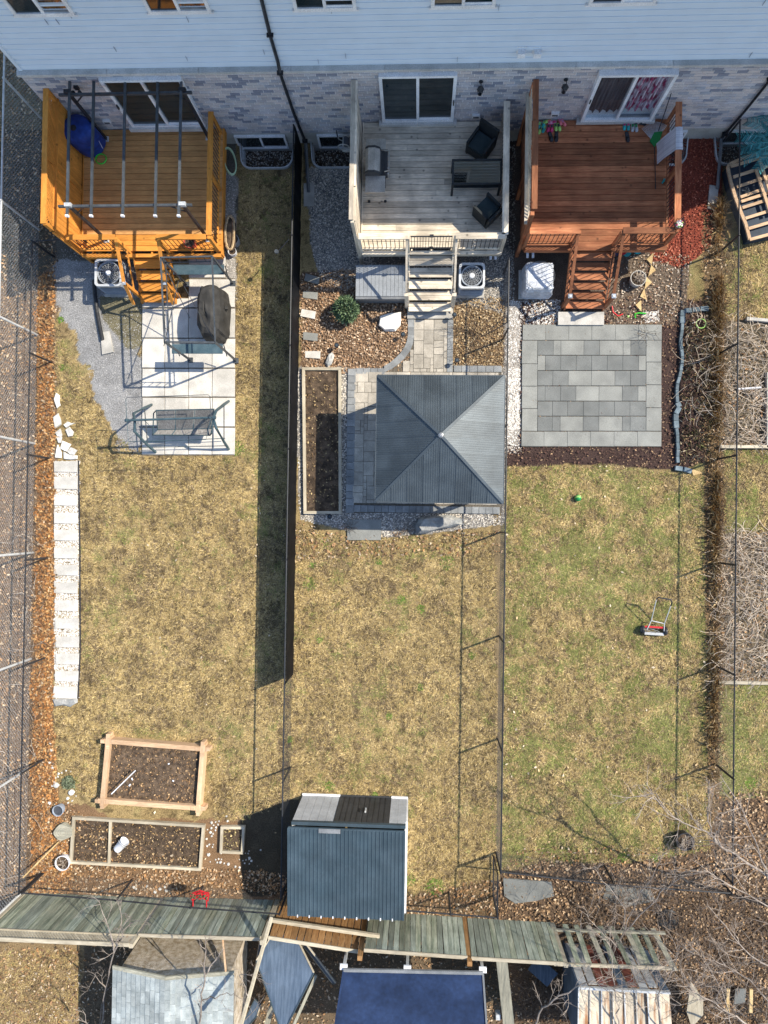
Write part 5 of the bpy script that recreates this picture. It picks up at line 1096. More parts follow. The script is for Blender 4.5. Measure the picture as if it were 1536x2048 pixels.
c = P(1080, 552, .75); t_ = thing('covered_air_conditioner', (c.x, c.y, 0), 'air conditioner wrapped in a crumpled silver tarp beside the brown stairs', 'air conditioner')
MB().box(c.x - .52, c.x + .3, c.y - .45, c.y + .42, 0, .06).build('base_pad', 'conc', t_)
v = []; fs = []; NN = 26
for k, (s_, z) in enumerate(((1.13, .04), (1.1, .3), (1.05, .6), (1.0, .74), (.9, .78), (.5, .79), (.15, .775))):
    for j, (a, b) in enumerate(rrect(0, 0, .8, .8, .1, 6)[:28]):
        v.append((c.x + a * s_ + (random.uniform(-.025, .025) if k < 5 else random.uniform(-.01, .01)), c.y + b * s_ + random.uniform(-.02, .02), z + random.uniform(-.012, .02) * (k > 0)))
for k in range(6):
    for j in range(28): fs.append((k * 28 + j, k * 28 + (j + 1) % 28, (k + 1) * 28 + (j + 1) % 28, (k + 1) * 28 + j))
fs.append(tuple(6 * 28 + j for j in range(28))); MB().add(v, fs).build('tarp', 'tarp', t_)
MB().tube([(c.x + .42 * math.cos(a) * 1.0, c.y + .42 * math.sin(a), .8) for a in [k * PI / 12 for k in range(24)]], .006, 4, closed=True).build('tie_cord', 'grey', t_)
for (u, v_, lab) in ((1055, 505, 'left white vent pipe above the silver tarp'), (1066, 505, 'right white vent pipe above the silver tarp'), (981, 508, 'left white vent pipe beside the middle cooling unit'), (991, 508, 'right white vent pipe beside the middle cooling unit')):
    a, b = P(u, v_, .55), P(u, v_ + 11, .52); one(MB().tube([(a.x, a.y + .35, .6), a, b], .038, 10).add([], []), 'vent_pipe', 'whitep', a, lab, 'pipe', 'white vent pipes below the decks')
# ---- pergola frame on orange deck
pg = thing('pergola_frame', (-8, 9.6, .9), 'thin black metal canopy frame without fabric standing on the orange deck', 'canopy frame')
TZ = 3.2; tp = [P(137, 186, TZ), P(366, 182, TZ), P(366, 410, TZ), P(138, 412, TZ)]; bt = [P(217, 277, .9), P(431, 277, .9), P(413, 462, .9), P(214, 472, .9)]
for a, b in zip(tp, bt): b2 = Vector((a.x, a.y, .9)); MB().beam(b2, a, .07, .07, up=(0, 1, 0)).build('post', 'black', pg); MB().box(b2.x - .08, b2.x + .08, b2.y - .08, b2.y + .08, .9, .92).build('foot_plate', 'galv', pg)
for a, b in ((P(118, 190, TZ), P(384, 185, TZ)), (P(117, 413, TZ), P(384, 410, TZ))): MB().beam(a, b, .06, .07).build('cross_beam', 'gtube', pg)
for u in (137, 185, 248, 313, 360): 
    a, b = P(u, 163, TZ + .07), P(u, 430, TZ + .07); a.x = b.x = (a.x + b.x) / 2
    MB().beam(a, b, .065, .05).build('rafter', 'gtube', pg); MB().box(b.x - .04, b.x + .04, b.y - .05, b.y, TZ + .03, TZ + .11).build('end_cap', 'whitep', pg)
for a in tp: MB().box(a.x - .09, a.x + .09, a.y - .05, a.y + .05, TZ - .02, TZ + .1).build('corner_bracket', 'galv' if a.y < 10 else 'black', pg)
for a in tp:
    sx = 1 if a.x < -8 else -1; MB().beam((a.x, a.y, TZ - .45), (a.x + sx * .4, a.y, TZ - .04), .03, .03).build('brace', 'black', pg)
# ---- blue cover
b0, t0 = P(183, 292, .9), P(160, 262, 1.95); cv = thing('covered_heater', (b0.x, b0.y, .9), 'tall navy blue fabric cover with black top cap in the orange deck corner', 'covered furniture')
v, fs = [], []; n = 24; pr = [(.36, 0), (.40, .1), (.42, .45), (.44, .8), (.42, .98), (.34, 1.06), (.1, 1.08)]
for k, (r, z) in enumerate(pr):
    for j in range(n):
        a = 2 * PI * j / n; rr = r * (1 + .05 * math.sin(3 * a + z * 3) + .03 * math.sin(7 * a + 2 * z)); f = z / 1.08
        v.append((b0.x + .02 + rr * 1.12 * math.cos(a), b0.y + rr * .92 * math.sin(a), .9 + z))
for k in range(len(pr) - 1):
    for j in range(n): fs.append((k * n + j, k * n + (j + 1) % n, (k + 1) * n + (j + 1) % n, (k + 1) * n + j))
fs.append(tuple((len(pr) - 1) * n + j for j in range(n))); MB().add(v, fs).build('cover', 'blue', cv, smooth=True); MB().lathe([(.09, 1.97), (.08, 2.0), (.02, 2.01)], (b0.x - .02, b0.y - .05, 0), 12).build('top_cap', 'black', cv)
MB().tube([(b0.x + .42, b0.y - .16, 1.05), (b0.x + .47, b0.y - .12, 1.5), (b0.x + .44, b0.y - .1, 1.85)], .008, 4).build('zip', 'whitep', cv)
def coil(name, c, rx, ry, n, r, mat, lab, M=None, cat='hose', z0=0):
    pts = []
    for i in range(n * 18):
        a = i * PI / 9; k = 1 - .10 * math.sin(i * .35); p = Vector((rx * k * math.cos(a), ry * k * math.sin(a), r + i * .0006))
        pts.append(Vector(c) + (M @ p if M else p))
    return one(MB().tube(pts, r, 5), name, mat, c, lab, cat)
coil('hose_coil', P(203, 318, .93), .16, .15, 3, .016, 'green', 'bright green coiled cord on the orange deck by the blue cover')
coil('hose_coil', P(459, 322, .6), .17, .40, 8, .02, 'palehose', 'pale green hose coiled on the right side of the orange deck', Matrix.Rotation(math.radians(20), 3, 'Y') @ Matrix.Rotation(math.radians(12), 3, 'Z'))
def pot(u, v_, z0, r, h, mat, lab, plant=None, name='plant_pot', soil='soil', flare=1.15, cat='plant pot'):
    c_ = P(u, v_, z0 + h); t_ = thing(name, (c_.x, c_.y, z0), lab, cat); MB().lathe([(r / flare, z0), (r, z0 + h), (r * .9, z0 + h), (r * .85, z0 + h * .75)], (c_.x, c_.y, 0), 20).build('pot', mat, t_)
    MB().lathe([(r * .87, z0 + h * .75), (r * .87, z0 + h * .8)], (c_.x, c_.y, 0), 16).build('soil', soil, t_)
    if plant:
        m_ = MB()
        for i in range(plant[1]):
            a = random.uniform(0, 2 * PI); rr = random.uniform(.3, 1) * r * plant[2]; m_.tube([(c_.x + random.uniform(-.4, .4) * r, c_.y + random.uniform(-.4, .4) * r, z0 + h * .75), (c_.x + rr * .6 * math.cos(a), c_.y + rr * .6 * math.sin(a), z0 + h * 1.2), (c_.x + rr * math.cos(a), c_.y + rr * math.sin(a), z0 + h * 1.15)], .005, 3)
        tag(m_.build('dead_stems', plant[0], t_), kind='stuff')
    return t_
pot(378, 484, .9, .17, .26, 'terra', 'terracotta red pot behind the orange deck front rail')
pot(484 - 18, 478, .0, .17, .3, 'galv', 'grey round pot on the ground beside the coir planter', soil='acdark')
pot(464, 502, 0, .13, .2, 'whitep', 'small white pot at the corner of the orange deck')
pot(1277, 556, .0, .235, .3, 'conc', 'round white planter with dry stems beside the brown stairs', ('twig', 46, 1.05), flare=1.25)
pot(115, 1622, 0, .17, .22, 'acblue', 'dark blue grey pot in the leaves above the stump', soil='acdark')
pot(124, 1727, 0, .23, .24, 'whitep', 'white rimmed tub with dry leaves below the stump', ('twig', 14, 1.2))
pot(1371, 1684, 0, .26, .34, 'black', 'black tub of dry stems on the right lawn edge', ('twig', 30, .95), flare=1.2)
cp = thing('coir_planter', P(456, 478, .8), 'coir lined trough planter hanging on the right side of the orange deck', 'planter')
a, b = P(448, 428, .95), P(452, 498, .95); cpts = []
for i in range(30):
    t = i / 30 * 2 * PI; cpts.append(((a.x + b.x) / 2 + .13 * math.cos(t) + random.uniform(-.015, .015) + .12, (a.y + b.y) / 2 + .5 * math.copysign(abs(math.sin(t)) ** .7, math.sin(t)), .86))
MB().tube(cpts, .035, 6, closed=True).build('coir_lining', 'coir', cp); MB().prism([(x, y) for x, y, z in cpts], .6, .82).build('soil', 'soil', cp); MB().tube([(x, y, .89) for x, y, z in cpts], .006, 4, closed=True).build('wire_rim', 'black', cp)
# ---- corrugated drain pipe and block of the left yard
pts = [P(188, 560, .3), P(190, 590, .08), P(194, 625, .06), P(200, 655, .07), P(205, 680, .1)]
m_ = MB(); full_ = []
for i in range(len(pts) - 1):
    for k in range(12): full_.append(pts[i].lerp(pts[i + 1], k / 12))
full_.append(pts[-1]); vs = []
dp = thing('drain_pipe', pts[1], 'black corrugated drain pipe leading to a concrete block in the gravel', 'pipe')
MB().tube(full_, .052, 10).build('pipe', 'black', dp)
for i in range(1, len(full_) - 1, 1):
    d = (full_[i + 1] - full_[i - 1]).normalized() * .010; MB().tube([full_[i] - d, full_[i] + d], .062, 9).build('pipe_ring', 'black', dp)
t_ = looseslab([(203, 666), (220, 663), (228, 705), (206, 710)], 'conc', 'concrete splash block at the end of the corrugated drain pipe', 'splash_block', .07, None, 'splash block')
# ---- barbecue shelter frame
bf = thing('grill_shelter_frame', P(420, 640), 'tall dark metal grill shelter frame without roof over the covered barbecue', 'shelter frame')
ft = [P(375, 570), P(467, 568), P(473, 722), P(382, 721)]; TZ = 2.3
for i, f in enumerate(ft):
    MB().beam((f.x, f.y, .05), (f.x, f.y, TZ), .05, .05, up=(0, 1, 0)).build('post', 'gtube', bf); MB().box(f.x - .08, f.x + .08, f.y - .08, f.y + .08, .05, .075).build('foot_plate', 'gtube', bf)
F4 = [Vector((f.x, f.y, TZ)) for f in ft]
for i in range(4):
    a, b = F4[i], F4[(i + 1) % 4]; MB().beam(a, b, .04, .04).build('top_rail', 'gtube', bf)
    o_ = Vector((0, 0, -.22)); o2 = (Vector(((F4[0] + F4[2]) / 2)) - (a + b) / 2).normalized() * .06
    MB().beam(a + o_ + o2, b + o_ + o2, .022, .022).build('lower_rail', 'gtube', bf)
    for k in range(1, 6): t = k / 6; MB().beam(a.lerp(b, t), a.lerp(b, t) + o_ + o2, .014, .014).build('rung', 'gtube', bf)
for y_, sg, mt_ in ((ft[0].y, 1, 'steelblue'), (ft[3].y, 1, 'steelblue')):
    xa, xb = ft[0].x - .1, ft[1].x - .02; MB().box(xa, xb, y_ - .02, y_ + .26, .98, 1.0).build('side_shelf', mt_, bf)
    for xx in (ft[0].x, ft[1].x): MB().beam((xx, y_, .6), (xx, y_ + .24, .97), .025, .025).build('shelf_brace', 'gtube', bf)
    MB().tube([(xa, y_ + .28, 1.0), (xb, y_ + .28, 1.0)], .012, 5).build('towel_bar', 'gtube', bf)
MB().beam(F4[0], Vector((ft[3].x + .3, ft[3].y + 1.0, 1.1)), .018, .018).build('cross_brace', 'gtube', bf); MB().beam(F4[3] + Vector((-.02, -.12, -.0)), F4[0] + Vector((.2, -.35, -.9)), .018, .018).build('cross_brace', 'gtube', bf); MB().beam(F4[2] + Vector((0, 0, -.03)), Vector((ft[0].x, ft[0].y, .9)), .014, .014).build('cross_brace', 'gtube', bf)
# ---- covered barbecue
c = P(432, 632, .0); t_ = thing('covered_barbecue', (c.x, c.y, .05), 'barbecue under a creased dark taupe fabric cover on the pale slabs', 'covered barbecue')
v, fs = [], []; n = 28
pr = [(1.0, .06), (1.02, .35), (.98, .7), (.90, .9), (.72, 1.06), (.5, 1.14), (.1, 1.15)]
cy = (P(430, 560, 1).y + P(430, 690, .3).y) / 2; cx_ = P(440, 630, .3).x - .10
for k, (s_, z) in enumerate(pr):
    for j in range(n):
        a = 2 * PI * j / n; ex = math.copysign(abs(math.cos(a)) ** .6, math.cos(a)); ey = math.copysign(abs(math.sin(a)) ** .6, math.sin(a)); w_ = .38 if k < 4 else .34
        fold = (1 + .045 * math.sin(9 * a + k * .4) * (k < 5)); sy_ = .80 if k < 3 else (.78 if ey < 0 else .82)
        v.append((cx_ + ex * w_ * s_ * fold - .02 * k, cy + ey * sy_ * (s_ if k < 4 else s_ ** .55) * fold, .05 + z - (.17 * max(0, -ey - .25) if k > 3 else 0)))
for k in range(len(pr) - 1):
    for j in range(n): fs.append((k * n + j, k * n + (j + 1) % n, (k + 1) * n + (j + 1) % n, (k + 1) * n + j))
fs.append(tuple((len(pr) - 1) * n + j for j in range(n))); MB().add(v, fs).build('fabric_cover', 'coverbrown', t_, smooth=False); MB().box(cx_ + .36, cx_ + .44, cy + .1, cy + .2, .6, .7).build('buckle_strap', 'coverbrown', t_)
# ---- garden swing
sw = thing('garden_swing', P(380, 860), 'garden swing seat with grey mesh panels on curved blue grey tubes', 'garden swing')
q6 = lambda x, y, z: P(190 + x / 4.955, 760 + y / 4.955, z)
for s_, (bk, ap, frt) in enumerate((((560, 245), (318, 400), (600, 715)), ((1325, 210), (1160, 370), (1325, 685)))):
    B_, A_2, F_ = q6(*bk, .07), q6(*ap, 1.78), q6(*frt, .07)
    for e in (B_, F_):
        m1 = e.lerp(A_2, .35) + Vector((0, (e.y - A_2.y) * .12, -.1)); m2 = e.lerp(A_2, .75) + Vector((0, (e.y - A_2.y) * .10, .02)); ap_ = Vector((A_2.x + (.15 if s_ == 0 else -.02), A_2.y, 1.6))
        MB().tube([e, m1, m2, ap_], .042, 8).build('leg', 'steelblue', sw)
    MB().tube([B_.lerp(A_2, .3), F_.lerp(A_2, .3)], .016, 6).build('side_bar', 'gtube', sw)
a, b = q6(315, 400, 1.72), q6(1180, 372, 1.72); MB().tube([a, b], .032, 8).build('cross_bar', 'steelblue', sw)
for e in (a, b): MB().lathe([(.05, -.05), (.05, .05)], e, 8, Matrix.Rotation(PI / 2, 3, 'Y')).build('hinge_joint', 'steelblue', sw)
rods = [q6(305, 190, 1.95), q6(320, 172, 1.95), q6(1120, 146, 1.95), q6(1138, 160, 1.95), q6(1150, 370, 1.85)]; MB().tube(rods, .010, 5).build('canopy_rod', 'gtube', sw)
MB().tube([q6(305, 190, 1.95), q6(315, 395, 1.85), q6(332, 610, 1.95), q6(1100, 590, 1.95), q6(1150, 372, 1.85)], .010, 5).build('canopy_rod', 'steelblue', sw)
bp = [q6(608, 300, .98), q6(1180, 288, .98), q6(1150, 480, .5), q6(620, 490, .5)]; sp = [q6(625, 492, .48), q6(1160, 480, .48), q6(1140, 548, .55), q6(570, 545, .55)]
def panel3(q, nm):
    for i in range(3):
        a_, b_ = i / 3 + .012, (i + 1) / 3 - .012; v4 = [q[0].lerp(q[1], a_), q[0].lerp(q[1], b_), q[3].lerp(q[2], b_), q[3].lerp(q[2], a_)]; nn = (v4[1] - v4[0]).cross(v4[3] - v4[0]).normalized() * .008
        MB().add(v4 + [p - nn for p in v4], [(0, 1, 2, 3), (7, 6, 5, 4), (0, 4, 5, 1), (1, 5, 6, 2), (2, 6, 7, 3), (3, 7, 4, 0)]).build(nm, 'textilene', sw)
    for i in range(4): t = i / 3; MB().tube([q[0].lerp(q[1], t), q[3].lerp(q[2], t)], .016, 6).build('seat_frame', 'steelblue', sw)
    MB().tube([q[0], q[1]], .016, 6).build('seat_frame', 'steelblue', sw); MB().tube([q[3], q[2]], .018, 6).build('seat_frame', 'steelblue', sw)
panel3(bp, 'back_panel'); panel3(sp, 'seat_panel')
for s_, x_ in ((0, 580), (1, 1165)):
    h_ = a if s_ == 0 else b; e1_ = q6(x_, 330, .75); e2_ = q6(x_ - 5, 525, .72); MB().tube([sp[3 if s_ == 0 else 2], e2_, e1_, bp[s_]], .02, 6).build('armrest', 'steelblue', sw)
    hp = Vector((e1_.x + (.02 if s_ else .1), h_.y, 1.7)); MB().tube([hp, e1_.lerp(e2_, .3)], .008, 5).build('hanger', 'steelblue', sw); MB().tube([hp, e1_.lerp(e2_, .8)], .008, 5).build('hanger', 'steelblue', sw)
for v_ in (606, 660): MB().tube([q6(470, v_ + 8, .25), q6(1290, v_ - 28 + (0 if v_ < 650 else 20), .25)], .012, 5).build('ground_bar', 'steelblue', sw)
# ---- solar lights
for u, v_, h, lab in ((806, 668, .32, 'path light left of the stone walk'), (673, 690, .32, 'path light alone in the leaf bed'), (909, 629, .38, 'path light beside the pale stair landing'), (914, 720, .38, 'path light at the corner of the stone walk and gazebo patio'), (659, 1033, .1, 'blue capped path light at the foot of the long timber bed')):
    c = P(u, v_, h); t_ = thing('path_light', (c.x, c.y, 0), 'black ' + lab, 'path light', 'solar lights around the leaf beds')
    MB().lathe([(.012, 0), (.012, h - .08)], (c.x, c.y, 0), 6).build('stake', 'black', t_); MB().lathe([(.05, h - .1), (.055, h - .03)], (c.x, c.y, 0), 12).build('lens', 'clear', t_); MB().lathe([(.075, h - .03), (.072, h - .005), (.03, h)], (c.x, c.y, 0), 16).build('cap', 'black', t_); MB().box(c.x - .03, c.x + .03, c.y - .03, c.y + .03, h, h + .006).build('solar_cell', 'slate', t_)
# ---------------------------------------------------------------- furniture of the grey deck (floor z 1.13)
Z = 1.132; o2 = lambda x, y, z: P(700 + x / 4.518, 240 + y / 4.518, z)
bq = thing('barbecue', P(752, 330, Z), 'stainless gas barbecue with two side shelves on the grey deck', 'barbecue')
a, b = o2(145, 170, 2.0), o2(316, 655, 2.0); cx0, cx1 = a.x, b.x; yl = [o2(200, v_, 2.0).y for v_ in (170, 265, 505, 655)]
MB().box(cx0, cx1, yl[1], yl[0], 1.96, 2.0).build('side_shelf', 'steel', bq); MB().box(cx0, cx1, yl[3], yl[2], 1.96, 2.0).build('side_shelf', 'steel', bq)
MB().box(cx0 + .02, cx1 - .02, yl[2] + .02, yl[1] - .02, Z + .1, 1.96).build('cabinet', 'charcoal', bq)
v = []; pr = [(0, 0), (0, .16), (.08, .24), (.26, .25), (.40, .16), (.43, 0)]
for y_ in (yl[2] + .01, yl[1] - .01): v += [(cx0 + x_, y_, 1.97 + z_) for x_, z_ in pr]
n = len(pr); MB().add(v, [tuple(range(n))[::-1], tuple(range(n, 2 * n))] + [(i, (i + 1) % n, n + (i + 1) % n, n + i) for i in range(n)]).build('lid', 'steel', bq)
for y_ in (yl[2] + .0, yl[1] - .06): 
    v = []
    for yy_ in (y_, y_ + .06): v += [(cx0 - .005 + x_ * 1.02, yy_, 1.965 + z_ * 1.04) for x_, z_ in pr]
    MB().add(v, [tuple(range(n))[::-1], tuple(range(n, 2 * n))] + [(i, (i + 1) % n, n + (i + 1) % n, n + i) for i in range(n)]).build('lid_end', 'charcoal', bq)
MB().tube([(cx1 - .02, yl[2] + .08, 2.08), (cx1 + .11, yl[2] + .1, 2.1), (cx1 + .11, yl[1] - .1, 2.1), (cx1 - .02, yl[1] - .08, 2.08)], .016, 6).build('lid_handle', 'steel', bq)
MB().box(cx1 - .02, cx1 + .06, yl[2], yl[1], 1.85, 1.98).build('control_panel', 'charcoal', bq)
for k in range(4): y_ = yl[2] + .1 + k * .16; MB().lathe([(.03, 0), (.025, .04)], (cx1 + .06, y_, 1.92), 8, Matrix.Rotation(PI / 2, 3, 'Y')).build('knob', 'steel', bq)
MB().tube([(cx1 + .02, yl[2] - .02, 1.9), (cx1 + .1, yl[2] - .02, 1.9), (cx1 + .1, yl[2] + .3, 1.9)], .012, 5).build('door_handle', 'steel', bq)
for y_ in (yl[3] + .15, yl[0] - .1):
    for x_ in (cx0 + .05, cx1 - .03): MB().lathe([(.04, 0), (.04, .05)], (x_, y_, Z + .04), 8, Matrix.Rotation(PI / 2, 3, 'X')).build('wheel', 'black', bq)
def wchair(cu, cv_, ang, lab, bh=.82, sz=.62):
    c = P(cu, cv_, Z + .45); t_ = thing('wicker_chair', (c.x, c.y, Z), lab, 'chair', 'black wicker chairs on the grey deck'); Mx = Matrix.Rotation(ang, 3, 'Z'); s = sz / 2
    def bx(x0, x1, y0, y1, z0, z1, nm, mt='wicker', tl=0):
        v = [Vector((x_, y_ + (tl if z_ == z1 else 0), z_)) for z_ in (z0, z1) for x_, y_ in ((x0, y0), (x1, y0), (x1, y1), (x0, y1))]; v = [Mx @ p + Vector((c.x, c.y, Z)) for p in v]
        return MB().add(v, [(0, 3, 2, 1), (4, 5, 6, 7), (0, 1, 5, 4), (1, 2, 6, 5), (2, 3, 7, 6), (3, 0, 4, 7)]).build(nm, mt, t_)
    bx(-s + .05, s - .05, -s, s - .06, .25, .38, 'seat'); bx(-s + .06, s - .06, -s + .02, s - .08, .38, .45, 'cushion', 'cushion')
    bx(-s, s, s - .07, s, .05, bh, 'backrest', tl=.07); bx(-s, -s + .06, -s, s - .07, .05, .62, 'arm'); bx(s - .06, s, -s, s - .07, .05, .62, 'arm'); bx(-s + .06, s - .06, -s, -s + .03, .08, .25, 'front_apron')
    for x_ in (-s + .02, s - .06):
        for y_ in (-s + .01, s - .06): bx(x_, x_ + .04, y_, y_ + .04, 0, .05, 'leg')
wchair(963, 284, math.radians(-35), 'black wicker armchair above the glass table on the grey deck')
wchair(975, 418, math.radians(-135), 'black wicker armchair below the glass table in the deck corner', .66, .58)
a, b = o2(922, 352, Z + .72), o2(1372, 580, Z + .72); tb = thing('glass_table', ((a.x + b.x) / 2, (a.y + b.y) / 2, Z), 'black framed smoked glass table between the two wicker chairs', 'table')
for q in ((a.x, b.x, a.y - .05, a.y), (a.x, b.x, b.y, b.y + .05), (a.x, a.x + .06, b.y + .05, a.y - .05), (b.x - .05, b.x, b.y + .05, a.y - .05)): MB().box(*q, Z + .68, Z + .72).build('table_frame', 'wicker', tb)
MB().box(a.x + .06, b.x - .05, b.y + .05, a.y - .05, Z + .695, Z + .703).build('glass_top', 'table_glass', tb)
for x_ in (a.x + .03, b.x - .03):
    for y_ in (a.y - .03, b.y + .03): MB().box(x_ - .03, x_ + .03, y_ - .03, y_ + .03, Z, Z + .68).build('leg', 'wicker', tb)
MB().box(a.x + .03, b.x - .03, b.y + .1, b.y + .6 if False else a.y - .1, Z + .3, Z + .32).build('lower_shelf', 'wicker', tb)
# hose reel left of grey deck wall
c = P(686, 272, .9); t_ = thing('hose_reel', (c.x, 11.4, .6), 'pale scroll bracket hose reel on the wall beside the grey deck', 'hose reel')
for dy in (0, -.28): MB().tube([(c.x + .16 * math.cos(k * PI / 8) , 11.3 + dy, .75 + .16 * math.sin(k * PI / 8)) for k in range(14)], .018, 6).build('scroll', 'conc', t_)
MB().box(c.x - .05, c.x + .2, 11.0, 11.5, .5, .6).build('shelf', 'conc', t_); MB().lathe([(.1, -.12), (.1, .12)], (c.x + .1, 11.2, .72), 12, Matrix.Rotation(PI / 2, 3, 'X')).build('drum', 'acdark', t_); MB().box(c.x - .19, c.x - .16, 11.3, 11.33, .4, 1.1).build('crank_arm', 'black', t_)
# ---------------------------------------------------------------- things on the brown deck
o3 = lambda x, y, z=Z: P(1000 + x / 3.84, 140 + y / 3.84, z)
def shoe(x, y, ang, mt, lab, inner='acdark', L_=.24, grp='shoes on the brown deck'):
    c = o3(x, y, Z + .03); t_ = thing('shoe', (c.x, c.y, Z), lab, 'shoe', grp); Mx = Matrix.Rotation(math.radians(ang), 3, 'Z'); out = [(-.036, -.115), (.036, -.115), (.043, -.03), (.05, .05), (.035, .11), (0, .125), (-.035, .11), (-.046, .05), (-.04, -.03)]
    k = L_ / .24; n = len(out); pts = lambda s_, z_: [Mx @ Vector((x_ * s_ * k, y_ * s_ * k, 0)) + Vector((c.x, c.y, Z + z_)) for x_, y_ in out]
    MB().add(pts(1, .002) + pts(1.03, .025), [tuple(range(n))[::-1]] + [(i, (i + 1) % n, n + (i + 1) % n, n + i) for i in range(n)] + [tuple(range(n, 2 * n))]).build('sole', mt, t_)
    up = [Mx @ Vector((x_ * k, y_ * k, 0)) + Vector((c.x, c.y, Z + z_)) for x_, y_, z_ in ((-.045, .0, .026), (.045, .0, .026), (.05, .05, .026), (.03, .11, .026), (-.03, .11, .026), (-.047, .05, .026), (-.02, .01, .075), (.02, .01, .075), (.02, .06, .065), (-.02, .06, .065))]
    MB().add(up, [(0, 1, 7, 6), (1, 2, 8, 7), (2, 3, 8), (3, 4, 9, 8), (4, 5, 9), (5, 0, 6, 9), (6, 7, 8, 9)]).build('upper', mt, t_)
    ip = [Mx @ Vector((x_ * k, y_ * k, 0)) + Vector((c.x, c.y, Z + .028)) for x_, y_ in ((-.028, -.1), (.028, -.1), (.03, -.005), (-.03, -.005))]
    MB().add(ip, [(0, 1, 2, 3)]).build('insole', inner, t_)
SH = [(300, 425, 160, 'teal', 'teal shoe, leftmost of the cluster by the wall', 'lime'), (335, 415, 165, 'teal', 'teal shoe second in the left cluster', 'lime'), (305, 458, 170, 'lime', 'lime green clog at the left end of the front row', 'acdark'), (338, 450, 160, 'teal', 'teal clog beside the lime green one', 'lime'), (365, 393, 110, 'lime', 'green sandal touching the brick wall', 'salmon'), (402, 400, 100, 'lpink', 'light pink shoe against the brick wall', 'pink'),
      (372, 445, 175, 'pink', 'hot pink clog, left one of its pair', 'acdark'), (398, 445, 178, 'pink', 'hot pink clog, right one of its pair', 'acdark'), (428, 437, 190, 'lime', 'pale green clog, left one of its pair', 'acdark'), (455, 437, 195, 'lime', 'pale green clog, right one of its pair', 'acdark'), (462, 392, 200, 'salmon', 'salmon sandal at the right end of the left cluster', 'lpink'), (488, 402, 215, 'salmon', 'salmon sandal nearest the door sill', 'lpink'),
      (390, 510, 195, 'black', 'long black shoe, left one of the pair in front', 'acdark'), (434, 510, 178, 'black', 'long black shoe, right one of the pair in front', 'acdark'), (957, 430, 180, 'teal', 'teal and pink clog, left one by the door', 'pink'), (987, 430, 182, 'teal', 'teal and pink clog, right one by the door', 'pink'), (1020, 440, 180, 'shedgrey', 'grey white clog, left one of its pair', 'dgreen'), (1048, 442, 188, 'shedgrey', 'grey white clog, right one of its pair', 'dgreen'), (980, 512, 190, 'black', 'single black sandal lying forward of the door', 'acdark'), (1055, 400, 110, 'charcoal', 'dark grey slipper by the wall', 'black'), (1092, 408, 70, 'charcoal', 'dark slipper tucked beside the rake', 'black'), (282, 455, 150, 'black', 'black shoe half hidden in the wall corner', 'acdark')]
for x, y, a_, mt, lab, inn in SH: shoe(x, y, a_, mt, lab, inn, .30 if mt == 'black' else .235)
# rake
rk = thing('leaf_rake', o3(1190, 600), 'green fan leaf rake lying on the brown deck', 'rake'); a, b = o3(1187, 590, Z + .04), o3(1195, 915, Z + .03); MB().tube([a, b], .014, 6).build('handle', 'black', rk)
c = o3(1186, 560, Z + .04); e1_, e2_ = o3(1092, 450, Z + .05), o3(1280, 425, Z + .05)
for i in range(22):
    t = i / 21; ang = t; m = e1_.lerp(e2_, t); bul = math.sin(t * PI) * .14; m = m + Vector((0, bul, 0)); mid = c.lerp(m, .55); mt = 'dgreen' if 13 <= i else 'grey'
    MB().tube([c, mid, m, m + Vector((0, .02, -.03))], .006 if mt == 'grey' else .008, 4).build('tine', 'galv', rk)
g1, g2, g3, g4 = o3(1150, 545, Z + .06), o3(1185, 478, Z + .06), o3(1250, 470, Z + .06), o3(1225, 548, Z + .06); g5 = o3(1186, 590, Z + .06)
MB().prism([(p.x, p.y) for p in (g2, g1, g5, g4, g3)], Z + .045, Z + .06).build('fan_plate', 'dgreen', rk)
a, b = o3(1218, 466, Z + .05), Vector((o3(1310, 155, 2.45).x, 11.45, 2.5)); one(MB().tube([a, b], .012, 6).add([], []), 'tool_handle', 'black', a, 'thin black tool handle leaning on the wall beside the rake', 'tool')
# towel
tx, ya, yb = 6.92, o3(1380, 440, 2.13).y, o3(1380, 615, 2.13).y
vs = []; prof = [(-.33, 1.35), (-.25, 1.7), (-.12, 2.05), (-.09, 2.15), (.0, 2.165), (.095, 2.15), (.11, 1.95), (.11, 1.8)]
for j, y_ in enumerate((ya, (ya * .66 + yb * .34), (ya * .33 + yb * .67), yb)):
    for x_, z_ in prof: vs.append((tx + x_ + .01 * (j % 2), y_ - .0, z_ - .06 * (j == 0) * (z_ < 1.9)))
k = len(prof); tw = one(MB().add(vs, [(j * k + i, j * k + i + 1, (j + 1) * k + i + 1, (j + 1) * k + i) for j in range(3) for i in range(k - 1)]), 'towel', 'towel', (tx, ya, 2.1), 'grey white striped towel draped over the brown deck rail', 'towel')
# terrarium lantern on corner
c = P(1357, 450, 2.15); t_ = thing('geometric_lantern', c, 'geometric wire lantern with plants on the corner of the brown deck rail', 'lantern')
ring1 = [c + Vector((.15 * math.cos(k * PI / 3), .15 * math.sin(k * PI / 3), .1)) for k in range(6)]; ring0 = [c + Vector((.09 * math.cos(k * PI / 3 + .5), .09 * math.sin(k * PI / 3 + .5), 0)) for k in range(6)]; ring2 = [c + Vector((.09 * math.cos(k * PI / 3 + .5), .09 * math.sin(k * PI / 3 + .5), .24)) for k in range(6)]
for R1, R2 in ((ring0, ring1), (ring1, ring2)):
    for k in range(6): MB().tube([R1[k], R2[k]], .006, 4).build('wire', 'black', t_); MB().tube([R2[k], R2[(k + 1) % 6]], .006, 4).build('wire', 'black', t_)
MB().lathe([(.085, .01), (.1, .06), (.05, .09)], c, 10).build('planting', 'rockw', t_)
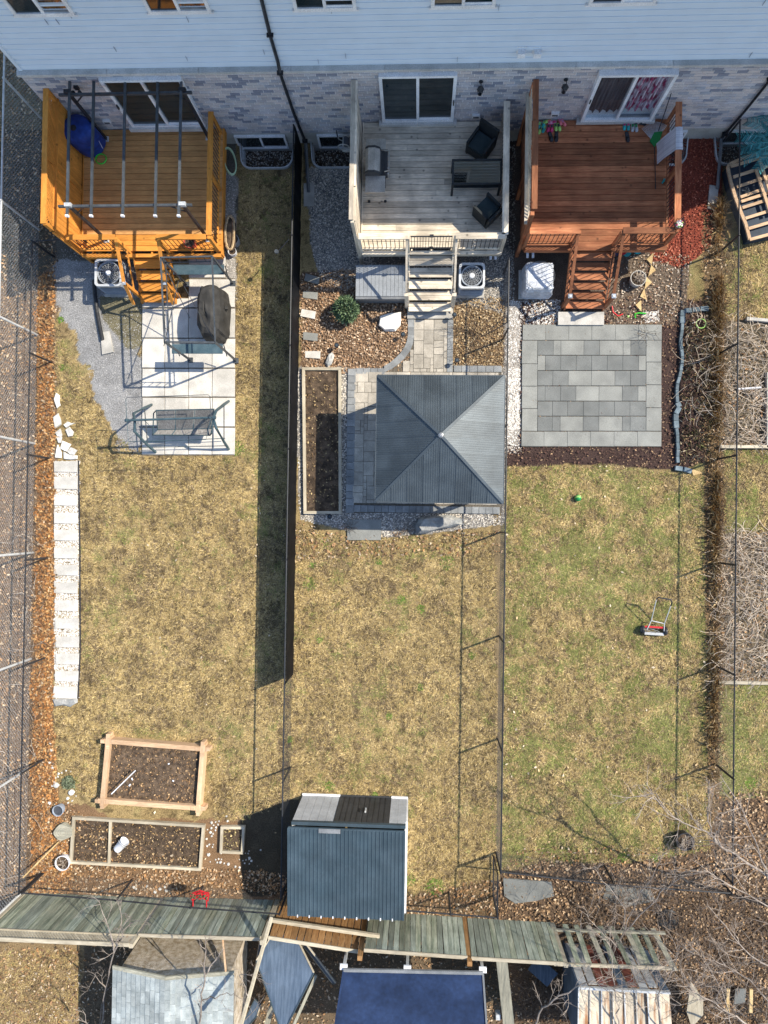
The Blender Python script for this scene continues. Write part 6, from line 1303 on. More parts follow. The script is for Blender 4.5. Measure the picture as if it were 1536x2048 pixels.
for k in range(14): a = random.uniform(0, 6.28); MB().lathe([(.03, 0), (.012, .03)], c + Vector((.08 * math.cos(a), .08 * math.sin(a), .08)), 5).build('leaf', random.choice(['lime', 'whitep', 'pink', 'ever']), t_)
c = o3(1245, 872); one(MB().tube([c, c + Vector((.05, .12, .03)), c + Vector((.1, .1, .05)), c + Vector((.02, .02, .06))], .018, 6), 'spray_nozzle', 'teal', c, 'small teal and grey hose nozzle at the deck edge', 'nozzle')
# ---------------------------------------------------------------- lower right side small things
c = P(1236, 512, .3); t_ = thing('toy_scooter', (c.x, c.y, 0), 'blue toy tricycle with red seat half under the brown deck', 'toy')
for dx, dy, r_ in ((-.12, -.22, .17), (.3, .02, .13), (.62, .12, .15)): MB().lathe([(r_, -.03), (r_, .03), (r_ * .6, .035)], (c.x + dx, c.y + dy + .15, .16), 16, Matrix.Rotation(PI / 2, 3, 'X') if dx < 0 else Matrix.Rotation(.5, 3, 'X')).build('wheel', 'black' if dx < 0 else 'teal', t_)
MB().lathe([(.1, .3), (.14, .34), (.05, .36)], (c.x + .12, c.y + .15, 0), 12).build('seat', 'red', t_); MB().tube([(c.x - .15, c.y, .2), (c.x + .12, c.y + .12, .3), (c.x + .5, c.y + .25, .2)], .025, 6).build('frame', 'blue', t_); MB().tube([(c.x - .15, c.y - .05, .2), (c.x - .12, c.y + .02, .5)], .018, 6).build('steering_post', 'blue', t_)
p = [P(1224, 612, .04), P(1226, 624, .05), P(1236, 632, .04), P(1246, 628, .05)]; one(MB().tube(p, .018, 5), 'plastic_hoop', 'red', p[0], 'bent red plastic hoop at the foot of the brown stairs', 'toy')
p = [P(1271, 636, .05), P(1270, 628, .06), P(1277, 626, .06), P(1292, 627, .06)]; one(MB().tube(p, .02, 5), 'plastic_hoop', 'green', p[0], 'lime green plastic hoop beside the white pebble patch', 'toy')
c = P(1256, 633, .03); one(MB().lathe([(.03, 0), (.04, .03), (.02, .055)], (c.x, c.y, 0), 8), 'plastic_disc', 'lime', c, 'small pale green plastic cap in the chips', 'toy')
cc = P(1402, 647, .12); one(MB().tube([cc + Vector((.14 * math.cos(k * PI / 8), .14 * math.sin(k * PI / 8), 0)) for k in range(16)], .014, 5, closed=True), 'plastic_ring', 'lime', cc, 'lime green ring lying in the dry bed', 'toy')
c = P(1156, 996, .1); bl = thing('ball', c, 'green and white ball on the right lawn', 'ball'); MB().lathe([(.1 * math.sin(k * PI / 10) + .001, -.1 * math.cos(k * PI / 10)) for k in range(11)], (c.x, c.y, .1), 16).build('ball_skin', 'dgreen', bl, smooth=True); MB().lathe([(.101 * math.sin(k * PI / 10) + .001, -.101 * math.cos(k * PI / 10)) for k in range(4, 7)], (c.x, c.y, .1), 16, Matrix.Rotation(1.1, 3, 'X'), cap=False).build('stripe', 'lime', bl, smooth=True)
# reel mower
oz = lambda x, y, z: P(1200 + x / 3.4133, 900 + y / 3.4133, z)
rm = thing('reel_mower', oz(370, 1235, 0), 'red and grey hand reel mower standing on the right lawn', 'lawn mower')
wl, wr = oz(290, 1225, .12), oz(445, 1235, .12); ax = (wr - wl).normalized(); 
for c in (wl, wr): MB().lathe([(.12, -.035), (.125, 0), (.12, .035)], c, 18, Matrix.Rotation(PI / 2, 3, 'Y')).build('wheel', 'black', rm); MB().lathe([(.07, -.04), (.07, .04)], c, 12, Matrix.Rotation(PI / 2, 3, 'Y')).build('wheel_hub', 'grey', rm)
MB().beam(wl + ax * .05 + Vector((0, -.1, .02)), wr - ax * .05 + Vector((0, -.1, .02)), .08, .06).build('rear_roller', 'shedgrey', rm); MB().beam(wl + ax * .05 + Vector((0, .1, .06)), wr - ax * .05 + Vector((0, .1, .06)), .05, .02).build('top_bar', 'red', rm)
for k in range(5):
    a = k * 2 * PI / 5; pp = [wl + ax * (.05 + .42 * t) + Vector((0, .07 * math.cos(a + t * 2), .02 + .07 * math.sin(a + t * 2))) for t in (0, .25, .5, .75, 1)]; MB().tube(pp, .010, 4).build('blade', 'steel', rm)
hl, hr = oz(350, 1165, .22), oz(440, 1185, .22); tl, tr = oz(385, 1020, .75), oz(492, 1040, .75)
MB().tube([wl + ax * .1 + Vector((0, 0, .08)), hl, tl], .014, 6).build('handle_tube', 'galv', rm); MB().tube([wr - ax * .06 + Vector((0, 0, .08)), hr, tr], .014, 6).build('handle_tube', 'galv', rm); MB().tube([hl, hr], .012, 6).build('handle_tube', 'galv', rm)
MB().tube([tl, tl + Vector((.05, .06, .02)), tr + Vector((-.05, .08, .02)), tr, tr.lerp(hr, .15)], .02, 6).build('grip', 'black', rm)
# bottom left things
t_ = thing('tree_stump', P(126, 1665), 'sawn grey tree stump in the leaves beside the low beds', 'tree stump'); c = P(126, 1665, .2)
pts = [(c.x + (.27 + .04 * math.sin(2.3 * a)) * math.cos(a), c.y + (.24 + .03 * math.cos(3 * a)) * math.sin(a)) for a in [k * PI / 9 for k in range(18)]]; MB().prism(pts, 0, .2).build('trunk', 'greyx', t_)
for r_ in (.22, .15, .08): MB().tube([(c.x + (x_ - c.x) * r_ / .27, c.y + (y_ - c.y) * r_ / .27, .201) for x_, y_ in pts], .004, 3, closed=True).build('growth_ring', 'bark', t_)
a, b = P(236, 1697, .13), P(254, 1677, .15); d = (b - a).normalized(); bk = thing('white_bucket', (a.x, a.y, 0), 'white plastic bucket lying on its side in the divided bed', 'bucket')
Mx = d.to_track_quat('Z', 'Y').to_matrix(); MB().lathe([(.115, 0), (.125, .1), (.14, .38), (.15, .385), (.15, .36)], a + Vector((0, 0, .08)), 20, Mx, cap=False).build('body', 'whitep', bk, smooth=True); MB().lathe([(.001, .01), (.114, .01)], a + Vector((0, 0, .08)), 20, Mx, cap=False).build('bottom', 'whitep', bk)
MB().tube([a + Vector((0, 0, .08)) + Mx @ Vector((.15 * math.cos(t), .15 * math.sin(t) * .4 + .1, .33)) for t in [k * PI / 8 for k in range(9)]], .005, 4).build('handle', 'galv', bk)
one(MB().beam(P(223, 1588, .4), P(271, 1541, .45), .03, .03), 'white_stick', 'whitep', P(223, 1588), 'white plastic stick leaning on the raised bed', 'stick')
one(MB().tube([P(117, 1684, .1), P(46, 1755, .5)], .025, 6), 'wooden_pole', 'sandst', P(117, 1684), 'orange yellow pole leaning by the stump', 'pole')
for k, (u, v_) in enumerate(((258, 1572), (336, 1528), (345, 1561), (263, 1556))):
    p = P(u, v_, .17); one(MB().beam(p, p + Vector((.05, .06 - .04 * k, .01)), .04, .012), 'plastic_scrap', 'whitep', p, ('white scrap near the foot of the stick', 'white scrap high in the raised bed', 'white scrap right of centre in the raised bed', 'white scrap beside the stick')[k], 'scrap')
rp = thing('hanging_planter', P(400, 1795, 1.2), 'red hanging planter holding three dark plants on the back fence', 'planter')
for k, u in enumerate((388, 400, 412)):
    c = P(u, 1792 + (k == 1) * -1, 1.25); MB().lathe([(.07, -.12), (.1, .03), (.09, .03)], c, 12).build('pot', 'red', rp); mm = MB()
    for j in range(26): a = random.uniform(0, 6.28); r_ = random.uniform(.02, .085); mm.lathe([(.018, 0), (.006, .02)], c + Vector((r_ * math.cos(a), r_ * math.sin(a), random.uniform(.02, .07))), 4)
    tag(mm.build('plant', 'ever', rp), kind='stuff')
MB().tube([P(384, 1800, 1.2), P(386, 1786, 1.25), P(400, 1781, 1.26), P(415, 1786, 1.25), P(416, 1802, 1.2)], .02, 6).build('bracket', 'red', rp)
for u in (386, 413): MB().tube([P(u, 1800, 1.2), P(u, 1815, 1.05)], .02, 5).build('hook_arm', 'red', rp)
c = P(1338, 1841, .12); t_ = thing('bin_lid', (c.x, c.y, 0), 'round black lid lying in the leaves behind the broken fence', 'lid'); MB().lathe([(.3, 0), (.3, .08), (.26, .1), (.24, .07), (.05, .09), (.03, .12)], (c.x, c.y, 0), 24).build('lid', 'charcoal', t_); MB().tube([(c.x - .2, c.y + .05, .1), (c.x + .18, c.y - .04, .1)], .008, 4).build('crack', 'black', t_)
one(MB().tube([P(1015, 590, .03), P(1018, 620, .04), P(1014, 645, .03), P(990, 660, .04), P(960, 675, .03), P(985, 655, .04), P(1010, 635, .03), P(1010, 600, .03)], .016, 6), 'soaker_hose', 'black', P(1015, 620), 'black hose curling under the middle fence beside the bare shrub', 'hose')
c = P(562, 497, .9); t_ = thing('dangling_lamp', c, 'small black lamp on an arm hanging over the screened fence', 'lamp'); MB().tube([P(578, 478, 1.28), P(566, 492, 1.2), P(556, 502, 1.15)], .014, 5).build('arm', 'black', t_); MB().lathe([(.03, 0), (.07, .05), (.06, .1)], P(554, 505, 1.1), 10).build('lamp_head', 'gtube', t_)
# ================================================================ BEYOND THE BACK FENCE
# gabled shed with pale shingles
ns = thing('old_shed', P(340, 1990), 'old shed behind the fence with rough brown gable and pale shingle roof', 'shed')
yf = P(225, 1937, 2.2).y; xa, xb = P(225, 1937, 2.2).x, P(468, 1937, 2.2).x; xm = P(330, 1958, 2.55).x; yb = yf - 4.2
MB().add([(xa + .15, yf - .1, 0), (xb - .15, yf - .1, 0), (xb - .15, yf - .1, 2.15), (xm, yf - .1, 2.5), (xa + .15, yf - .1, 2.15), (xa + .15, yb, 0), (xb - .15, yb, 0), (xb - .15, yb, 2.15), (xm, yb, 2.5), (xa + .15, yb, 2.15)], [(0, 1, 2, 3, 4), (9, 8, 7, 6, 5), (0, 4, 9, 5), (1, 6, 7, 2)]).build('wall', 'gable', ns)
MB().add([(xa, yf, 2.16), (xm, yf, 2.52), (xb, yf, 2.16), (xa, yb, 2.16), (xm, yb, 2.52), (xb, yb, 2.16)], [(0, 1, 4, 3), (1, 2, 5, 4)]).build('roof_deck', 'roofsh', ns)
for s_, (pa, pb) in enumerate((((xa, 2.17), (xm, 2.53)), ((xm, 2.53), (xb, 2.17)))):
    MB().beam((pa[0], yf + .02, pa[1]), (pb[0], yf + .02, pb[1]), .05, .1, up=(0, 1, 0)).build('barge_board', 'greyx', ns)
    L_ = math.hypot(pb[0] - pa[0], pb[1] - pa[1]); nc = int(L_ / .14)
    for i in range(nc):
        t0_, t1_ = i / nc, (i + 1) / nc; y_ = yf - random.uniform(0, .25); first = True
        while y_ > yb:
            y2 = y_ - random.uniform(.26, .34); A = Vector((pa[0] + (pb[0] - pa[0]) * t0_, 0, pa[1] + (pb[1] - pa[1]) * t0_)); B = Vector((pa[0] + (pb[0] - pa[0]) * t1_, 0, pa[1] + (pb[1] - pa[1]) * t1_))
            lo, hi = (.022, .008) if s_ == 0 else (.008, .022); g_ = .006; rz_ = random.uniform(0, .006)
            if y_ > P(300, 2075, 2.2).y:
                MB().add([(A.x, (yf if first else y_ - g_), A.z + lo + rz_), (B.x, (yf if first else y_ - g_), B.z + hi + rz_), (B.x, y2, B.z + hi + rz_), (A.x, y2, A.z + lo + rz_), (A.x, (yf if first else y_ - g_), A.z), (B.x, (yf if first else y_ - g_), B.z), (B.x, y2, B.z), (A.x, y2, A.z)], [(0, 3, 2, 1), (0, 1, 5, 4), (1, 2, 6, 5), (2, 3, 7, 6), (3, 0, 4, 7)]).build('shingle', 'shingle', ns)
            y_ = y2; first = False
one(MB().beam(P(445, 1870, 1.4), P(452, 1945, 2.2), .16, .04, up=(1, 0, 0)), 'leaning_board', 'tany', P(448, 1905), 'tan board leaning at the right side of the old shed', 'board')
# dark blue grey sheets
def sheet(pts, th, lab, mt='bluegrey', edge=True, name='leaning_sheet'):
    v = [P(*p) for p in pts]; n = len(v); nn = (v[1] - v[0]).cross(v[2] - v[0]).normalized(); nn = nn if nn.z > 0 else -nn; c = sum(v, Vector()) / n; t_ = thing(name, (c.x, c.y, 0), lab, 'sheet')
    MB().add([p + nn * th / 2 for p in v] + [p - nn * th / 2 for p in v], [tuple(range(n)), tuple(range(2 * n - 1, n - 1, -1))] + [(i, n + i, n + (i + 1) % n, (i + 1) % n) for i in range(n)]).build('panel', mt, t_)
    if edge:
        for i in range(n): MB().beam(v[i] + nn * .01, v[(i + 1) % n] + nn * .01, .03, .05).build('edge_strip', 'oldtanx' if i % 2 else 'slate', t_)
    return t_
sheet([(545, 1868, 1.0), (592, 1872, 1.1), (628, 1945, 1.35), (575, 2050, 1.5), (562, 2060, 1.5), (513, 1920, 1.2)], .03, 'large blue grey sheet leaning below the brown fence section')
sheet([(604, 1886, 1.0), (612, 1886, 1.2), (672, 1965, 1.3), (666, 1966, .6)], .04, 'narrow dark sheet standing on edge right of the large one')
sheet([(522, 1870, .8), (543, 1868, .9), (508, 1965, .9), (500, 2000, .8)], .03, 'dark blue sheet between the pole and the large sheet')
sheet([(510, 1998, .8), (522, 2008, .8), (515, 2030, .8), (490, 2060, .8), (484, 2050, .8)], .03, 'small blue grey sheet with rounded corner at the bottom edge')
for (a, b, w_, lab) in ((((548, 2000, .9), (530, 2060, .9)), None, .12, 'dark board beneath the large blue sheet'), (((632, 1948, 1.2), (585, 2052, 1.4)), None, .08, 'grey board along the right edge of the large sheet')):
    pass
one(MB().beam(P(632, 1950, 1.3), P(583, 2060, 1.5), .08, .08), 'loose_board', 'greyy', P(610, 2000), 'grey board along the right edge of the large blue sheet', 'board'); one(MB().beam(P(550, 1990, .6), P(528, 2070, .6), .16, .04), 'loose_board', 'greyy', P(540, 2030), 'dark board lying left of the large blue sheet', 'board')
one(MB().beam(P(543, 1835, 1.9), P(478, 2065, 3.9), .07, .09, up=(0, 1, 0)), 'leaning_pole', 'oldtany', P(520, 1900), 'long weathered pole leaning outward between the two sheds', 'pole')
# navy canopy roof
cv = thing('canopy', P(825, 2000), 'flat navy blue canvas canopy behind the fence', 'canopy'); q = [P(687, 1942, 2.2), P(966, 1948, 2.2), P(976, 2090, 2.35), P(664, 2090, 2.35)]
N1, N2 = 12, 8; v = []; fs = []
for j in range(N2 + 1):
    for i in range(N1 + 1): t, s_ = i / N1, j / N2; p = q[0].lerp(q[1], t).lerp(q[3].lerp(q[2], t), s_); v.append(p + Vector((0, 0, -.06 * math.sin(PI * t) * math.sin(PI * s_) + random.uniform(-.008, .008))))
for j in range(N2):
    for i in range(N1): a = j * (N1 + 1) + i; fs.append((a, a + N1 + 1, a + N1 + 2, a + 1))
MB().add(v, fs).build('canvas', 'navyroof', cv, smooth=True); MB().beam(q[0] + Vector((0, .03, 0)), q[1] + Vector((0, .03, 0)), .08, .06).build('frame_rail', 'grey', cv); MB().beam(q[0], q[3], .05, .06).build('frame_rail', 'navyroof', cv); MB().beam(q[1], q[2], .05, .06).build('frame_rail', 'grey', cv)
for p in q[:2] + [q[0].lerp(q[1], .46)]:
    MB().box(p.x - .04, p.x + .04, p.y - .02, p.y + .06, 0, 2.1).build('post', 'galv', cv); MB().box(p.x - .1, p.x + .1, p.y, p.y + .14, 2.1, 2.16).build('corner_bracket', 'whitep', cv)
t_ = thing('wooden_fence', P(1010, 1980), 'grey plank fence running away from the back fence right of the navy canopy', 'fence')
a, b = P(1003, 1918, 1.95), P(1022, 2090, 1.95); d = b - a
for i in range(16): p = a + d * (i + .5) / 16; MB().box(p.x - .012, p.x + .012, p.y - abs(d.y) / 33, p.y + abs(d.y) / 33, .05, 1.9).build('fence_board', 'greyz', t_)
MB().beam(a, b, .3, .05).build('top_cap', 'greyy', t_)
MB().box(a.x - .12, a.x, a.y - 1.7, a.y - 1.55, 1.7, 1.9).build('bracket', 'galv', t_)
# derelict shed
ds = thing('derelict_shed', P(1250, 2010), 'derelict shed with rusty white ribbed roof under the bare branches', 'shed')
q = [P(1157, 1975, 2.1), P(1340, 1985, 2.1), P(1350, 2100, 2.2), P(1155, 2100, 2.2)]
for i in range(8):
    t0_, t1_ = i / 8, (i + 1) / 8 - .008; v4 = [q[0].lerp(q[1], t0_), q[0].lerp(q[1], t1_), q[3].lerp(q[2], t1_), q[3].lerp(q[2], t0_)]; up_ = Vector((0, 0, -.02 * (i % 3)))
    MB().add([p + up_ for p in v4] + [p + up_ - Vector((0, 0, .015)) for p in v4], [(0, 3, 2, 1), (4, 5, 6, 7), (0, 1, 5, 4), (1, 2, 6, 5), (2, 3, 7, 6), (3, 0, 4, 7)]).build('roof_sheet', 'rust', ds)
    MB().beam(v4[0] + Vector((0, 0, .02)), v4[3] + Vector((0, 0, .02)), .03, .035).build('roof_rib', 'conc' if i % 2 else 'galv', ds)
MB().beam(q[0], q[1], .06, .08).build('front_trim', 'galv', ds)
for i in range(9):
    x = q[0].x + .05 + (q[1].x - q[0].x) * i / 9; MB().box(x, x + .22, q[0].y - .04, q[0].y - .015, .05, 2.0 - .1 * (i % 2)).build('wall_board', random.choice(['redbrown', 'bluegrey', 'shedgrey', 'redbrown']), ds)
MB().box(q[0].x, q[0].x + .04, q[3].y, q[0].y, 0, 2.05).build('side_wall', 'bluegrey', ds)
one(MB().prism(PP((1368, 1940), (1392, 1975), (1392, 2005), (1370, 2030), (1360, 2000)), .5, .53), 'plywood_piece', 'oldtany', P(1375, 1990), 'five-sided plywood piece right of the derelict shed', 'board')
one(MB().add([], []).beam(P(1066, 1925, .5), P(1105, 1960, .6), .5, .03), 'tarp_sheet', 'bluegrey', P(1085, 1940), 'blue grey sheet leaning behind the fence left of the derelict shed', 'sheet')
for u in (1456, 1502): one(MB().beam(P(u, 1978, .3), P(u - 1, 2025, .3), .09, .06), 'yellow_timber', 'sandst', P(u, 1990), ('left' if u < 1480 else 'right') + ' one of two short yellow timbers at the lower right', 'timber', 'short yellow timbers')
sheet([(1470, 1978, .25), (1492, 1976, .25), (1490, 2005, .25), (1468, 2008, .25)], .03, 'pale grey panel between the yellow timbers', 'slabdark', False, 'grey_panel')
# slatted frame and teal plant at upper right
sf = thing('slatted_frame', P(1500, 400), 'dark blue tub shaped frame with bare wooden slats beyond the right fence', 'frame')
oo = lambda x, y, z: P(1380 + x / 6.827, 220 + y / 6.827, z)
Lp = [(900, 600), (700, 670), (560, 730), (515, 770), (525, 850), (560, 1000), (620, 1200), (690, 1390), (760, 1560), (815, 1770)]
rim = [oo(x, y, .42) for x, y in Lp]; inn = [oo(x + 40, y + 8, .42) for x, y in Lp]
for i in range(len(rim) - 1): MB().beam(rim[i], rim[i + 1], .09, .05).build('rim_board', 'tanx', sf)
low = [(p.x, p.y) for p in rim] + [(oo(1200, 1690, .42).x, oo(1200, 1690, .42).y), (oo(1250, 560, .42).x, oo(1250, 560, .42).y)]
MB().prism(low, .02, .3).build('tub', mk('tub_dark_blue', (.012, .025, .045), (.02, .04, .07), rough=.6), sf)
for (a, b) in (((555, 770), (1300, 560)), ((590, 915), (1300, 690)), ((640, 1050), (1300, 830)), ((690, 1190), (1000, 1080)), ((700, 1250), (1300, 1060)), ((715, 1335), (1300, 1150)), ((755, 1480), (1300, 1310)), ((800, 1620), (1300, 1470)), ((815, 1770), (1300, 1640))): MB().beam(oo(*a, .44), oo(*b, .44), .085, .03).build('slat', 'tanx', sf)
for (a, b) in (((900, 810), (1100, 1420)), ((950, 680), (1180, 1400))): MB().beam(oo(*a, .49), oo(*b, .49), .08, .04).build('cross_slat', 'tany', sf)
tp_ = thing('teal_conifer', oo(1000, 500, 0), 'teal green plant with drooping feathery fronds at the upper right edge', 'plant'); c0 = oo(1150, 480, .9)
for k in range(15):
    a = -2.9 + k * .42 + random.uniform(-.15, .15); L_ = random.uniform(.75, 1.15); pts = [c0 + Vector((math.cos(a) * L_ * t, math.sin(a) * L_ * t, .55 * math.sin(t * 2.2) - .25 * t)) for t in (0, .2, .4, .6, .8, 1)]; m_ = MB(); m_.tube(pts, .016, 4, r1=.005)
    for j in range(26):
        t = .1 + .9 * j / 26; i0 = min(int(t * 5), 4); p = pts[i0].lerp(pts[i0 + 1], t * 5 - i0)
        for s_ in (-1, 1): e = p + Vector((math.cos(a + s_ * 1.1) * .17, math.sin(a + s_ * 1.1) * .17, -.05 + random.uniform(-.03, .03))); m_.beam(p, e, .02, .006)
    tag(m_.build('frond', 'blugreen', tp_), kind='stuff')
MB().tube([oo(1150, 480, .0), c0], .05, 7).build('stem', 'barkd', tp_)
# ================================================================ PLANTS
# globe evergreen
gs = thing('globe_evergreen', P(692, 622), 'round green conifer shrub standing in the leaf bed', 'shrub'); c = P(692, 620, .3)
MB().tube([(c.x, c.y, 0), (c.x, c.y, .35)], .04, 6).build('trunk', 'barkd', gs)
n = 2600; th = rng.uniform(0, 2 * PI, n); ph = np.arccos(rng.uniform(-.35, 1, n)); lum = .62 + .38 * fbm(np.cos(th) * 3 + 5, np.sin(th) * 3 + ph * 2, .7, 55); R_ = .40 * (.72 + .45 * lum) * rng.uniform(.8, 1.04, n)
dx_, dy_, dz_ = np.sin(ph) * np.cos(th), np.sin(ph) * np.sin(th), np.cos(ph); bpos = np.stack([c.x + R_ * dx_ * .8, c.y + R_ * dy_ * .8, .32 + R_ * dz_ * .9], 1); V = np.zeros((n, 3, 3)); perp = rng.normal(size=(n, 3)) * .016; L_ = rng.uniform(.05, .09, n)[:, None]; dd = np.stack([dx_, dy_, dz_], 1) + rng.normal(size=(n, 3)) * .45
V[:, 0] = bpos - perp; V[:, 1] = bpos + perp; V[:, 2] = bpos + dd * L_
f_ = stuff('foliage', V.reshape(-1, 3), 3, pick(n, [(.10, .16, .08), (.16, .23, .12), (.22, .30, .18), (.06, .10, .05)], .3), None); f_.parent = gs; f_.location = -Vector(gs.location)
c = P(140, 1563); n = 700; th = rng.uniform(0, 2 * PI, n); r_ = .2 * np.sqrt(rng.random(n)); ss_ = thing('small_shrub', c, 'small grey green shrub ringed by white stones near the left fence', 'shrub')
V = np.zeros((n, 3, 3)); bpos = np.stack([c.x + r_ * np.cos(th), c.y + r_ * np.sin(th), .05 + .14 * (1 - r_ / .22)], 1); perp = rng.normal(size=(n, 3)) * .012; V[:, 0] = bpos - perp; V[:, 1] = bpos + perp; V[:, 2] = bpos + rng.normal(size=(n, 3)) * .03 + [0, 0, .04]
f_ = stuff('foliage', V.reshape(-1, 3), 3, pick(n, [(.18, .22, .15), (.26, .30, .2), (.12, .15, .09)], .3), None); f_.parent = ss_; f_.location = -Vector(ss_.location)
def grow(m_, p, d, L_, r, depth, spread=.5, up=.0, seg=4, kink=.16):
    pts = [p]; q = p.copy(); d = d.normalized()
    for i in range(seg): d = (d + Vector((random.gauss(0, kink), random.gauss(0, kink), random.gauss(0, kink) * .6 + up))).normalized(); q = q + d * L_ / seg; pts.append(q.copy())
    m_.tube(pts, r, 4 if r > .008 else 3, r1=r * .55)
    if depth <= 0: return
    for k in range(random.choice((2, 3, 3)) if depth > 1 else 3):
        t = random.uniform(.3, 1); i0 = min(int(t * seg), seg - 1); b = pts[i0].lerp(pts[i0 + 1], t * seg - i0); nd = d + Vector((random.gauss(0, spread), random.gauss(0, spread), random.gauss(0, spread) * .5)); grow(m_, b, nd, L_ * random.uniform(.5, .75), r * .6, depth - 1, spread, up, max(3, seg - 1), kink)
def bush(u, v_, h, n, L_, lab, mat='bark', r=.012, name='bare_shrub', spread=.45, flat=.9, depth=2, cat='shrub'):
    c = P(u, v_); t_ = thing(name, c, lab, cat); m_ = MB()
    for k in range(n): a = 2 * PI * k / n + random.uniform(-.3, .3); grow(m_, c + Vector((0, 0, .03)), Vector((math.cos(a), math.sin(a), flat)), L_ * random.uniform(.7, 1.1), r, depth, spread, .03)
    tag(m_.build('branches', mat, t_), kind='stuff'); return t_
bush(947, 668, .8, 12, .75, 'bare leafless shrub in the golden leaves below the middle cooling unit', 'barkd', .009)
bush(1290, 668, .5, 8, .3, 'dry brown plant flopping over the grey patio top edge', 'barkd', .007)
bush(700, 1052, .3, 12, .28, 'dead brown perennial clump below the long timber bed', 'barkd', .006, 'dead_perennial', cat='plant')
bush(815, 1060, .3, 10, .25, 'dead perennial clump left of the long grey boulder', 'barkd', .006, 'dead_perennial', cat='plant')
bush(800, 1075 - 10, .3, 6, .2, 'low dead clump at the lawn edge left of the boulder', 'barkd', .006, 'dead_perennial', cat='plant')
# dry stalks along the right fence
def stalks(name, x, y, ln, lab, cols, lean=(-.5, .1), w_=.008, par=None):
    n = len(x); L_ = rng.uniform(*ln, n); V = np.zeros((n, 4, 3)); b = np.stack([x, y, np.zeros(n)], 1); dx_ = lean[0] + rng.normal(0, .38, n); dy_ = rng.normal(0, .4, n); k = np.stack([dx_, dy_, np.ones(n)], 1); k /= np.linalg.norm(k, axis=1)[:, None]; s_ = rng.normal(size=(n, 3)) * w_
    m_ = b + k * L_[:, None] * .6; V[:, 0] = b - s_; V[:, 1] = b + s_; V[:, 2] = m_ + s_; V[:, 3] = m_ + k * L_[:, None] * .45 + np.stack([dx_ * .12, dy_ * .12, -L_ * .12], 1)
    return stuff(name, V.reshape(-1, 3), 4, cols, lab, faces=[(0, 1, 2), (0, 2, 3)])
ys_ = rng.uniform(P(1434, 1560).y, P(1434, 400).y, 7600); dn = fbm(ys_ * 0, ys_, 1.6, 77); keep_ = rng.random(len(ys_)) < np.clip((dn - .28) * 2.2, .12, 1); ys_ = ys_[keep_]; dn = dn[keep_]
xs_ = 8.88 + rng.normal(0, .09, len(ys_))
stalks('dry_grass_strip', xs_, ys_, (.12, .48), 'tall dry brown grass along the right black fence', pick(len(xs_), [(.54, .40, .20), (.38, .26, .12), (.60, .47, .27), (.26, .17, .09)], .25), (-.12, 0), .006)
x, y = scatter(PP((1368, 640), (1425, 640), (1420, 930), (1362, 925)), 260, .05, 2); stalks('dry_stalks', x, y, (.06, .22), 'dry stalks in the bed behind the blue grey edging', pick(len(x), [(.36, .28, .16), (.24, .17, .1), (.48, .4, .27), (.16, .17, .07)], .3), (0, 0), .008)
x, y = scatter(PP((1020, 600), (1440, 1720), (1440, 1990), (1180, 1990)), 0.0001, .05, 2)
for uvs, nn_, lab in ((((1442, 650), (1570, 650), (1570, 890), (1442, 890)), 520, 'pale dry vines tangled in the upper neighbouring bed'), (((1437, 1080), (1570, 1060), (1570, 1355), (1437, 1355)), 760, 'pale dry vines tangled in the lower neighbouring bed'), (((1370, 640), (1425, 630), (1425, 830), (1365, 830)), 80, 'thin pale vines in the bed right of the edging'), (((1150, 1850), (1560, 1780), (1560, 2080), (1150, 2080)), 2300, 'brown bramble tangle in the lower right corner'), (((1045, 1940), (1155, 1935), (1155, 2080), (1040, 2080)), 420, 'brown bramble left of the derelict shed'), (((0, 1000), (70, 1000), (70, 1750), (10, 1750)), 90, 'thin grey twigs outside the left fence')):
    a_ = np.array(PP(*uvs)); m_ = MB(); x0_, y0_ = a_.min(0); x1_, y1_ = a_.max(0)
    for k in range(nn_):
        p = Vector((random.uniform(x0_, x1_), random.uniform(y0_, y1_), random.uniform(.02, .25))); a = random.uniform(0, 6.28); cu = random.gauss(0, .9); L_ = random.uniform(.2, .6); pts = [p]
        for j in range(5): a += cu * .3; p = p + Vector((math.cos(a) * L_ / 4, math.sin(a) * L_ / 4, random.uniform(-.03, .04))); p.z = max(p.z, .02); pts.append(p.copy())
        m_.tube(pts, random.uniform(.004, .009), 3)
    tag(m_.build('dry_vines', 'barkd' if 'brown' in lab else 'twig'), lab, kind='stuff')
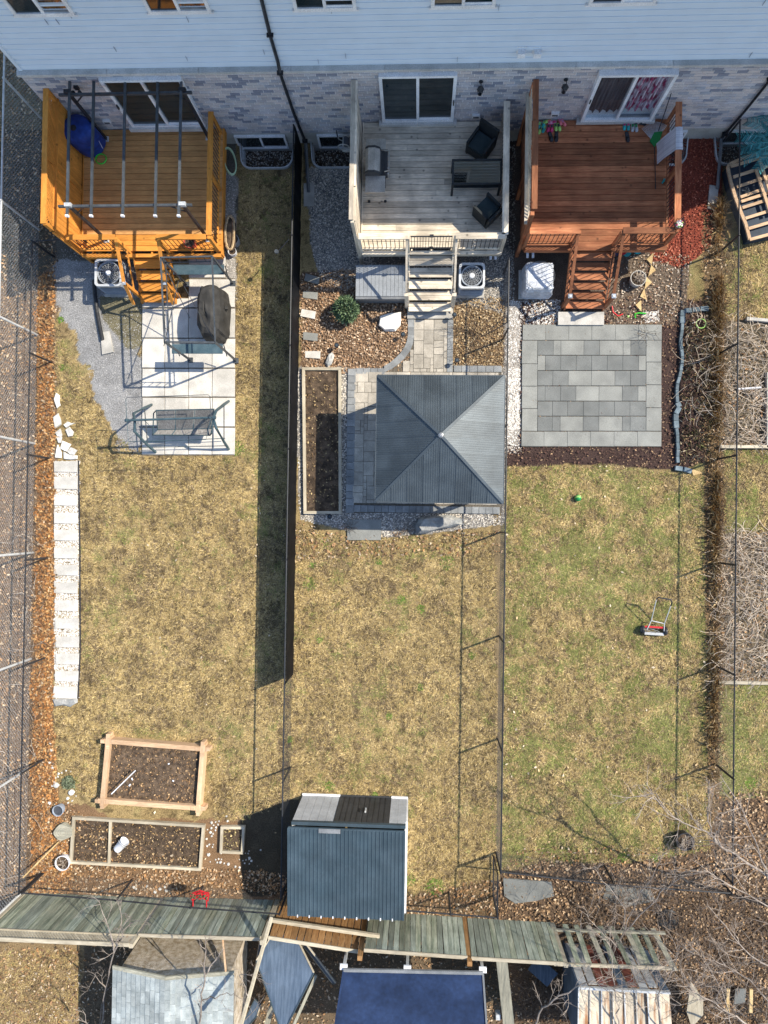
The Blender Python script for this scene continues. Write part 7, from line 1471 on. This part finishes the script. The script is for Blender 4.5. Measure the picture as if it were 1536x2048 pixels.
# bare trees, main limbs surveyed
def baretree(lab, base, limbs, mat='bark', r=.035, tw=9, L_=.7, depth=2, rb=None):
    b0 = P(*base); t_ = thing('bare_tree', (b0.x, b0.y, 0), lab, 'tree'); tr = [Vector((b0.x, b0.y, 0)), P(*limbs[0][0])] if (P(*limbs[0][0]) - b0).length > .05 else [b0, b0 + Vector((0, 0, .2))]
    MB().tube(tr, rb or r * 1.6, 7, r1=r).build('trunk', mat, t_)
    for k, lb in enumerate(limbs):
        pts = [P(*p) for p in lb]; fine_ = []
        for i in range(len(pts) - 1):
            for j in range(4): q_ = pts[i].lerp(pts[i + 1], j / 4); fine_.append(q_ + (Vector((random.gauss(0, .025), random.gauss(0, .025), random.gauss(0, .025))) if j else Vector()))
        fine_.append(pts[-1]); rr = r * (1 if k == 0 else .7)
        MB().tube(fine_, rr, 6, r1=rr * .25).build('limb', mat, t_)
        m_ = MB(); tot = sum((pts[i + 1] - pts[i]).length for i in range(len(pts) - 1)); nn = int(tot * tw / 3) + 2
        for j in range(nn):
            t = random.uniform(.15, 1) * (len(fine_) - 1); i0 = min(int(t), len(fine_) - 2); p = fine_[i0].lerp(fine_[i0 + 1], t - i0); d = (fine_[i0 + 1] - fine_[i0]).normalized(); d = d + Vector((random.gauss(0, .7), random.gauss(0, .7), random.gauss(0, .35)))
            grow(m_, p, d, L_ * random.uniform(.5, 1.1), rr * .32, depth, .5, .01)
        tag(m_.build('twigs', mat, t_), kind='stuff')
baretree('bare grey tree rising left of the old shed at the bottom', (205, 2010), [[(200, 2060, 1.2), (212, 1975, 1.8), (228, 1905, 2.4), (240, 1860, 2.8), (243, 1800, 3.1)], [(228, 1905, 2.4), (215, 1850, 2.8), (198, 1800, 3.0)], [(235, 1880, 2.6), (258, 1850, 2.8), (275, 1840, 3.0)], [(212, 1975, 1.8), (190, 1950, 2.2)], [(180, 2060, 1.5), (165, 2020, 2.)]], r=.028, tw=5, L_=.5)
baretree('bare tree with slender limbs over the pale shingle roof', (390, 2120), [[(392, 2090, 2.2), (402, 2010, 2.9), (410, 1960, 3.3), (412, 1900, 3.6), (408, 1870, 3.8)], [(410, 1950, 3.3), (432, 1915, 3.6), (448, 1898, 3.7)], [(405, 2000, 2.9), (440, 1990, 3.2), (470, 1985, 3.4)]], r=.03, tw=4, L_=.45)
baretree('bare thorny tree at the gap between old shed and blue sheets', (505, 2120), [[(470, 2090, 1.6), (500, 2000, 2.2), (478, 1950, 2.6), (520, 1950, 2.7)], [(490, 2040, 2.), (530, 1990, 2.4)]], r=.018, tw=8, L_=.4)
baretree('large pale bare tree reaching in over the right lawn from the corner', (1600, 1830), [[(1640, 1800, 2.6), (1536, 1753, 2.8), (1480, 1716, 3.0), (1436, 1687, 3.2), (1411, 1662, 3.3), (1356, 1639, 3.5), (1286, 1573, 3.8)], [(1436, 1687, 3.2), (1422, 1665, 3.3), (1414, 1620, 3.5), (1418, 1560, 3.8)], [(1600, 1900, 2.6), (1536, 1813, 2.8), (1455, 1768, 3.0), (1407, 1740, 3.2)], [(1536, 1760, 2.8), (1510, 1680, 3.2), (1480, 1610, 3.5), (1440, 1550, 3.8)], [(1600, 1960, 2.4), (1500, 1910, 2.7), (1430, 1830, 3.0)]], r=.034, tw=12, L_=.75)
baretree('bare young tree growing through the broken back fence', (1250, 1905), [[(1240, 1880, .8), (1290, 1820, 1.4), (1330, 1775, 1.9), (1365, 1752, 2.2), (1400, 1745, 2.4)], [(1240, 1880, .8), (1275, 1800, 1.5), (1310, 1740, 2.0), (1340, 1680, 2.4)], [(1250, 1870, .8), (1250, 1820, 1.4), (1215, 1770, 1.8), (1185, 1735, 2.1)], [(1240, 1900, .8), (1200, 1860, 1.4), (1160, 1820, 1.8)]], 'bark', r=.024, tw=15, L_=.6)
baretree('bare tree with a long arching limb over the derelict shed', (1050, 2120), [[(1060, 2070, 1.6), (1085, 2015, 2.0), (1118, 1991, 2.3), (1183, 1962, 2.6), (1230, 1975, 2.8), (1290, 1960, 3.0)], [(1240, 2060, 2.2), (1232, 2000, 2.6), (1225, 1930, 2.9), (1215, 1880, 3.1)], [(1330, 2080, 2.2), (1310, 2000, 2.6), (1345, 1940, 2.9), (1360, 1890, 3.1)]], 'bark', r=.03, tw=16, L_=.75)
baretree('bare grey tree at the lower right corner beyond the derelict shed', (1500, 2100), [[(1560, 2080, 2.0), (1487, 2045, 2.3), (1430, 2005, 2.6), (1370, 1985, 2.9)], [(1560, 2030, 2.2), (1500, 1960, 2.6), (1450, 1930, 2.9)], [(1470, 2080, 2.), (1450, 2000, 2.4), (1400, 1900, 2.8)]], r=.03, tw=16, L_=.8)
